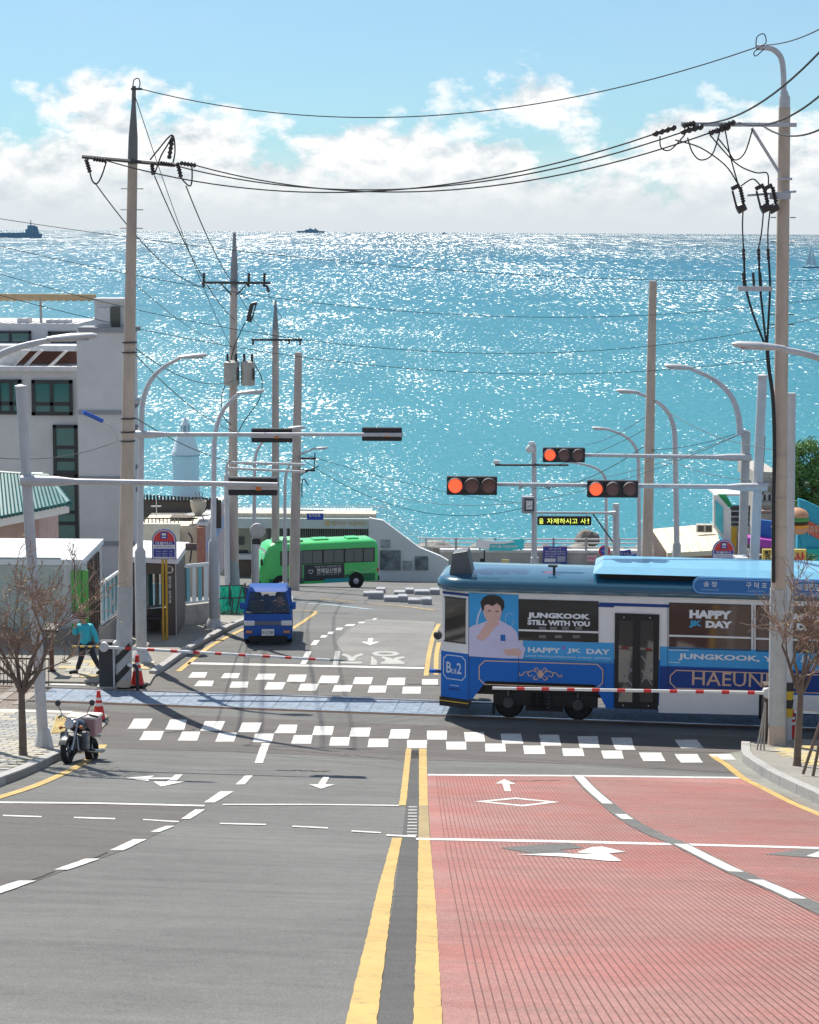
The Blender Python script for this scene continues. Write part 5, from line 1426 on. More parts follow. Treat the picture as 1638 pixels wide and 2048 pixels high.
skin_fig('body', [(0, 0, .12), (0, .02, .30), (0, .04, .50), (0, .0, .58), (0, -.02, .68), (0, -.03, .80), (-.19, .0, .46), (-.25, -.16, .27), (-.12, -.36, .42), (.19, .0, .46), (.25, -.16, .27), (.12, -.36, .44)],
         [(0, 1), (1, 2), (2, 3), (3, 4), (4, 5), (2, 6), (6, 7), (7, 8), (2, 9), (9, 10), (10, 11)], [.15, .155, .13, .06, .095, .075, .075, .055, .04, .075, .055, .04], SKN, dv)
skin_fig('jacket', [(0, 0, .10), (0, .02, .30), (0, .04, .50), (-.2, .0, .46), (-.26, -.16, .27), (-.14, -.33, .40), (.2, .0, .46), (.26, -.16, .27), (.14, -.33, .42)],
         [(0, 1), (1, 2), (2, 3), (3, 4), (4, 5), (2, 6), (6, 7), (7, 8)], [.165, .17, .14, .088, .066, .052, .088, .066, .052], M('jacket_navy', (.03, .06, .12), .8), dv)
MB().sphere((0, .0, .80), .105, 14, 10, (1, 1.05, .8)).build('hair', HAIRB, dv, True)

# ---- green town bus
b = G(631, 1173); b.z = gz(b.x, b.y)
bus = thing('bus', 'green minibus with dark side advert waiting by the terminal', 'bus', b, R(17)); bus.scale = (.915, .96, .97)
BG = M('bus_green', (.07, .58, .15), .35, var=.06, scale=1, coat=.4)
BGD = M('bus_green_dark', (.01, .18, .08), .4, var=.08, coat=.3)
BGL = M('bus_green_pale', (.25, .62, .30), .4, var=.05)
def sect(x, hwid, z0, z1, rad=.28):
    pts = [(-hwid, z0), (-hwid * 1.0, (z0 + z1) * .45), (-hwid * .97, z1 - rad)]
    for i in range(1, 5):
        a = math.pi - (math.pi / 2) * i / 4; pts.append((-hwid * .97 + rad + rad * math.cos(a), z1 - rad + rad * math.sin(a)))
    pts += [(-p[0], p[1]) for p in pts[::-1]]
    return [(x, y, z) for y, z in pts]
secs = [sect(-3.55, .80, .55, 1.15, .2), sect(-3.5, .92, .42, 1.35, .2), sect(-3.42, .98, .38, 1.6, .22), sect(-3.0, 1.0, .36, 2.48, .3), sect(-2.7, 1.02, .35, 2.62, .3), sect(3.2, 1.02, .35, 2.62, .3), sect(3.42, 1.0, .38, 2.54, .3), sect(3.5, .94, .42, 2.42, .3)]
n = len(secs[0]); vs = [p for s in secs for p in s]; fs = []
for k in range(len(secs) - 1):
    for i in range(n - 1): fs.append((k * n + i, (k + 1) * n + i, (k + 1) * n + i + 1, k * n + i + 1))
    fs.append((k * n + n - 1, (k + 1) * n + n - 1, (k + 1) * n, k * n))
fs += [tuple(range(n)), tuple(range(len(vs) - 1, len(vs) - n - 1, -1))]
MB().add(vs, fs).build('body', BG, bus, True)
BGLS = glass('bus_glass', (.11, .135, .14), .08)
def bp_(name, x0, x1, z0, z1, mat, par=None, off=.012, th=.01): return MB().bbox(x0, x1, -1.02 - off, -1.02 - off + th + .02, z0, z1, .008).build(name, mat, par or bus)
gl = bp_('window_band', -2.35, 3.28, 1.42, 2.20, BLACK)
for x0, x1 in ((-2.3, -1.75), (-1.0, .12), (.22, 1.40), (1.50, 2.55), (2.62, 3.2)):
    w_ = bp_('window', x0, x1, 1.46, 2.16, BGLS, gl, .02)
    if x1 - x0 > 1: MB().box((x0 + x1) / 2 - .015, (x0 + x1) / 2 + .015, -1.048, -1.04, 1.46, 2.16).build('window_divider', BLACK, w_)
bp_('door', -1.72, -1.02, .45, 2.2, BGLS, None, .016)
bp_('advert_panel', -.95, 1.45, .50, 1.40, M('advert_charcoal', (.045, .05, .06), .5), None, .014)
text('연제일신병원', 1.45, .30, WHITE, bus, (.52, -1.05, 1.04), 'lettering', .02)
text('안전을 최우선 친절한 전문 진료', 1.55, .10, WHITE, bus, (.45, -1.05, 1.27), 'lettering', 0)
text('응급의료기관 장례식장', 1.4, .08, GALV, bus, (.45, -1.05, .82), 'lettering', 0)
hb_ = MB(); hb_.tube([(-.55 + .13 * math.sin(t_) ** 3, -1.045, 1.02 + .11 * (math.cos(t_) - .35 * math.cos(2 * t_) - .2 * math.cos(3 * t_))) for t_ in [k * .3307 for k in range(20)]], .018, 5); hb_.build('heart_mark', WHITE, bus)
bp_('skirt_band', 1.46, 3.3, .40, .78, BGD, None, .012); bp_('skirt_band', -3.0, -.96, .40, .70, BGD, None, .012)
bp_('teal_panel', .25, 1.75, .36, .58, M('bus_teal', (.02, .38, .42), .45), None, .02)
wv = smooth_path([Vector((1.5, 0, .78)), Vector((1.75, 0, .98)), Vector((2.05, 0, .98)), Vector((2.5, 0, .84)), Vector((2.9, 0, .88)), Vector((3.25, 0, 1.05))], 5)
MB().tube([Vector((p.x, -1.035, p.z)) for p in wv], [.05] * len(wv), 6).build('wave_stripe', BGL, bus, True)
for cx, cz in ((2.62, 1.06), (2.88, 1.02)):
    MB().tube([(cx + (.05 + .022 * k * .3) * math.cos(k * .6), -1.035, cz + (.05 + .022 * k * .3) * math.sin(k * .6)) for k in range(11)], .03, 6).build('wave_curl', BGL, bus, True)
MB().add([(-3.37, -.80, 1.5), (-3.37, .80, 1.5), (-3.06, .82, 2.22), (-3.06, -.82, 2.22)], [(0, 1, 2, 3), (3, 2, 1, 0)][:1], Matrix.Translation((-.06, 0, .02))).build('windscreen', BGLS, bus)
for y_ in (-.66, .66): MB().bbox(-3.60, -3.50, y_ - .17, y_ + .17, .78, .95, .02).build('headlight', LAMPW, bus)
MB().box(-3.62, -3.5, -.95, .95, .40, .62).build('front_bumper', BGD, bus)
MB().box(3.46, 3.58, -.95, .95, .36, .60).build('rear_bumper', UND, bus)
MB().box(3.40, 3.53, -1.0, -.8, .85, 1.05).build('tail_lamp', M('tail_red', (.5, .03, .02), .3), bus)
for x_ in (-2.35, 2.15):
    w_ = MB().tube([(x_, -1.04, .38), (x_, -.98, .38), (x_, -.78, .38)], [.30, .38, .38], 24).build('wheel', RUB, bus, True)
    MB().tube([(x_, -1.06, .38), (x_, -1.0, .38)], [.14, .22], 16).build('rim', GALV, w_, True)
    MB().tube([(x_, -1.035, .42), (x_, -1.0, .42)], .47, 24).build('wheel_arch', UND, bus, True)
MB().bbox(-.2, .7, -.4, .4, 2.62, 2.70, .03).build('roof_hatch', BG, bus); MB().bbox(1.8, 2.5, -.4, .4, 2.62, 2.70, .03).build('roof_hatch', BG, bus)
MB().bbox(-2.5, -.9, -.7, .7, 2.62, 2.75, .06).build('roof_cooler', BGL, bus)
mb = MB(); mb.tube([(-3.2, -1.0, 2.2), (-3.45, -1.2, 2.15), (-3.5, -1.25, 1.85)], .025, 6); mb.build('mirror_arm', WHITE, bus, True)
MB().bbox(-3.56, -3.44, -1.33, -1.15, 1.5, 1.86, .03).build('wing_mirror', BLACK, bus)

# ---- motorbike with delivery boxes
b = G(124, 1529); b.z = gz(b.x, b.y) + .0
bk = thing('motorbike', 'parked black cruiser motorbike with chrome headlamp at the left kerb', 'motorbike', b, R(-12))
bk.rotation_euler = (math.atan(zf(b.y + 1.5) - zf(b.y)) * .9, R(-4), R(-12)); bk.scale = (.84, .84, .84)
def wheel(y, r, w_, par):
    mb = MB(); vs = []; n, m = 28, 8
    for i in range(n):
        a = 2 * math.pi * i / n
        for j in range(m):
            c_ = 2 * math.pi * j / m; rr = r - w_ * .5 + w_ * .5 * math.cos(c_)
            vs.append((w_ * .55 * math.sin(c_), y + rr * math.cos(a), r + rr * math.sin(a)))
    fs = [(i * m + j, ((i + 1) % n) * m + j, ((i + 1) % n) * m + (j + 1) % m, i * m + (j + 1) % m) for i in range(n) for j in range(m)]
    w0 = mb.add(vs, fs).build('wheel', RUB, par, True)
    mb = MB()
    for k in range(10):
        a = math.pi * k / 5; mb.tube([(0, y, r), (0, y + (r - w_) * math.cos(a), r + (r - w_) * math.sin(a))], .008, 4)
    mb.tube([(-.06, y, r), (.06, y, r)], .04, 10); mb.build('spokes', CHR, w0)
    return w0
wheel(.30, .30, .13, bk); wheel(1.72, .30, .15, bk)
for s in (-1, 1): MB().tube([(s * .10, .29, .30), (s * .11, .52, .80), (s * .11, .58, .95)], [.028, .024, .022], 8).build('fork', CHR, bk, True)
mb = MB(); 
vs = []; fs = []
for i in range(9):
    a = math.pi * (.12 + .62 * i / 8)
    for x_ in (-.085, 0, .085): vs.append((x_, .30 - .345 * math.cos(a), .30 + (.345 - (.03 if x_ else 0)) * math.sin(a)))
for i in range(8):
    for j in range(2): fs.append((i * 3 + j, i * 3 + j + 1, (i + 1) * 3 + j + 1, (i + 1) * 3 + j))
mb.add(vs, fs).build('mudguard', M('bike_grey', (.09, .095, .10), .3, coat=.4), bk, True)
MB().tube([(0, .50, .86), (0, .40, .87), (0, .36, .87)], [.05, .115, .10], 18).build('headlamp_shell', CHR, bk, True)
MB().tube([(0, .352, .87), (0, .335, .87)], [.10, .06], 18).build('headlamp_lens', LAMPW, bk, True)
hb2 = MB().tube(smooth_path([(-.42, .85, 1.04), (-.30, .70, 1.08), (-.12, .58, 1.0), (0, .57, .98), (.12, .58, 1.0), (.30, .70, 1.08), (.42, .85, 1.04)], 4), .016, 8).build('handlebar', CHR, bk, True)
for s in (-1, 1):
    MB().tube([(s * .33, .74, 1.07), (s * .46, .90, 1.03)], .024, 8).build('grip', BLACK, hb2, True)
    MB().tube(smooth_path([(s * .30, .70, 1.08), (s * .33, .66, 1.2), (s * .40, .68, 1.30)], 3), .009, 5).build('mirror_stalk', BLACK, hb2, True)
    MB().tube([(s * .40, .70, 1.34), (s * .40, .675, 1.34)], [.07, .06], 14).build('mirror', DGREY, hb2, True)
    MB().sphere((s * .24, .48, .80), .042, 10, 8).build('turn_lamp', AMB, bk, True)
    MB().tube([(s * .1, .5, .80), (s * .22, .48, .80)], .012, 5).build('lamp_stalk', BLACK, bk)
    MB().bbox(s * .25 - .07, s * .25 + .07, .62, .82, .30, .72, .03).build('leg_shield', M('bike_grey', (.09, .095, .10), .3), bk)
    MB().tube([(s * .16, .95, .32), (s * .38, .95, .30)], .022, 6).build('foot_peg', BLACK, bk)
    MB().tube([(s * .18, .95, .30), (s * .2, 1.5, .28), (s * .2, 1.9, .30)], [.035, .05, .05], 10).build('exhaust', CHR, bk, True)
TK = M('bike_black', (.02, .025, .04), .25, coat=.6, var=.1)
mb = MB(); mb.sphere((0, .90, .84), .22, 16, 10, (.85, 1.35, .7)); mb.build('fuel_tank', TK, bk, True)
MB().bbox(-.16, .16, 1.12, 1.72, .66, .80, .05).build('seat', BLACK, bk)
MB().bbox(-.17, .17, .72, 1.20, .28, .62, .05).build('engine', M('engine_alloy', (.16, .16, .17), .4, metal=.5), bk)
MB().tube([(0, .56, .9), (0, .8, .62), (0, 1.3, .55), (0, 1.72, .62)], .03, 8).build('frame_tube', BLACK, bk, True)
MB().bbox(-.1, .1, 1.55, 2.05, .60, .66, .02).build('rear_mudguard', TK, bk)
mb = MB(); mb.tube([(-.16, .44, .62), (-.2, .46, .3), (-.26, .6, .28)], .015, 6); mb.tube([(.16, .44, .62), (.2, .46, .3), (.26, .6, .28)], .015, 6); mb.build('crash_bar', CHR, bk, True)
MB().tube([(-.05, .95, .28), (-.28, 1.05, .02)], .018, 6).build('side_stand', BLACK, bk)
c0 = bk.matrix_basis
PINK = M('box_pink', (.58, .34, .34), .55, var=.08, grime=.2, gcol=(.4, .3, .3))
LID = M('box_lid', (.72, .64, .60), .5, var=.05)
for dx, dy, dz, w_, d_, h_, l in ((-.22, 1.35, .82, .28, .34, .24, 'small pink lidded box behind the motorbike seat, left one'), (.12, 1.45, .66, .27, .36, .38, 'larger pink lidded delivery box on the motorbike\'s tail')):
    q = bk.matrix_basis @ Vector((dx, dy, dz))
    bx_ = thing('delivery_box', l, 'box', q, R(-12), 'pink boxes on the motorbike')
    MB().bbox(-w_ / 2, w_ / 2, -d_ / 2, d_ / 2, 0, h_ * .82, .02).build('box_body', PINK, bx_)
    MB().bbox(-w_ / 2 - .015, w_ / 2 + .015, -d_ / 2 - .015, d_ / 2 + .015, h_ * .82, h_, .02).build('lid', LID, bx_)

# ---- walking person
b = base_at(172, 1348, None, .06)
pe = thing('person', 'person in a bright teal jacket striding left past the barrier', 'person', b, R(0))
s_ = 1.0
V_ = [(.02, 0, .84), (.0, 0, 1.02), (-.02, 0, 1.20), (-.03, 0, 1.33), (-.045, -.005, 1.41), (-.07, -.01, 1.50), (-.075, -.01, 1.58),
      (-.08, .03, .80), (-.11, .03, .47), (-.23, .03, .12), (-.27, .03, .05), (-.42, .0, .035),
      (.10, -.03, .80), (.22, -.03, .47), (.37, -.03, .17), (.40, -.03, .10), (.31, -.05, .03),
      (.15, -.05, 1.28), (.26, -.06, 1.05), (.33, -.08, .84), (.34, -.09, .75),
      (-.17, .03, 1.26), (-.27, -.03, 1.06), (-.24, -.10, 1.28), (-.22, -.11, 1.38)]
E_ = [(0, 1), (1, 2), (2, 3), (3, 4), (4, 5), (5, 6), (0, 7), (7, 8), (8, 9), (9, 10), (10, 11), (0, 12), (12, 13), (13, 14), (14, 15), (15, 16), (2, 17), (17, 18), (18, 19), (19, 20), (2, 21), (21, 22), (22, 23), (23, 24)]
rad = [.13, .13, .14, .06, .055, .09, .075, .09, .065, .045, .04, .03, .09, .065, .045, .04, .03, .065, .05, .04, .035, .065, .05, .04, .035]
skin_fig('body', V_, E_, rad, SKN, pe)
JK = M('jacket_teal', (.03, .42, .52), .65, var=.12, scale=5)
skin_fig('jacket', [(.02, 0, .76), (.0, 0, 1.02), (-.02, 0, 1.22), (-.03, 0, 1.345), (.16, -.05, 1.28), (.27, -.06, 1.05), (.335, -.08, .83), (-.18, .03, 1.26), (-.28, -.03, 1.06), (-.245, -.10, 1.29)],
         [(0, 1), (1, 2), (2, 3), (2, 4), (4, 5), (5, 6), (2, 7), (7, 8), (8, 9)], [(.215, .19), (.19, .165), (.175, .15), .075, .095, .075, .06, .095, .075, .06], JK, pe)
skin_fig('trousers', [(.02, 0, .86), (-.07, .03, .78), (-.11, .03, .47), (-.235, .03, .10), (.11, -.03, .78), (.22, -.03, .47), (.38, -.03, .14)], [(0, 1), (1, 2), (2, 3), (0, 4), (4, 5), (5, 6)], [.14, .11, .082, .062, .11, .082, .062], M('trousers_dark', (.025, .03, .045), .85), pe)
SH = M('shoe_black', (.02, .02, .022), .6)
MB().tube([(-.22, .03, .06), (-.30, .03, .055), (-.40, .02, .045), (-.45, .01, .04)], [.05, .058, .05, .03], 10).build('shoe', SH, pe, True)
MB().tube([(.41, -.03, .12), (.37, -.04, .07), (.31, -.05, .035), (.28, -.05, .03)], [.045, .052, .048, .03], 10).build('shoe', SH, pe, True)
mb = MB(); mb.sphere((-.065, 0, 1.565), .118, 16, 10, (1, 1, .85)); hat = mb.build('cap', HAIRB, pe, True)
MB().tube([(-.14, -.01, 1.545), (-.23, -.02, 1.535)], [.07, .05], 10).build('cap_peak', HAIRB, hat, True)
mb = MB()
for k in range(4): mb.tube([(-.235 + k * .006, -.135 + k * .02, 1.36), (-.215, -.15 + k * .02, 1.42), (-.19, -.13 + k * .018, 1.44)], .011, 6)
mb.tube([(-.25, -.09, 1.37), (-.26, -.06, 1.42)], .013, 6); mb.build('fingers', SKN, pe, True)
mb = MB()
for k in range(4): mb.tube([(.345 + k * .004, -.115 + k * .02, .76), (.34, -.12 + k * .02, .70), (.325, -.11 + k * .018, .66)], .011, 6)
mb.tube([(.32, -.1, .77), (.30, -.11, .72)], .013, 6); mb.build('fingers', SKN, pe, True)
# balloon-like white bag sign hanging ahead of the person
q = P(150, 1232, 55.25)
bl = thing('hanging_bag', 'white round bag hanging on the green booth corner', 'bag', q)
MB().sphere((0, 0, -.08), .15, 14, 10, (1, .7, 1.05)).build('bag_body', M('bag_white', (.62, .60, .64), .7, var=.1), bl, True)
MB().sphere((0, -.02, .09), .085, 12, 8, (1, .8, .6)).build('bag_knot', M('bag_dark', (.08, .09, .16), .7), bl, True)
MB().tube([(0, 0, .1), (-.02, .2, 1.52)], .012, 5).build('cord', BLACK, bl)

# ---- traffic cones
CR = M('cone_red', (.62, .025, .02), .5, var=.08); CBAND = M('cone_band', (.72, .70, .70), .4, var=.05)
def cone(label, px, py, hpx):
    b = base_at(px, py, None, .035); s = hpx / pxm(b) / .72
    c = thing('traffic_cone', label, 'traffic cone', b, random.uniform(-.3, .3), 'red traffic cones')
    c.scale = (s, s, s)
    MB().lathe([(.16, .03), (.15, .06), (.045, .66), (.05, .68), (.035, .72)], 18).build('cone_body', CR, c, True)
    MB().bbox(-.19, .19, -.19, .19, 0, .04, .015).build('base', BLACK, c)
    rr = lambda z: .15 + (.045 - .15) * (z - .06) / .6
    for za, zb_ in ((.36, .43), (.50, .56)): MB().lathe([(rr(za) + .003, za), (rr(zb_) + .003, zb_)], 18).build('band', CBAND, c, True)
    return c
cone('red traffic cone behind the parked motorbike', 198, 1440, 60)
cone('red traffic cone beside the black and yellow hoop', 275, 1371, 62)
cone('dull red traffic cone behind the right-hand bare tree', 1583, 1476, 57)
# ---- hoop bollard
b = base_at(252, 1376, None, .03)
t = thing('hoop_bollard', 'black and yellow hoop bollard at the foot of the left pole', 'bollard', b, R(-35))
hp = smooth_path([(0, 0, 0), (0, 0, .45), (.03, 0, .56), (.10, 0, .62), (.32, 0, .62)], 4)
MB().tube(hp, .045, 12).build('hoop', WARN, t, True); MB().tube([(.32, 0, .62), (.38, 0, .58), (.40, 0, .5), (.40, 0, 0)], .045, 12).build('hoop', WARN, t, True)
MB().tube([(0, 0, .18), (0, 0, .33)], .05, 12).build('band', WARNY, t, True); MB().tube([(.10, 0, .62), (.28, 0, .62)], .05, 12).build('band', WHITE, t, True)

# ---- level crossing barriers
BRED = M('barrier_red', (.55, .03, .03), .45, var=0); BWH = M('barrier_white', (.66, .66, .66), .45, var=.05)
def barrier(label, bx, by, up, xw, cab_h, pivot, tip, marks, ctr_w=None, mat=None):
    b = base_at(bx, by, None, up); s = 1 / pxm(b)
    t = thing('crossing_barrier', label, 'barrier', b, 0, 'level crossing barriers')
    MB().bbox(-xw * s / 2, xw * s / 2, -.16, .22, 0, cab_h * s, .02).build('cabinet', mat or M('barrier_cabinet', (.035, .037, .04), .55, var=.1), t)
    MB().box(xw * s / 2 + .0, xw * s / 2 + .05, -.14, .22, 0, cab_h * s * .98).build('cabinet_side', GALV, t)
    MB().box(-xw * s / 2 - .06, xw * s / 2 + .1, -.2, .28, -.05, .02).build('plinth', KERB, t)
    q = lambda x, y: P(x, y, b.y - .22) - b
    p0 = q(*pivot); p1 = q(*tip)
    MB().tube([p0 + Vector((0, -.05, 0)), p0 + Vector((0, .12, 0))], .12, 16).build('hub', GALV, t, True)
    arm = MB().tube([p0, p1], [.042, .032], 8).build('arm', BWH, t, True)
    for a, c in marks:
        f0 = (a - pivot[0]) / (tip[0] - pivot[0]); f1 = (c - pivot[0]) / (tip[0] - pivot[0])
        u, v = p0.lerp(p1, f0), p0.lerp(p1, f1)
        r_ = .042 - .01 * f0 + .003
        MB().tube([u, v], [r_, r_], 8).build('red_band', BRED, arm, True)
    if ctr_w:
        e = q(*ctr_w); n_ = 8
        for k in range(n_):
            MB().tube([p0.lerp(e, k / n_), p0.lerp(e, (k + 1) / n_)], .026, 8).build('counterweight_band', WARNY if k % 2 else WARN, t, True)
    return t
barrier('left crossing barrier with black cabinet and lowered red-white arm', 214, 1372, .05, 28, 92, (208, 1294), (660, 1320), [(250, 263), (295, 309), (341, 355), (386, 399), (430, 443), (477, 491), (525, 540), (570, 583), (617, 631)], (145, 1293))
barrier('right crossing barrier, arm lowered in front of the tram', 1531, 1482, .17, 14, 118, (1536, 1386), (985, 1376), [(1033, 1049), (1083, 1098), (1134, 1149), (1184, 1199), (1234, 1250), (1287, 1302), (1339, 1354), (1391, 1407), (1443, 1458), (1495, 1509)], None, M('barrier_brown', (.10, .075, .065), .6))
# ------------------------------------------------------------------ buildings
class Frame:
    """a thing whose pieces are laid out in photo columns/rows at stated distances, then stored in metres"""
    def __init__(s, name, label, cat, px, py, Y, group=None, base=None):
        s.b = base if base is not None else base_at(px, py, Y); s.Y = Y
        s.t = thing(name, label, cat, s.b, 0, group)
    def q(s, x, y, Y=None): return P(x, y, Y or s.Y) - s.b
    def slab(s, name, x0, y0, x1, y1, mat, d=.3, Y=None, par=None, bevel=0.0):
        Y = Y or s.Y
        a = s.q(x0, (y0 + y1) / 2, Y); c = s.q(x1, (y0 + y1) / 2, Y); zt = s.q((x0 + x1) / 2, y0, Y).z; zb_ = s.q((x0 + x1) / 2, y1, Y).z
        yy = Y - s.b.y
        return MB().box(a.x, c.x, yy, yy + d, zb_, zt).build(name, mat, par or s.t, bevel=bevel)
    def poly(s, name, pts, mat, d=.2, Y=None, par=None):
        Y = Y or s.Y; yy = Y - s.b.y
        return MB().prism([(s.q(x, y, Y).x, s.q(x, y, Y).z) for x, y in pts], yy, yy + d).build(name, mat, par or s.t)
    def window(s, x0, y0, x1, y1, gm, fm, Y=None, bars=(), hb=(), fw=.12):
        Y = Y or s.Y
        f = s.slab('window', x0, y0, x1, y1, gm, .05, Y - .06)
        k = fw * pxm(P(x0, y0, Y))
        for a in (( x0, y0, x1, y0 + k), (x0, y1 - k, x1, y1), (x0, y0, x0 + k, y1), (x1 - k, y0, x1, y1)): s.slab('window_frame', *a, fm, .06, Y - .13, f)
        for x in bars: s.slab('window_frame', x - k / 2, y0 + k, x + k / 2, y1 - k, fm, .05, Y - .12, f)
        for y in hb: s.slab('window_frame', x0 + k, y - k / 2, x1 - k, y + k / 2, fm, .05, Y - .12, f)
        return f
    def text(s, st, x0, x1, yc, hpx, mat, Y=None, bold=.02, dy=-.02, vert=False):
        Y = Y or s.Y; c = s.q((x0 + x1) / 2, yc, Y); w = (s.q(x1, yc, Y) - s.q(x0, yc, Y)).x; h = hpx / pxm(P((x0 + x1) / 2, yc, Y))
        return text(st, w, h, mat, s.t, (c.x, Y - s.b.y + dy, c.z), 'lettering', bold)
STUC = M('stucco_grey', (.58, .585, .60), .85, var=.08, scale=.6, bump=.1, bscale=20, grime=.22, gcol=(.3, .3, .3))
STUD = M('stucco_band', (.27, .29, .32), .8, var=.08)
WGL = glass('teal_glass', (.02, .16, .16), .06); WGD = glass('dark_glass', (.03, .05, .055), .06)
WFR = M('window_frame_dark', (.03, .035, .04), .5)
f = Frame('apartment_block', 'pale grey stucco block with teal windows on the left', 'building', 140, 1100, 95)
f.slab('tower_wall', 158, 664, 268, 1260, STUC, 1.7, 93.2)
f.slab('parapet', 156, 655, 270, 665, STUD, 1.9, 93.1)
for y in (821, 953, 1083): f.slab('band_course', 157, y, 269, y + 8, STUD, .1, 93.12)
f.slab('main_wall', -60, 738, 159, 1260, STUC, 9, 95)
f.slab('upper_wall', -60, 647, 159, 706, STUC, 6, 99.5)
f.slab('terrace_ledge', -60, 733, 158, 742, M('ledge_white', (.58, .59, .62), .7), .5, 94.7)
f.slab('terrace_back', -60, 700, 158, 740, M('terrace_brick', (.25, .12, .09), .8, var=.3, scale=2), .2, 99.0)
f.slab('canopy', -60, 691, 157, 702, M('ledge_white', (.58, .59, .62), .7), 2.5, 97)
for pts in ([(42, 736), (78, 700), (86, 700), (50, 736)], [(92, 736), (128, 702), (135, 702), (100, 736)], [(-20, 736), (18, 700), (60, 700), (24, 736)], [(147, 736), (157, 728), (157, 736)]):
    f.poly('slanted_beam', pts, M('beam_white', (.66, .65, .62), .7), .25, 95.4)
f.window(-30, 662, 62, 688, WGL, WFR, 99.5, (20,), (), .12); f.window(96, 663, 157, 693, WGD, WFR, 99.5, (), (), .12)
f.window(-30, 759, 43, 829, WGL, WFR, 95, (-2, 22), (807,), .16); f.window(63, 760, 145, 831, WGL, WFR, 95, (103,), (808,), .16)
f.window(106, 850, 155, 955, WGL, WFR, 95, (), (895, 920, 945), .15); f.window(108, 957, 156, 1100, WGL, WFR, 95, (), (1025, 1047), .15)
f.slab('stair_house', 189, 602, 262, 658, STUC, 1.2, 93.6); f.slab('stair_roof', 187, 597, 264, 604, STUC, 1.4, 93.5)
f.slab('stair_door', 222, 613, 240, 655, WGD, .1, 93.5); f.slab('stair_side', 195, 616, 220, 648, M('ledge_white', (.58, .59, .62), .7), .1, 93.5)
f.slab('roof_box', 34, 637, 57, 648, STUC, 1, 100); f.slab('roof_box', 92, 640, 138, 648, STUC, 1, 100)
WOOD = M('pergola_wood', (.50, .37, .22), .75, var=.12)
f.slab('pergola_beam', -60, 588, 190, 597, WOOD, .3, 100); f.slab('pergola_post', 79, 596, 83, 648, M('pergola_post', (.35, .36, .36), .6), .2, 100.2); f.slab('pergola_post', -8, 596, -4, 648, M('pergola_post', (.35, .36, .36), .6), .2, 100.2)
for k in range(16): f.slab('pergola_slat', -50 + k * 15, 596, -48 + k * 15, 603, WOOD, 2.5, 100.3)
sb_ = f.slab('side_balcony', 268, 800, 279, 808, STUC, 1, 93.6)
for y in (806, 850, 930, 975): f.poly('awning_bracket', [(268, y), (282, y), (268, y + 14)], STUD, .2, 93.8)

# teal tiled house
TEAL = M('tile_teal', (.008, .115, .12), .45, var=.25, scale=3); TEALD = M('tile_teal_dark', (.01, .08, .085), .5, var=.2, scale=3)
f = Frame('tiled_house', 'low house with a teal tiled hip roof and pink walls', 'building', 40, 1090, 72)
rp_ = [f.q(-60, 945, 75), f.q(97, 955, 75), f.q(138, 1008, 71.2), f.q(-60, 1048, 71.2)]
MB().add(rp_, [(3, 2, 1, 0)]).build('roof', TEALD, f.t)
n = 26
for k in range(n):
    u = (k + .5) / n
    a = rp_[0].lerp(rp_[1], min(1, u * 1.12)) if u * 1.12 <= 1 else rp_[1].lerp(rp_[2], (u * 1.12 - 1) / .12 * .9)
    c = rp_[3].lerp(rp_[2], u)
    d_ = (c - a)
    a2 = c - d_.normalized() * min(d_.length, 5.2)
    MB().tube([a2 + Vector((0, -.03, .03)), c + Vector((0, -.05, .02))], .075, 6).build('tile_row', TEAL, f.t, True)
MB().tube([rp_[0], rp_[1]], .14, 8).build('ridge_tile', TEAL, f.t, True); MB().tube([rp_[1], rp_[2]], .12, 8).build('ridge_tile', TEAL, f.t, True)
f.slab('upper_ridge', -60, 946, 84, 951, M('ridge_white', (.6, .6, .6), .6), .3, 75.1)
mb = MB().add([rp_[3] + Vector((0, 0, -.03)), rp_[2] + Vector((0, 0, -.03)), rp_[2] + Vector((0, .02, -.32)), rp_[3] + Vector((0, .02, -.32))], [(0, 3, 2, 1)]); mb.build('fascia', WHITE, f.t)
f.slab('wall', -60, 1030, 80, 1260, M('wall_pink_brick', (.55, .38, .34), .85, var=.15, scale=4), 4, 72.2)

# white booth beside the railway
f = Frame('booth', 'white flat-roofed booth with green louvres at the left edge', 'building', 100, 1315, 55.6, base=base_at(100, 1310, 55.6, .06))
BW = M('booth_white', (.60, .62, .64), .6, var=.06, grime=.2, gcol=(.4, .4, .4))
a = f.q(-80, 1120); c = f.q(163, 1120); zt = f.q(100, 1118).z; dp = 3.7
MB().box(a.x, c.x, .0, dp, 0, zt - .16).build('wall', BW, f.t)
MB().box(a.x - .05, c.x + .05, -.06, dp + .06, zt - .16, zt).build('roof_slab', M('booth_roof', (.70, .74, .77), .6, var=.04), f.t)
LOU = M('louvre_green_grey', (.40, .47, .44), .6, var=.1)
x0, x1 = f.q(-80, 1120).x, f.q(122, 1120).x
for k in range(9):
    z0 = .12 + k * .26
    MB().box(x0, x1, -.035, -.003, z0, z0 + .235).build('louvre', LOU, f.t)
    MB().box(x0, x1, -.055, -.003, z0 + .236, z0 + .258).build('louvre_edge', M('louvre_edge', (.55, .60, .58), .5), f.t)
g_ = M('panel_green', (.13, .42, .10), .6, var=.12, scale=3)
gp_ = MB().box(f.q(123, 0).x, f.q(158, 0).x, -.14, -.06, .05, zt - .3).build('green_panel', g_, f.t); MB().box(f.q(144, 0).x, f.q(146, 0).x, -.16, -.142, .05, zt - .3).build('panel_seam', M('panel_green_dark', (.05, .2, .05), .6), gp_)
dk = M('door_dark', (.06, .045, .04), .6, var=.2)
dd = MB().box(c.x - .01, c.x + .035, 1.0, 2.9, 0, 2.15).build('door', dk, f.t)
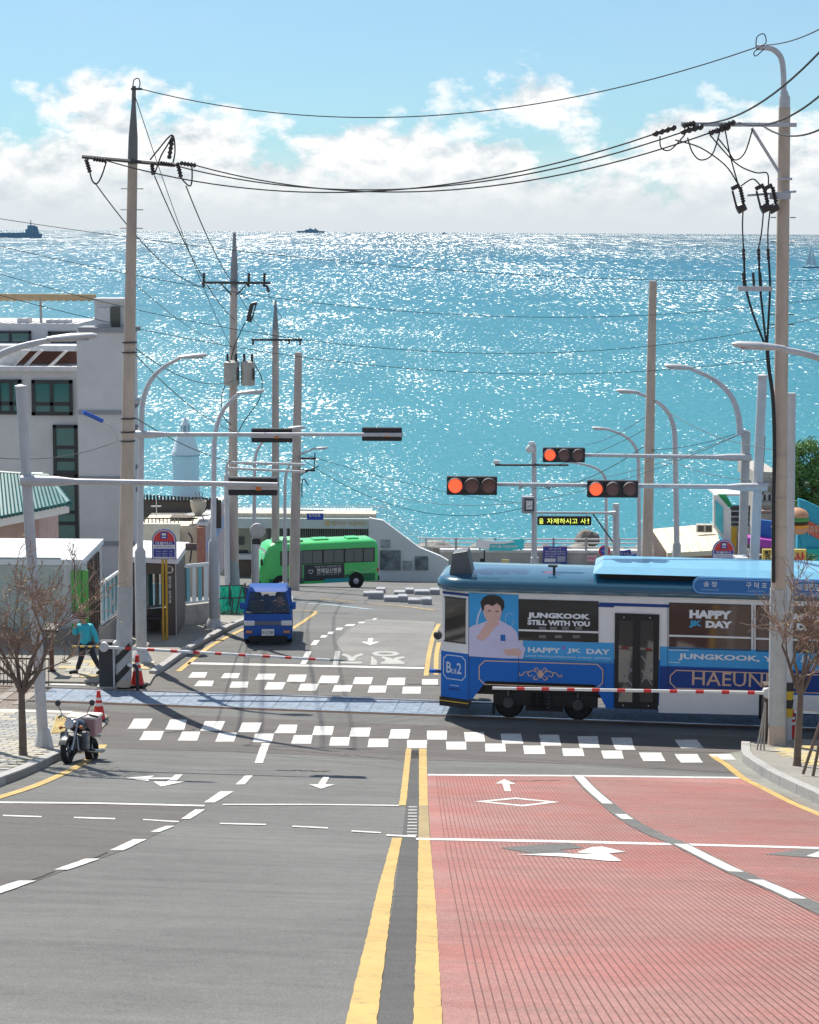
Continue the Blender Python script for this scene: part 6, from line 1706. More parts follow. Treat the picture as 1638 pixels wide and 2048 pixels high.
for k in range(5): MB().box(c.x + .035, c.x + .055, 1.0 + k * .46, 1.06 + k * .46, 0, 2.15).build('door_bar', M('door_wood', (.16, .09, .06), .6), dd)
MB().box(f.q(-80, 0).x, f.q(165, 0).x, -.25, -.05, 0, .42).build('plinth', CONC, f.t)
MB().bbox(f.q(145, 0).x, f.q(160, 0).x, -.55, -.3, .0, .45, .03).build('planter_tub', M('tub_teal', (.02, .22, .2), .6), f.t)

# stone wall and teal railing left of the bus stop
A_ = base_at(205, 1296, None, .06); B_ = base_at(238, 1268, None, .06); C_ = base_at(436, 1243, None, .06)
RT = M('rail_teal', (.16, .40, .46), .5, var=.1); RTW = M('rail_white', (.66, .70, .71), .5, var=.05)
wl = thing('stone_wall', 'low grey stone wall carrying the teal railing', 'wall', A_)
for p0, p1 in ((A_, B_), (B_, C_)):
    d = (p1 - p0); L_ = math.hypot(d.x, d.y); m_ = max(1, int(L_ / .9)); dn = Vector((-d.y, d.x, 0)).normalized()
    for k in range(m_):
        u = p0 + d * (k / m_) - A_; v = p0 + d * ((k + 1) / m_) - A_
        e = (v - u).normalized() * .006; u = u + e; v = v - e
        mb = MB(); hgt = .62
        mb.add([u - dn * .1 - Vector((0, 0, .3)), v - dn * .1 - Vector((0, 0, .3)), v + dn * .1 - Vector((0, 0, .3)), u + dn * .1 - Vector((0, 0, .3)), u - dn * .1 + Vector((0, 0, hgt)), v - dn * .1 + Vector((0, 0, hgt)), v + dn * .1 + Vector((0, 0, hgt)), u + dn * .1 + Vector((0, 0, hgt))],
               [(0, 3, 2, 1), (4, 5, 6, 7), (0, 1, 5, 4), (1, 2, 6, 5), (2, 3, 7, 6), (3, 0, 4, 7)])
        mb.build('wall_block', M('wall_block_grey', (.38, .355, .33), .85, var=.2, scale=4, bump=.2, grime=.4), wl)
rl = thing('railing', 'white and teal slatted railing on the stone wall behind the bus stop', 'railing', A_)
for p0, p1 in ((A_, B_), (B_, C_)):
    d = p1 - p0; L_ = d.length; u0 = p0 - A_; u1 = p1 - A_
    for z_, r_ in ((1.82, .06), (.70, .04)): MB().tube([u0 + Vector((0, 0, z_)), u1 + Vector((0, 0, z_))], r_, 6).build('rail', RTW, rl)
    m_ = int(L_ / .26)
    for k in range(m_ + 1):
        c_ = u0 + d * (k / m_)
        ang = math.atan2(d.y, d.x)
        mt = Matrix.Translation(c_) @ Matrix.Rotation(ang, 4, 'Z')
        MB().box(-.075, .075, -.02, .02, .72, 1.80, mt).build('slat', RT if k % 2 else RTW, rl)
MB().box(-.5, .5, -.03, 0, -.4, .4, Matrix.Translation(P(298, 1192, 61) - A_)).build('banner', M('banner_sky', (.35, .55, .68), .6, var=.15, scale=2), rl)

# bus shelter and stops
f = Frame('bus_shelter', 'brown bus shelter with white roof on the left pavement', 'shelter', 350, 1278, 57.0, base=base_at(350, 1278, 57.0, .06))
BR = M('shelter_brown', (.11, .082, .075), .5, var=.1, scale=3)
x0, x1 = f.q(331, 1200).x, f.q(352, 1200).x; zt = f.q(350, 1122).z
MB().box(x0, x1, 0, 2.5, 0, zt).build('end_wall', BR, f.t)
MB().box(x1 - .012, x1 + .012, -.01, .0, .0, zt).build('wall_edge', GALV, f.t)
xl_ = f.q(262, 1200).x
MB().box(xl_, xl_ + .25, 0, 2.5, 0, zt).build('end_wall', BR, f.t)
MB().prism([(xl_ - .1, zt + .02), (x1 + .1, zt - .03), (x1 + .1, zt + .13), (xl_ - .1, zt + .18)], -.35, 2.7).build('roof', WHITE, f.t)
MB().box(f.q(350, 0).x, f.q(374, 0).x, 1.2, 1.3, zt + .12, zt + .32).build('roof_sign', BR, f.t)
MB().box(xl_ + .26, x0 - .02, -.02, .08, zt - .38, zt - .02).build('lintel', BR, f.t)
MB().tube([(x0 + .13, -.01, zt - .25), (x0 + .13, -.004, zt - .25)], .11, 20).build('bus_badge', WHITE, f.t)
MB().bbox(x0 + .07, x0 + .19, -.016, -.012, zt - .32, zt - .17, .001).build('bus_badge', BR, f.t)
text('정\n거\n장', .09, .36, WHITE, f.t, (x0 + .13, -.006, zt - .62), 'lettering', .02); text('청\n사\n포', .09, .36, WHITE, f.t, (x0 + .13, -.006, zt - 1.05), 'lettering', .02)
bn = thing('bench', 'dark timber bench under the bus shelter', 'bench', base_at(315, 1272, 57.6, .06))
MB().bbox(-.75, .25, -.2, .2, .40, .46, .015).build('seat', M('bench_wood', (.10, .08, .09), .6), bn)
for x_ in (-.65, .15): MB().box(x_ - .03, x_ + .03, -.18, .18, 0, .40).build('leg', M('bench_leg', (.2, .15, .10), .6), bn)
SR = M('sign_red', (.62, .05, .05), .45, var=.04); SBU = M('sign_navy', (.02, .035, .28), .45, var=.05); SWH = M('sign_white', (.66, .66, .70), .45, var=.03)
def bus_sign(label, cx, y0, y1, hwp, Y, up, posts, by):
    b = base_at(cx, by, Y, up); s = 1 / pxm(P(cx, y0, b.y))
    t = thing('bus_stop_sign', label, 'bus stop sign', b, 0, 'round-topped bus stop signs')
    q = lambda x, y: P(x, y, b.y) - b
    c = q(cx, y0); w = hwp * s; zt = c.z; zb_ = q(cx, y1).z; r = w
    def arch(w_, z0, z1, n=14): return [(c.x + w_ * math.cos(math.pi * k / n), z1 - w_ + w_ * math.sin(math.pi * k / n)) for k in range(n + 1)] + [(c.x - w_, z0), (c.x + w_, z0)]
    MB().prism(arch(w, zb_, zt), -.03, .03).build('frame', SBU, t)
    MB().prism(arch(w * .93, zb_ + .02, zt - w * .07), -.036, -.03).build('board', SWH, t)
    zm = zt - w * 1.05
    n = 14; w2 = w * .86
    MB().prism([(c.x + w2 * math.cos(math.pi * k / n), zt - w + w2 * math.sin(math.pi * k / n)) for k in range(n + 1)], -.041, -.036).build('red_arch', SR, t)
    ic = MB().bbox(c.x - w * .28, c.x + w * .28, -.046, -.041, zt - w * .80, zt - w * .22, .001).build('bus_icon', SBU, t)
    MB().box(c.x - w * .18, c.x + w * .18, -.05, -.047, zt - w * .52, zt - w * .32).build('icon_window', SWH, ic); MB().box(c.x - w * .18, c.x + w * .18, -.05, -.047, zt - w * .72, zt - w * .62).build('icon_window', SWH, ic)
    MB().box(c.x - w * .86, c.x + w * .86, -.041, -.037, zt - w * 1.28, zt - w * 1.0).build('name_strip', SBU, t)
    text('마을버스', w * 1.4, w * .22, SWH, t, (c.x, -.044, zt - w * 1.14), 'lettering', .03)
    MB().box(c.x - w * .86, c.x + w * .86, -.041, -.037, zb_ + .06, zt - w * 1.62).build('timetable', SBU, t)
    text('해운대구 버스정류소', w * 1.5, w * .1, SBU, t, (c.x, -.044, zt - w * 1.45), 'lettering', .01)
    for k in range(4): text('청사포 · 달맞이 · 송정', w * 1.35, w * .1, SWH, t, (c.x, -.044, zt - w * (1.82 + .2 * k)), 'lettering', .01)
    for dx in posts: MB().tube([(c.x + dx, 0, 0), (c.x + dx, 0, zb_ + .05)], .035, 8).build('post', M('post_yellow', (.50, .29, .03), .5, var=.1), t, True)
bus_sign('round-topped red and blue bus stop sign on yellow posts, left', 328, 1058, 1118, 24.5, 56.2, .06, (-.05, .05), 1283)
bus_sign('round-topped red and blue bus stop sign rising behind the tram', 1448, 1079, 1140, 22.5, 56, 0, (-.05, .05), 1283)

# cafe with dark terrace, cup sign and street front
f = Frame('cafe', 'cream cafe building with black roof terrace and brick pier', 'building', 340, 1170, 82)
CREAM = M('wall_cream', (.74, .66, .52), .85, var=.1, scale=1.5, grime=.2, gcol=(.3, .26, .2))
BRICK = M('brick_red', (.40, .18, .14), .85, var=.2, scale=5)
f.slab('wall', 281, 1052, 395, 1260, CREAM, 4, 82); f.slab('wall_pale', 281, 1048, 360, 1110, M('wall_pale_green', (.68, .67, .55), .85, var=.08), .2, 81.7)
f.slab('brick_pier', 395, 1055, 410, 1260, BRICK, .6, 81.55)
f.slab('terrace_screen', 284, 1000, 442, 1056, M('terrace_dark', (.075, .07, .068), .7, var=.15, scale=.8), .2, 86)
for k in range(22): f.slab('picket', 285 + k * 7, 989 + k * .35, 289.2 + k * 7, 1002 + k * .3, M('picket_black', (.02, .02, .022), .6), .08, 85.8)
for k in range(10): f.slab('baluster', 288 + k * 7.5, 1038, 290 + k * 7.5, 1053, M('baluster_pale', (.36, .34, .3), .6), .08, 82.2)
f.slab('terrace_rail', 284, 1036, 395, 1038, M('picket_black', (.02, .02, .022), .6), .08, 82.2)
f.slab('terrace_box', 340, 1035, 382, 1055, M('terrace_wood', (.10, .075, .06), .7), .8, 83.5)
mb = MB(); f.poly('terrace_umbrella', [(302, 1012), (322, 1012), (322, 1014), (302, 1014)], GALV, .1, 84); f.slab('umbrella_pole', 312, 1000, 313.5, 1032, GALV, .06, 84)
mb = MB(); mb.tube([f.q(286, 985, 81), f.q(285, 1000, 81), f.q(284, 1050, 81)], .05, 6); mb.build('drain_pipe', WHITE, f.t, True)
mb = MB(); loop(mb, [f.q(376, 1065, 81.6), f.q(383, 1075, 81.6), f.q(384, 1090, 81.6), f.q(380, 1125, 81.6)], .04); mb.build('wall_cable', DGREY, f.t, True)
# street front running away along the street
def recede(f, name, x0, y0, y1, Ya, Yb, mat, off=0.0, th=.06, yb0=None, yb1=None):
    """panel in the plane running straight away from the camera, near edge at column x0, rows y0..y1 at Ya"""
    a = f.q(x0, y0, Ya); bt = f.q(x0, y1, Ya); zt0, zb0 = a.z, bt.z
    zt1 = zt0 + (yb0 or 0); zb1 = zb0 + (yb1 or 0)
    yA, yB = Ya - f.b.y, Yb - f.b.y
    x = a.x + off
    return MB().add([(x, yA, zb0), (x, yB, zb1), (x, yB, zt1), (x, yA, zt0), (x - th, yA, zb0), (x - th, yB, zb1), (x - th, yB, zt1), (x - th, yA, zt0)],
                    [(0, 1, 2, 3), (5, 4, 7, 6), (3, 2, 6, 7), (0, 3, 7, 4), (1, 5, 6, 2), (0, 4, 5, 1)]).build(name, mat, f.t)
FR = M('front_mauve', (.55, .46, .48), .8, var=.1, scale=1)
recede(f, 'street_front', 411, 1052, 1200, 81.8, 90, FR, 0, .3)
recede(f, 'parapet_cap', 411, 1046, 1054, 81.8, 90, WHITE, .04, .4)
recede(f, 'shop_banner', 411, 1085, 1107, 82.2, 89.8, M('banner_blue', (.28, .38, .62), .6, var=.35, scale=1.2), .05, .04)
recede(f, 'shop_banner', 411, 1108, 1118, 82.2, 89.8, M('banner_pale', (.55, .50, .58), .6, var=.3, scale=1.5), .05, .04)
recede(f, 'shop_glass', 411, 1120, 1180, 83.5, 89.5, WGL, .05, .03)
for Yk in (83.4, 85.4, 87.4, 89.4): recede(f, 'shop_mullion', 411, 1119, 1181, Yk, Yk + .12, WFR, .08, .05)
# coffee cup sign on its stand
f2 = Frame('cup_sign', 'large cream coffee cup sculpture with steam on the terrace edge', 'sculpture', 397, 1055, 82.6, base=P(397, 1056, 82.6))
cz = f2.q(397, 1031).z
f2_r = 16.5 / pxm(P(397, 1015, 82.6))
MB().lathe([(f2_r * .35, cz), (f2_r * .75, cz + .18), (f2_r * .95, cz + .42), (f2_r, cz + .62), (f2_r * .92, cz + .62), (f2_r * .85, cz + .5), (f2_r * .2, cz + .45)], 24).build('cup', M('cup_cream', (.55, .50, .40), .5, var=.05), f2.t, True)
MB().lathe([(f2_r * .2, cz + .505), (f2_r * .88, cz + .52)], 24).build('coffee', M('coffee', (.05, .025, .015), .3), f2.t, True)
MB().lathe([(f2_r * .3, cz - .05), (f2_r * 1.5, cz + .03), (f2_r * 1.55, cz + .06), (f2_r * .3, cz)], 28).build('saucer', M('saucer_grey', (.35, .34, .33), .5), f2.t, True)
for s in (-.4, .4): MB().tube([(s * .8, 0, 0), (s * .4, 0, cz)], .03, 6).build('stand_leg', GALV, f2.t)
for dx in (-.12, .02, .14): MB().tube(smooth_path([(dx, 0, cz + .55), (dx - .06, 0, cz + .72), (dx + .05, 0, cz + .85), (dx - .02, 0, cz + 1.0)], 4), .018, 6).build('steam', M('steam_metal', (.25, .22, .2), .5), f2.t, True)

# green mesh fence at the building plot
f = Frame('mesh_fence', 'bright green mesh screen on posts beside the truck', 'fence', 455, 1238, 64)
GM = M('mesh_green', (.03, .62, .42), .6, var=.3, scale=4); GMD = M('mesh_green_pale', (.25, .58, .40), .7, var=.35, scale=5)
def crinkle(name, x0, y0, x1, y1, Y, mat, amp=.06, nx=16, nz=6):
    a = f.q(x0, y0, Y); c = f.q(x1, y1, Y); vs = []; fs = []
    for j in range(nz + 1):
        for i in range(nx + 1):
            vs.append((a.x + (c.x - a.x) * i / nx, a.y + random.uniform(-amp, amp), a.z + (c.z - a.z) * j / nz + random.uniform(-.02, .02)))
    for j in range(nz):
        for i in range(nx): o = j * (nx + 1) + i; fs.append((o, o + nx + 1, o + nx + 2, o + 1))
    return MB().add(vs, fs).build(name, mat, f.t)
crinkle('mesh_sheet', 428, 1171, 492, 1222, 64, GM); f.slab('block_base', 428, 1221, 492, 1242, M('block_mossy', (.26, .28, .19), .85, var=.3, scale=4), .3, 64.1)
crinkle('mesh_sheet', 428, 1223, 486, 1240, 63.9, GMD, .05)
for x in (429, 460, 490): MB().tube([f.q(x, 1166), f.q(x, 1245)], .03, 6).build('post', DGREY, f.t)
for y in (1172, 1197): MB().tube([f.q(428, y, 63.9), f.q(492, y - 2, 63.9)], .022, 6).build('rail', DGREY, f.t)
for a_, c_ in (((470, 1240), (484, 1170)), ((462, 1238), (466, 1196)), ((486, 1175), (516, 1166))): MB().tube([f.q(*a_, 63.8), f.q(*c_, 63.8)], .025, 6).build('scaffold_tube', DGREY, f.t)

# terminal with timber slats and sloping white wall
f = Frame('terminal', 'white bus terminal with slatted front and sloping picture wall', 'building', 640, 1163, 128)
TW = M('terminal_white', (.60, .65, .67), .7, var=.05, scale=.5, grime=.15, gcol=(.4, .42, .42))
f.slab('roof_beam', 440, 1037, 742, 1057, M('terminal_mint', (.50, .60, .58), .7, var=.05), 5, 128)
f.slab('roof_edge', 436, 1027, 752, 1037.5, M('deck_sand', (.58, .52, .42), .8), 1.4, 128.4)
f.slab('back_wall', 440, 1056, 742, 1170, M('terminal_inner', (.46, .46, .38), .8, var=.06), .3, 130.5)
f.slab('slat_backing', 534, 1056, 736, 1084, M('slat_dark', (.05, .055, .06), .7), .2, 129)
for k in range(46): f.slab('slat', 535 + k * 4.36, 1056.5, 537.2 + k * 4.36, 1083, M('slat_grey', (.22, .25, .24), .6), .12, 128.8)
f.slab('counter', 470, 1118, 520, 1166, M('counter_brown', (.14, .10, .08), .7), .5, 129.6); f.slab('counter_top', 466, 1110, 522, 1119, WHITE, .7, 129.4)
for a in ((476, 1073, 488, 1090), (476, 1100, 496, 1119)): f.slab('wall_picture', *a, WGD, .06, 130.3)
f.poly('picture_wall', [(738, 1036), (766, 1041), (838, 1095), (880, 1112), (897, 1122), (897, 1172), (738, 1172)], TW, .5, 127.8)
PH = [M('photo_grey', (.22, .25, .27), .6, var=.6, scale=1.4), M('photo_dark', (.13, .16, .18), .6, var=.7, scale=1.8)]
for i, a in enumerate(((762, 1080, 780, 1096), (760, 1101, 801, 1140), (806, 1122, 824, 1140), (830, 1113, 856, 1140))): f.slab('wall_picture', *a, PH[i % 2], .06, 127.7)
f.text('청사포 어울마당', 664, 733, 1046, 9, M('letter_gold', (.55, .42, .2), .5), 127.95, .02)
MB().tube([f.q(655, 1046, 127.9), f.q(655, 1046, 128)], .17, 16).build('gold_badge', M('letter_gold', (.55, .42, .2), .5), f.t)
f3 = Frame('picket_fence', 'thin white picket fence along the terminal roof and slope', 'fence', 600, 1036, 131, base=P(600, 1036, 131))
PK = M('picket_white', (.55, .60, .62), .6)
for k in range(48):
    x = 458 + k * 6.7; y1 = 1036; y0 = 1008
    f3.slab('picket', x - .55, y0, x + .55, y1, PK, .04, 131)
for k in range(15):
    x = 780 + k * 6; y = 1040 + (x - 775) * .72
    f3.slab('picket', x - .55, y - 26, x + .55, y + 6, PK, .04, 129.5)
f3.slab('rail', 455, 1012, 778, 1013, PK, .04, 130.9)

# granite block seats on the traffic island
GR = M('granite_seat', (.33, .34, .37), .75, var=.15, scale=6)
BL_ = [(726, 737, 1183, 1193), (736, 767, 1180, 1199), (752, 771, 1174, 1187), (768, 797, 1191, 1204), (796, 816, 1187, 1205), (816, 843, 1196, 1208), (843, 864, 1193, 1210), (811, 828, 1175, 1188), (829, 860, 1179, 1190), (860, 880, 1175, 1190), (788, 811, 1182, 1189)]
for i, (x0, x1, y0, y1) in enumerate(BL_):
    b = G((x0 + x1) / 2, y1); b.z = gz(b.x, b.y); s = 1 / pxm(b); h = min(.5, (y1 - y0) * s * .72)
    t = MB().bbox(-(x1 - x0) * s / 2, (x1 - x0) * s / 2, 0, .55, -.1, h, .03).build('block_seat', GR); t.location = b
    tag(t, ['granite block seat at the island\'s left tip', 'widest granite block seat, left on the island', 'granite cube behind the widest block seat', 'low granite slab right of the widest block', 'granite cube between two low slabs, front row', 'second low granite slab in the front row', 'front-row granite cube nearest the tram nose', 'granite cube in the middle of the back row', 'long low granite slab in the back row', 'back-row granite cube half behind the tram', 'short low granite slab between the two rows'][i], 'block seat', 'granite seats on the island')
# lighthouse
f = Frame('lighthouse', 'white lighthouse on the breakwater against the glittering sea', 'lighthouse', 372, 1000, 215, base=Vector((P(372, 1000, 215).x, 215, -17)))
k_ = 1 / pxm(P(372, 930, 215)); zz = lambda y: f.q(372, y).z
LH = M('lighthouse_white', (.80, .82, .84), .6, var=.05)
MB().lathe([(29 * k_, 0), (29 * k_, zz(990)), (27 * k_, zz(960)), (27.5 * k_, zz(909))], 28).build('tower', LH, f.t, True)
MB().lathe([(28.5 * k_, zz(909)), (28.5 * k_, zz(905)), (26 * k_, zz(900)), (20 * k_, zz(878)), (17.5 * k_, zz(868))], 28).build('shoulder', LH, f.t, True)
MB().lathe([(8 * k_, zz(868)), (8 * k_, zz(850))], 12).build('lantern', M('lantern_glass', (.35, .42, .45), .2), f.t, True)
for k in range(6): MB().box(8.3 * k_ * math.cos(k * 1.05) - .06, 8.3 * k_ * math.cos(k * 1.05) + .06, 8.3 * k_ * math.sin(k * 1.05) - .06, 8.3 * k_ * math.sin(k * 1.05) + .06, zz(868), zz(850)).build('lantern_bar', LH, f.t)
MB().lathe([(10 * k_, zz(850)), (5 * k_, zz(841)), (1 * k_, zz(834))], 16).build('lantern_roof', LH, f.t, True)
mb = MB().tube([(28.6 * k_ * math.cos(a), 28.6 * k_ * math.sin(a), zz(909)) for a in [j * math.pi / 12 for j in range(25)]], .08, 6, False); mb.build('gallery_rail', GALV, f.t)
# ------------------------------------------------------------------ sea wall, signs, right-hand shops
CW_ = M('seawall_concrete', (.42, .41, .40), .85, var=.12, scale=.8, grime=.35, gcol=(.25, .24, .22))
f = Frame('sea_wall', 'pale concrete sea wall behind the tram roof', 'wall', 1100, 1150, 141)
f.slab('wall', 880, 1105, 1320, 1175, CW_, .6, 141); f.slab('coping', 880, 1101, 1322, 1106, M('coping_white', (.55, .55, .55), .7), .8, 140.9)
f = Frame('sea_railing', 'white metal railing on the sea wall', 'railing', 1100, 1102, 141.2, base=P(1100, 1102, 141.2))
RWT = M('railing_white', (.60, .60, .61), .45, var=.04)
for y, r in ((1077, .06), (1085, .05), (1093, .05)): MB().tube([f.q(838, y), f.q(1322, y + 2)], r, 8).build('rail', RWT, f.t, True)
for x in (852, 912, 960, 990, 1042, 1107, 1172, 1238, 1300): f.slab('post', x - 2, 1076, x + 2, 1104, M('railing_post', (.32, .33, .34), .5), .12, 141.1)
# rocks along the shore
RK = [M('rock_grey', (.30, .27, .235), .9, var=.3, scale=1.0, bump=.5, bscale=6), M('rock_dark', (.17, .155, .14), .9, var=.3, scale=1.0, bump=.5, bscale=6)]
random.seed(11)
for i in range(34):
    px = 842 + i * 14.4; Y = random.uniform(148, 153); b = P(px, 1090, Y); r = random.uniform(.7, 1.3)
    b.z = -12.6 - (Y - 150) * .25
    if i == 28: r = 1.0; b = P(1174, 1078, 150)
    bm = bmesh.new(); bmesh.ops.create_icosphere(bm, subdivisions=2, radius=r)
    for v in bm.verts:
        v.co *= 1 + random.uniform(-.16, .16); v.co.z *= .72
    me = bpy.data.meshes.new('boulder'); bm.to_mesh(me); bm.free(); me.materials.append(random.choice(RK))
    for p in me.polygons: p.use_smooth = random.random() < .5
    o = bpy.data.objects.new('boulder', me); col.objects.link(o); o.location = b; o.rotation_euler[2] = random.uniform(0, 6)
    tag(o, 'largest dark rounded boulder seen above the sea railing' if i == 28 else 'shore boulder glimpsed through the sea railing', 'boulder', None if i == 28 else 'boulders behind the sea wall')
f = Frame('banner', 'white and cyan banner tied to the sea railing', 'banner', 1000, 1090, 140.7, base=P(1000, 1100, 140.7))
bw = M('banner_white', (.80, .80, .85), .6, var=.1, scale=.8); bc = M('banner_cyan', (.05, .62, .72), .6, var=.2, scale=.8)
f.poly('cloth', [(953, 1077), (975, 1081), (1000, 1082), (1025, 1080), (1048, 1077), (1048, 1098), (1020, 1101), (980, 1101), (953, 1096)], bc, .06)
f.poly('white_part', [(954, 1078), (976, 1082), (1000, 1083), (1024, 1081), (1030, 1084), (1005, 1088), (980, 1088), (978, 1099), (954, 1095)], bw, .03, 140.64)
f.text('바다를 깨끗하게', 982, 1034, 1093, 6, WHITE, 140.6, .02)
def board(name, label, cat, px0, py0, px1, py1, Y, mat, lines=(), post=None, lm=None, bottom=None):
    f = Frame(name, label, cat, (px0 + px1) / 2, 1170, Y)
    f.slab('board', px0, py0, px1, py1, mat, .08, Y)
    if post:
        for x in post: MB().tube([(f.q(x, py1).x, .1, 0), (f.q(x, py1).x, .1, f.q(x, py0).z)], .05, 8).build('post', GALV, f.t, True)
    for st, x0, x1, yc, h in lines: f.text(st, x0, x1, yc, h, lm or SWH, Y, .01)
    return f
NB = M('notice_blue', (.05, .06, .32), .5, var=.05)
nt_ = board('notice_board', 'square blue notice board on the sea wall', 'notice board', 1086, 1093, 1134, 1131, 140.6, NB, [('안전 수칙 안내', 1098, 1122, 1097.5, 4), ('낚시 및 취사를 금지합니다', 1090, 1130, 1103, 3.5), ('쓰레기 무단투기 금지 구역', 1090, 1130, 1108, 3.5), ('위반시 과태료 부과', 1090, 1112, 1113, 3.5), ('해운대구청장', 1098, 1122, 1128, 3.5)])
nt_.slab('white_field', 1089, 1117, 1111, 1124, SWH, .02, 140.57); nt_.slab('map_field', 1114, 1112, 1131, 1124, M('map_grey', (.3, .33, .45), .6, var=.4, scale=2), .02, 140.57)
board('small_sign', 'small pink warning plate on the sea wall', 'sign', 1174, 1111, 1194, 1123, 140.6, M('plate_pink', (.62, .42, .46), .6), [('주차금지', 1175.5, 1192.5, 1117, 6)], lm=M('letter_magenta', (.5, .03, .15), .5))
def disc(f, name, cx, cy, rp, mat, Y, th=.04, dy=0.0):
    c = f.q(cx, cy, Y); r = rp / pxm(P(cx, cy, Y))
    return MB().tube([(c.x, c.y - dy, c.z), (c.x, c.y - dy + th, c.z)], r, 28).build(name, mat, f.t, True)
f = Frame('no_parking_sign', 'round red-ringed blue no-parking sign by the sea wall', 'traffic sign', 1209, 1170, 126)
MB().tube([(0, .1, 0), (0, .1, f.q(1209, 1090).z)], .045, 8).build('post', GALV, f.t, True)
disc(f, 'red_ring', 1209, 1102, 11.5, SR, 126); disc(f, 'blue_disc', 1209, 1102, 8, M('sign_azure', (.03, .10, .5), .45), 126, .04, .02)
f.text('주정차', 1203, 1215, 1102, 3.5, SWH, 126, .01, -.045); f.slab('sub_plate', 1200, 1116, 1219, 1131, M('plate_grey', (.45, .46, .5), .6), .04, 126); f.text('견인지역', 1202, 1217, 1119, 3, BLACK, 126, .01, -.01)
f = Frame('arrow_sign', 'large round blue sign with white arrow behind the tram', 'traffic sign', 1270, 1180, 110)
MB().tube([(0, .1, 0), (0, .1, f.q(1270, 1110).z)], .05, 8).build('post', GALV, f.t, True)
disc(f, 'blue_disc', 1270, 1124, 16, M('sign_azure', (.03, .10, .5), .45), 110)
f.poly('white_arrow', [(1257, 1128), (1266, 1120), (1266, 1125), (1278, 1126), (1284, 1134), (1276, 1131), (1266, 1131), (1266, 1135)], SWH, .02, 109.96)
f = Frame('direction_sign', 'tilted blue direction plate beside the message board post', 'traffic sign', 1238, 1180, 112)
MB().tube([(0, .1, 0), (0, .1, f.q(1238, 1105).z)], .04, 8).build('post', GALV, f.t, True)
f.poly('plate', [(1232, 1104), (1261, 1099), (1263, 1109), (1232, 1115)], NB, .05); f.text('해변 방향', 1236, 1258, 1107, 4, SWH, 112, .01)
f = Frame('fingerpost', 'black fingerpost with two small arms above the tram roof', 'signpost', 968, 1170, 125)
MB().tube([(0, 0, 0), (0, 0, f.q(968, 1100).z)], .05, 8).build('post', BLACK, f.t, True); f.slab('arm', 960, 1117, 968, 1129, BLACK, .05); f.slab('arm', 969, 1124, 989, 1130, BLACK, .05)
f = Frame('poster_boards', 'faded yellow and blue poster boards against the sea wall', 'poster', 1005, 1160, 139)
f.slab('poster', 1003, 1119, 1018, 1146, M('poster_yellow', (.5, .45, .22), .7, var=.4, scale=1.5), .08); f.slab('poster', 989, 1126, 1002, 1146, M('poster_teal', (.18, .3, .38), .7, var=.4, scale=1.5), .08)
# CCTV post with loudspeakers and box
f = Frame('cctv_post', 'grey post with cameras, horn loudspeakers and a control box', 'camera post', 1069, 1160, 92)
MB().tube([(0, 0, 0), f.q(1068, 888)], [.14, .11], 12).build('post', PGREY, f.t, True); f.slab('lower_box', 1062, 1116, 1077, 1150, PGREY, .3, 91.8)
MB().tube([f.q(990, 930, 91.8), f.q(1137, 930, 91.8)], .05, 8).build('cross_bar', DGREY, f.t); 
MB().lathe([(.12, 0), (.2, .1), (.2, .22), (.1, .34)], 14, f.q(1060, 905)).build('dome_camera', WHITE, f.t, True); f.slab('camera_bracket', 1058, 884, 1069, 889, WHITE, .2, 91.9)
f.slab('camera', 987, 921, 999, 928, WHITE, .2, 91.8)
for s, x in ((-1, 1045), (1, 1092)):
    c = f.q(x, 970, 91.7); d = f.q(1068, 969, 91.7)
    MB().tube([d, c + Vector((-s * .1, 0, 0)), c + Vector((s * .18, 0, 0))], [.05, .08, .24], 14).build('horn_speaker', M('horn_grey', (.32, .40, .46), .5), f.t, True)
bx_ = f.slab('control_box', 1044, 994, 1068, 1026, M('control_box', (.30, .33, .37), .5), .5, 91.6); f.slab('box_label', 1052, 1001, 1065, 1019, WHITE, .02, 91.56, bx_); f.slab('box_edge', 1049, 998, 1068, 1022, DGREY, .02, 91.58, bx_)
# electronic message board on its cantilever
f = Frame('message_board', 'electronic message board with yellow letters on a cantilever post', 'message board', 1233, 1170, 93)
MB().tube([(0, 0, 0), f.q(1232, 1007)], [.16, .15], 12).build('post', PGREY, f.t, True); MB().tube([f.q(1236, 1026, 92.8), f.q(1046, 1025, 92.8)], [.06, .05], 10).build('arm', PGREY, f.t, True)
MB().tube([f.q(1234, 1026, 92.8), f.q(1215, 1026, 92.8)], [.13, .06], 10).build('arm_bracket', GALV, f.t, True)
f.slab('display', 1075, 1033, 1183, 1051, M('display_black', (.012, .014, .014), .4), .3, 92.6, bevel=.04)
LED = M('led_yellow', (.4, .4, .05), .5, var=0, emit=(.72, .85, .12), es=.9)
f.text('을', 1078, 1087, 1042, 11, LED, 92.6, .005, -.03); f.text('자제하시고', 1094, 1155, 1042, 11, LED, 92.6, .005, -.03); f.text('사', 1161, 1172, 1042, 11, LED, 92.6, .005, -.03); f.text('!', 1175, 1178, 1042, 10, LED, 92.6, .005, -.03)
for x in (1084, 1174): f.slab('hanger', x - 1, 1026, x + 1, 1034, GALV, .06, 92.7)
MB().tube([f.q(1186, 1028, 93.2), f.q(1230, 1090, 93.2)], .04, 6).build('stay', DGREY, f.t)

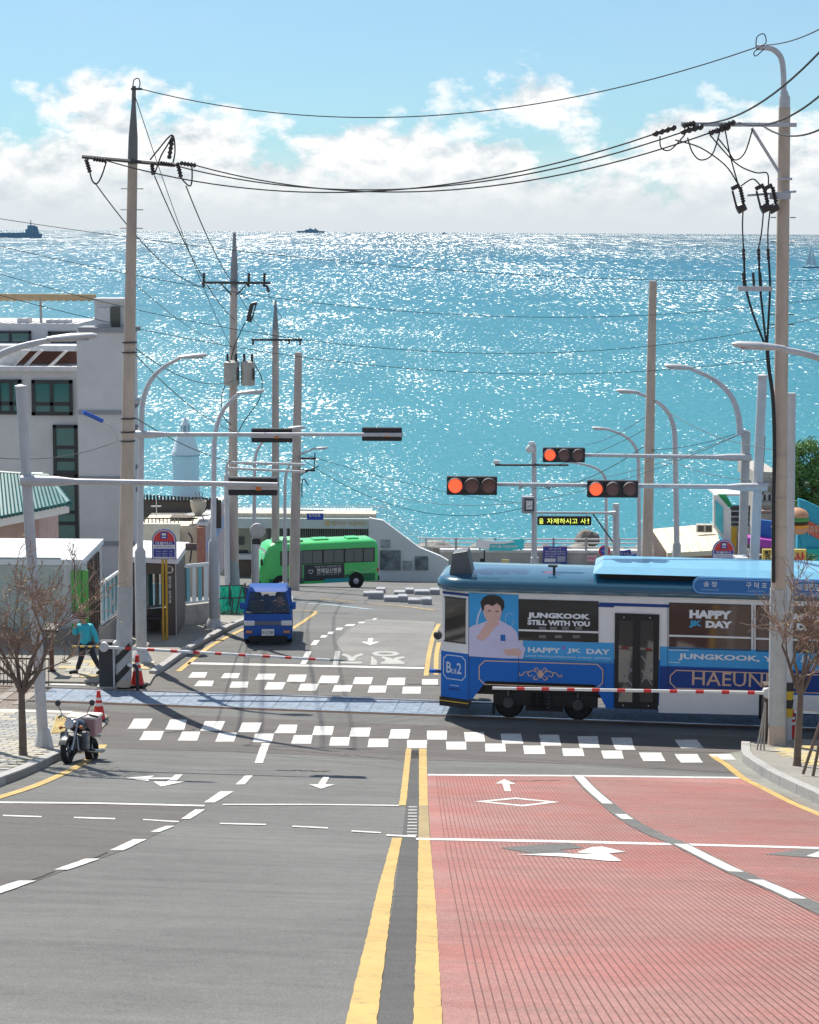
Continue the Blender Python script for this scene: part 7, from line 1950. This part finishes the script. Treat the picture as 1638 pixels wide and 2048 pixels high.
# cream-roofed shop
f = Frame('seaside_shop', 'low shop with a cream flat roof and brick band', 'building', 1390, 1160, 100)
a, b_, c, d = f.q(1335, 1106, 98), f.q(1446, 1100, 98), f.q(1428, 1047, 112), f.q(1303, 1058, 112)
RFC = M('roof_cream', (.62, .58, .44), .8, var=.08, scale=.7)
dn = Vector((0, 0, -.25))
MB().add([a, b_, c, d, a + dn, b_ + dn, c + dn, d + dn], [(0, 1, 2, 3), (0, 4, 5, 1), (3, 7, 4, 0), (1, 5, 6, 2), (2, 6, 7, 3)]).build('roof', RFC, f.t)
for k in range(1, 5): u = a.lerp(b_, k / 5); v = d.lerp(c, k / 5); MB().tube([u + Vector((0, 0, .01)), v + Vector((0, 0, .01))], .025, 4).build('roof_seam', M('roof_seam', (.45, .42, .33), .8), f.t)
f.slab('brick_band', 1346, 1106, 1432, 1118, M('brick_orange', (.45, .20, .13), .8, var=.2, scale=3), .3, 99.6); f.slab('wall', 1343, 1117, 1446, 1190, M('wall_shell', (.52, .46, .40), .8, var=.1), 6, 99.8); f.slab('gutter', 1343, 1104, 1440, 1107, M('gutter_grey', (.2, .2, .22), .6), .2, 98.2)
MB().tube([f.q(1340, 1112, 98.5), f.q(1333, 1122, 98.5), f.q(1333, 1190, 98.5)], .1, 8).build('downpipe', M('pipe_brown', (.22, .09, .07), .6), f.t, True)
f.poly('side_gable', [(1305, 1062), (1335, 1108), (1335, 1190), (1312, 1190)], M('gable_pink', (.50, .38, .33), .8, var=.1), .2, 99)
t = thing('air_conditioner', 'grey twin-fan air conditioner on the cream roof', 'air conditioner', P(1408, 1064, 106))
MB().box(-.42, .42, -.2, .25, 0, .42).build('case', M('aircon_case', (.48, .46, .42), .6), t)
for x in (-.2, .21): MB().box(x - .16, x + .16, -.22, -.202, .06, .36).build('grille', DGREY, t)
MB().tube([P(1382, 1140, 97) - P(1382, 1140, 97), P(1450, 1128, 97) - P(1382, 1140, 97)], .05, 6)
# show stand with cyan panel
f = Frame('display_pavilion', 'white framed pavilion with cyan panel and yellow columns', 'building', 1460, 1150, 104)
f.poly('side_frame', [(1427, 990), (1436, 990), (1462, 1020), (1462, 1110), (1452, 1085), (1427, 1055)], WHITE, .3, 104); f.poly('cyan_panel', [(1431, 1000), (1446, 1016), (1446, 1070), (1431, 1050)], M('panel_cyan', (.08, .48, .55), .5, var=.2, scale=1), .05, 103.9)
f.poly('green_flap', [(1436, 989), (1452, 989), (1466, 1014), (1454, 1014)], M('flap_green', (.03, .35, .12), .6), .3, 104.3); f.slab('roof_edge', 1430, 988, 1496, 992, WHITE, 3, 104.4)
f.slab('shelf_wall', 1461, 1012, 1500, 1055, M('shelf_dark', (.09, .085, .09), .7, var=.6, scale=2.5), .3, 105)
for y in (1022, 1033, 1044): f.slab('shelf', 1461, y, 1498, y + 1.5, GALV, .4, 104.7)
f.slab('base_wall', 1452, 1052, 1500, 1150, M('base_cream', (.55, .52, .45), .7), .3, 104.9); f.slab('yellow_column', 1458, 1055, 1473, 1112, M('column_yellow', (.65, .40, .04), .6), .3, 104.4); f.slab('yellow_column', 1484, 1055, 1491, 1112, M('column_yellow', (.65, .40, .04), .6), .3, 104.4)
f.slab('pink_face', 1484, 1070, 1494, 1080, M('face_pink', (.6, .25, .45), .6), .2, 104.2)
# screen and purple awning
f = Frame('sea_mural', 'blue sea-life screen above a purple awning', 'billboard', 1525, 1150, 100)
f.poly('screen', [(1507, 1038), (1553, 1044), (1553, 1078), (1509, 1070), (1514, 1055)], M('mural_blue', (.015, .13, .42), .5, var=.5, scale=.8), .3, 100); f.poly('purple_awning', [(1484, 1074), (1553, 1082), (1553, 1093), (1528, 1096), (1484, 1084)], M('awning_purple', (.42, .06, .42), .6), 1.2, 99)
f.slab('stall_wall', 1484, 1086, 1556, 1160, M('stall_dark', (.16, .14, .12), .8, var=.3), .3, 100.5); f.slab('stall_shelf', 1486, 1110, 1525, 1113, M('stall_shelf', (.4, .38, .34), .7), .5, 99.8)  # stall wall in mottled dark brown, with a paler shelf
# house behind the right pole
f = Frame('seaside_house', 'beige two-storey house partly hidden by the right pole', 'building', 1560, 1120, 122)
HB = M('house_beige', (.42, .40, .36), .85, var=.1, scale=1, grime=.2)
f.slab('wall', 1510, 962, 1604, 1120, HB, 6, 122); f.slab('parapet', 1508, 944, 1556, 966, HB, 6.2, 121.8); f.slab('eave', 1508, 968, 1606, 974, M('eave_grey', (.34, .34, .35), .7), 1, 121.2); f.slab('eave', 1575, 966, 1622, 976, HB, 1, 121)
f.window(1522, 984, 1547, 1006, WGD, RWT, 122, (1534,), (), .15); f.window(1580, 984, 1594, 1014, WGD, RWT, 122, (), (), .12); f.slab('balcony', 1508, 1004, 1556, 1012, HB, .5, 121.4)
f.slab('shop_strip', 1508, 984, 1519, 1036, M('strip_pink', (.45, .30, .28), .7, var=.1), .1, 121.3); text('민\n박', .22, .7, M('letter_rose', (.4, .12, .12), .6), f.t, tuple(f.q(1513, 1010, 121.2)), 'lettering', .01)
MB().tube([f.q(1524, 946), f.q(1528, 872)], .09, 8).build('mast', M('mast_brown', (.16, .12, .11), .7), f.t, True); f.slab('sunshade', 1521, 1022, 1542, 1028, M('shade_brown', (.25, .17, .15), .7), .8, 120)
# burger bar
f = Frame('burger_bar', 'cyan burger bar with red lettering at the right edge', 'building', 1625, 1150, 90)
CY = M('bar_cyan', (.02, .33, .50), .55, var=.1, scale=.8)
f.poly('tilted_wall', [(1598, 998), (1612, 1002), (1700, 1042), (1700, 1130), (1606, 1096), (1600, 1070)], CY, .4, 90); f.slab('lower_wall', 1612, 1098, 1700, 1170, M('bar_teal', (.01, .40, .36), .55), .4, 89.8); f.slab('corner_post', 1594, 1068, 1608, 1170, CY, .5, 90.1)
f.poly('letter_panel', [(1604, 1036), (1640, 1052), (1640, 1080), (1604, 1060)], M('panel_red', (.55, .12, .08), .6, var=.3, scale=3), .05, 89.93)
text('버거하우스', 1.0, .45, M('letter_cream', (.6, .45, .35), .6), f.t, tuple(f.q(1624, 1060, 89.88)), 'lettering', .02)
t = thing('burger_sculpture', 'giant burger sculpture hanging beside the cyan wall', 'sculpture', P(1592, 1070, 89)); k_ = 1 / pxm(P(1592, 1040, 89)); z_ = lambda y: (P(1592, y, 89) - t.location).z
BUN = M('bun', (.52, .27, .15), .5, var=.1)
MB().lathe([(14 * k_, z_(1067)), (23 * k_, z_(1062)), (24 * k_, z_(1054))], 24).build('bottom_bun', BUN, t, True); MB().lathe([(24.5 * k_, z_(1054)), (24.5 * k_, z_(1048))], 24).build('cheese', M('cheese', (.65, .28, .03), .5), t, True)
MB().lathe([(22 * k_, z_(1048)), (25 * k_, z_(1045)), (22 * k_, z_(1041))], 24).build('patty', M('patty', (.09, .04, .025), .7), t, True); MB().lathe([(25 * k_, z_(1041)), (26 * k_, z_(1037)), (23 * k_, z_(1033))], 24).build('lettuce', M('lettuce', (.06, .28, .08), .6), t, True)
MB().lathe([(23 * k_, z_(1033)), (24 * k_, z_(1029)), (19 * k_, z_(1021)), (8 * k_, z_(1016)), (1 * k_, z_(1015))], 24).build('top_bun', BUN, t, True)
# estate agent board
f = Frame('yellow_signboard', 'yellow signboard with black and red lettering behind the right pole', 'signboard', 1570, 1180, 74)
f.slab('board', 1525, 1099, 1612, 1141, M('board_yellow', (.68, .52, .12), .6, var=.04), .15, 74)
text('청\n사\n포', .24, .68, BLACK, f.t, tuple(f.q(1535, 1119, 73.97)), 'lettering', .03); f.text('부동산', 1548, 1609, 1117, 26, M('letter_red', (.6, .02, .06), .5), 74, .035)
f.text('상담', 1552, 1580, 1134, 8, M('letter_red', (.6, .02, .06), .5), 74, .02)
f.slab('blue_pill', 1588, 1129, 1608, 1139, M('pill_teal', (.02, .2, .3), .5), .02, 73.97); f.text('중개', 1592, 1604, 1134, 6, SWH, 73.96, .02)
for x in (1530, 1606): MB().tube([(f.q(x, 0).x, .2, 0), (f.q(x, 0).x, .2, f.q(x, 1100).z)], .06, 8).build('post', GALV, f.t)
f = Frame('speaker_box', 'black wedge-shaped box on the grey post above the tram', 'loudspeaker', 1495, 1180, 52, base=P(1492, 1140, 51.5))
f.poly('wedge', [(1472, 1119), (1503, 1116), (1503, 1141), (1493, 1139)], BLACK, .5, 51.5); f.slab('lid', 1472, 1116, 1497, 1120, GALV, .5, 51.4)

# ------------------------------------------------------------------ trees and bushes
def leaf_cloud(name, pts, size, mat, parent, n_each=1, flat=.5):
    mb = MB()
    for p, r in pts:
        for _ in range(n_each):
            c = p + Vector((random.gauss(0, r), random.gauss(0, r), random.gauss(0, r * .8)))
            a = Vector((random.uniform(-1, 1), random.uniform(-1, 1), random.uniform(-1, 1))).normalized(); b2 = a.orthogonal().normalized()
            s = size * random.uniform(.5, 1.3)
            mb.add([c - a * s, c + b2 * s * flat, c + a * s, c - b2 * s * flat], [(0, 1, 2, 3)])
    return stuff(mb.build(name, mat, parent))
def bare_tree(label, b, fork, spread, hgt, seed, lean=0.0, rt=.075):
    random.seed(seed)
    t = thing('bare_tree', label, 'tree', b, 0, 'bare street trees')
    BK = M('bark_brown', (.17, .13, .105), .9, var=.25, scale=8, bump=.4); TWG = M('twig_tan', (.32, .22, .17), .85, var=.3, scale=6)
    tk_ = [(0, 0, -.05), (lean * .3, .01, fork * .35), (lean * .7, -.01, fork * .7), (lean, 0, fork)]
    MB().tube(smooth_path(tk_, 3), [rt * 1.35] + [rt - rt * .25 * i / 8 for i in range(9)], 10).build('trunk', BK, t, True)
    limb = MB(); twig = MB(); ends = []
    def grow(p, d, L_, r, lv):
        n = 4; pts = [p]; q = p.copy(); dd = d.copy()
        for i in range(n):
            dd = (dd + Vector((random.gauss(0, .16), random.gauss(0, .16), random.gauss(.05, .10)))).normalized()
            q = q + dd * L_ / n; pts.append(q.copy())
        (limb if lv < 2 else twig).tube(pts, [max(.0062, r * (1 - .55 * i / n)) for i in range(n + 1)], 7 if lv < 2 else 4, False)
        if lv >= 4: ends.append(q); return
        for k in range({0: 3, 1: 4, 2: 4, 3: 3}[lv]):
            i = random.choice([1, 2, 3, 4, 4]); bd = (dd + Vector((random.gauss(0, .6), random.gauss(0, .6), random.gauss(.12, .35)))).normalized()
            grow(pts[i], bd, L_ * random.uniform(.5, .78), r * (1 - .55 * i / n) * .62, lv + 1)
    for k in range(5):
        a = 2 * math.pi * k / 5 + random.uniform(-.4, .4)
        d = Vector((math.cos(a) * spread * random.uniform(.6, 1.1), math.sin(a) * spread * .8, 1)).normalized()
        grow(Vector((lean, 0, fork - .05)), d, hgt * random.uniform(.34, .46), rt * .62, 0)
    limb.build('limbs', BK, t, True); stuff(twig.build('twigs', TWG, t, True))
    leaf_cloud('leaves', [(e, .03) for e in ends if random.random() < .3], .045, M('leaf_tan', (.30, .24, .10), .8, var=.4, scale=3), t, 1, .35)
    return t
bare_tree('bare brown street tree beside the near left signal mast', base_at(46, 1512, None, .12), 1.2, .62, 2.95, 5)
bare_tree('bare brown street tree at the right kerb', base_at(1594, 1532, None, .17), 1.45, .5, 2.9, 9, .02)
t = thing('tree_stake', 'leaning timber stakes propping a tree at the right edge', 'stake', base_at(1620, 1552, None, .17))
q = lambda x, y, dy=0.0: P(x, y, t.location.y + dy) - t.location
for a, b_ in (((1606, 1548), (1642, 1440)), ((1626, 1552), (1648, 1440))): MB().tube([q(*a), q(*b_)], .03, 8).build('stake', M('stake_wood', (.17, .13, .10), .85, var=.2), t, True)
t = thing('tree_stake', 'thin pale stakes leaning together left of the right pole', 'stake', base_at(1520, 1500, None, .17))
q = lambda x, y, dy=0.0: P(x, y, t.location.y + dy) - t.location
for a, b_ in (((1514, 1500), (1530, 1410)), ((1521, 1501), (1530, 1405)), ((1528, 1502), (1531, 1408))): MB().tube([q(*a), q(*b_)], .018, 6).build('stake', M('stake_pale', (.33, .31, .29), .8), t, True)
# pine above the burger bar
random.seed(21)
b = base_at(1640, 1150, 108); t = thing('pine_tree', 'dark green pine rising over the burger bar', 'tree', b)
q = lambda x, y, Y=108: P(x, y, Y) - b
MB().tube([(0, 0, 0), q(1638, 1060), q(1628, 980), q(1622, 920)], [.28, .24, .16, .08], 10).build('trunk', M('bark_brown', (.105, .075, .06), .9), t, True)
cl_ = []; br = MB()
for cx, cy, r in ((1600, 905, .5), (1622, 898, .5), (1640, 925, .6), (1592, 930, .5), (1610, 945, .6), (1588, 962, .42), (1626, 965, .6), (1600, 985, .45), (1634, 992, .6), (1650, 960, .8), (1660, 900, .7), (1612, 1004, .35), (1596, 998, .4), (1665, 1000, .8)):
    for _ in range(5):
        c = q(cx + random.uniform(-9, 9), cy + random.uniform(-9, 9), 108 + random.uniform(-1, 1)); cl_.append((c, r * .42))
    br.tube([q(1630, cy + 30), q(cx, cy + 6)], [.06, .02], 5)
br.build('branches', M('bark_brown', (.105, .075, .06), .9), t)
leaf_cloud('crown', cl_, .16, M('pine_needles', (.09, .20, .05), .8, var=.5, scale=.8), t, 110, .22)
random.seed(4)
for lab, cx, cy, Y, r, n_ in (('small leafy shrub beside the yellow signboard', 1514, 1133, 76, .35, 7), ('grey-green bush right of the yellow signboard', 1626, 1128, 80, .35, 8)):
    b = base_at(cx, 1180, Y); t = thing('shrub', lab, 'shrub', b); c = P(cx, cy, Y) - b
    MB().tube([(c.x, 0, 0), (c.x, 0, c.z)], [.05, .03], 6).build('stem', M('bark_brown', (.105, .075, .06), .9), t)
    leaf_cloud('foliage', [(c + Vector((random.gauss(0, r), random.gauss(0, r), random.uniform(-.6, .3))), .15) for _ in range(n_)], .09, M('shrub_green', (.07, .14, .04), .8, var=.4, scale=2), t, 60, .45)

# ------------------------------------------------------------------ railings and lamp beside the left track
b = base_at(95, 1372, None, .05); f = Frame('track_fence', 'black iron railing beside the railway at the left edge', 'fence', 0, 0, b.y, base=b)
IR = M('iron_black', (.025, .022, .022), .6)
for y in (1318, 1366): MB().tube([f.q(-60, y - 3), f.q(98, y)], .022, 6).build('rail', IR, f.t)
for k in range(22): MB().tube([f.q(-60 + k * 7.5, 1316), f.q(-60 + k * 7.5, 1370)], .011, 5).build('bar', IR, f.t)
f = Frame('solar_bollard', 'brown garden lamp post with tilted black solar panel', 'lamp post', 104, 1342, 0, base=base_at(104, 1342, None, .06)); f.Y = f.b.y
q = lambda x, y: P(x, y, f.b.y) - f.b
MB().box(-.055, .055, -.055, .055, 0, q(104, 1262).z).build('post', M('post_brown', (.15, .07, .05), .6), f.t); MB().box(-.1, .1, -.1, .1, 0, .03).build('foot', BLACK, f.t)
zt = q(104, 1254).z
MB().add([(-.2, -.18, zt - .03), (.2, -.18, zt - .06), (.2, .2, zt + .05), (-.2, .2, zt + .08), (-.2, -.18, zt - .08), (.2, -.18, zt - .11), (.2, .2, zt), (-.2, .2, zt + .03)], [(0, 1, 2, 3), (7, 6, 5, 4), (0, 4, 5, 1), (1, 5, 6, 2), (2, 6, 7, 3), (3, 7, 4, 0)]).build('solar_panel', BLACK, f.t); MB().bbox(-.09, .09, -.09, .09, zt - .28, zt - .1, .02).build('lantern', M('lantern_pale', (.5, .45, .35), .5), f.t)

# ------------------------------------------------------------------ ships
HUL = M('ship_blue_grey', (.20, .33, .43), .7, var=.08, scale=.02)
def ship(name, label, px, py, Y, pts, cat='ship', mat=HUL):
    base = P(px, py, Y); base.z = -17; s = Y / F * 1.0
    t = thing(name, label, cat, base)
    for nm, pl_, d in pts: MB().prism([(x * s, y * s) for x, y in pl_], -d * s, d * s).build(nm, mat, t)
    return t
Yc = 28.66 / ((477.5 - 459.5) / F)
ship('cargo_ship', 'dark cargo ship on the horizon at the left edge', 40, 477, Yc, [('hull', [(-90, 0), (42, 0), (44, 8), (38, 9), (8, 11), (-70, 9), (-95, 10)], 6), ('bridge', [(12, 10), (38, 9), (36, 17), (30, 17), (30, 25), (16, 25), (16, 18), (12, 17)], 5), ('mast', [(21, 24), (23, 24), (22.6, 35), (21.4, 35)], .6), ('funnel', [(30, 16), (36, 16), (35, 23), (31, 23)], 2)])
ship('warship', 'grey warship silhouette on the middle horizon', 621, 459, 24000, [('hull', [(-26, 0), (26, 0), (29, 3.5), (10, 4), (-28, 3.6)], 2), ('superstructure', [(-12, 3.5), (16, 3.5), (14, 6.5), (4, 6.5), (4, 8), (-4, 8), (-4, 6.5), (-10, 6.5)], 1.6), ('mast', [(-1.2, 7.5), (.2, 7.5), (-.2, 12), (-.8, 12)], .4), ('funnel', [(8, 6), (11, 6), (11, 9), (8, 9)], 1)])
ship('distant_ship', 'tiny dark ship speck on the horizon right of centre', 888, 462, 23000, [('hull', [(-4, 0), (4, 0), (4.5, 1.6), (-4.5, 1.6)], 1), ('superstructure', [(-1, 1.5), (2, 1.5), (2, 3), (-1, 3)], .8)])
Ys = 28.66 / ((535.5 - 467) / F)
t = ship('sailboat', 'white sailing yacht on the sea at the right edge', 1622, 535, Ys, [('hull', [(-16, 0), (22, 0), (25, 4), (-17, 3)], 3)], 'sailboat')
s = Ys / F
MB().prism([(-12 * s, 6 * s), (0, 6 * s), (-1 * s, 44 * s)], -.15, .15).build('mainsail', M('sail_white', (.62, .68, .72), .7), t); MB().prism([(2 * s, 6 * s), (12 * s, 5 * s), (1 * s, 40 * s)], -.12, .12).build('jib', M('sail_white', (.62, .68, .72), .7), t); MB().tube([(0, 0, 2 * s), (0, 0, 46 * s)], .12, 6).build('mast', GALV, t)

# ------------------------------------------------------------------ loose pieces become parts of their own
def split_pieces(o):
    me = o.data; n = len(me.vertices); par = list(range(n))
    def fd(a):
        while par[a] != a: par[a] = par[par[a]]; a = par[a]
        return a
    for e in me.edges:
        a, c = fd(e.vertices[0]), fd(e.vertices[1])
        if a != c: par[a] = c
    isl = {}
    for i in range(n): isl.setdefault(fd(i), []).append(i)
    if len(isl) < 2 or len(isl) > 40: return
    keys = list(isl); bb = []
    for k in keys:
        P_ = [me.vertices[i].co for i in isl[k]]
        bb.append(([min(p[j] for p in P_) for j in range(3)], [max(p[j] for p in P_) for j in range(3)]))
    cp = list(range(len(keys)))
    def f2(a):
        while cp[a] != a: a = cp[a]
        return a
    for i in range(len(keys)):
        for j in range(i):
            if all(bb[i][0][k] - .02 <= bb[j][1][k] and bb[j][0][k] - .02 <= bb[i][1][k] for k in range(3)):
                a, c = f2(i), f2(j)
                if a != c: cp[a] = c
    groups = {}
    for i in range(len(keys)): groups.setdefault(f2(i), []).append(keys[i])
    if len(groups) < 2: return
    gi = {}
    for g, ks in groups.items():
        for k in ks:
            for v in isl[k]: gi[v] = g
    sm = any(p.use_smooth for p in me.polygons); mat = me.materials[0]; nm = o.name.split('.')[0]; first = True
    for g in groups:
        fs = [tuple(p.vertices) for p in me.polygons if gi[p.vertices[0]] == g]
        vs = sorted({v for f_ in fs for v in f_}); mp = {v: i for i, v in enumerate(vs)}
        m2 = bpy.data.meshes.new(nm); m2.from_pydata([tuple(me.vertices[v].co) for v in vs], [], [tuple(mp[v] for v in f_) for f_ in fs]); m2.materials.append(mat)
        if sm:
            for p in m2.polygons: p.use_smooth = True
            try: m2.set_sharp_from_angle(angle=R(40))
            except Exception: pass
        if first: o.data = m2; first = False
        else:
            c = bpy.data.objects.new(nm, m2); col.objects.link(c); c.parent = o.parent; c.matrix_basis = o.matrix_basis
for o in list(col.objects):
    if o.type == 'MESH' and o.parent is not None and o.get('kind') is None and o.name.split('.')[0] in ('insulator', 'jumper_wire', 'strap', 'step_bolt', 'brace', 'fuse_cutout', 'cutout_bracket', 'cable_end', 'bushing', 'pillar', 'rear_wall', 'fingers', 'crash_bar', 'cable_clamp', 'spokes', 'branches', 'tactile_rib'):
        split_pieces(o)
bpy.context.view_layer.update()
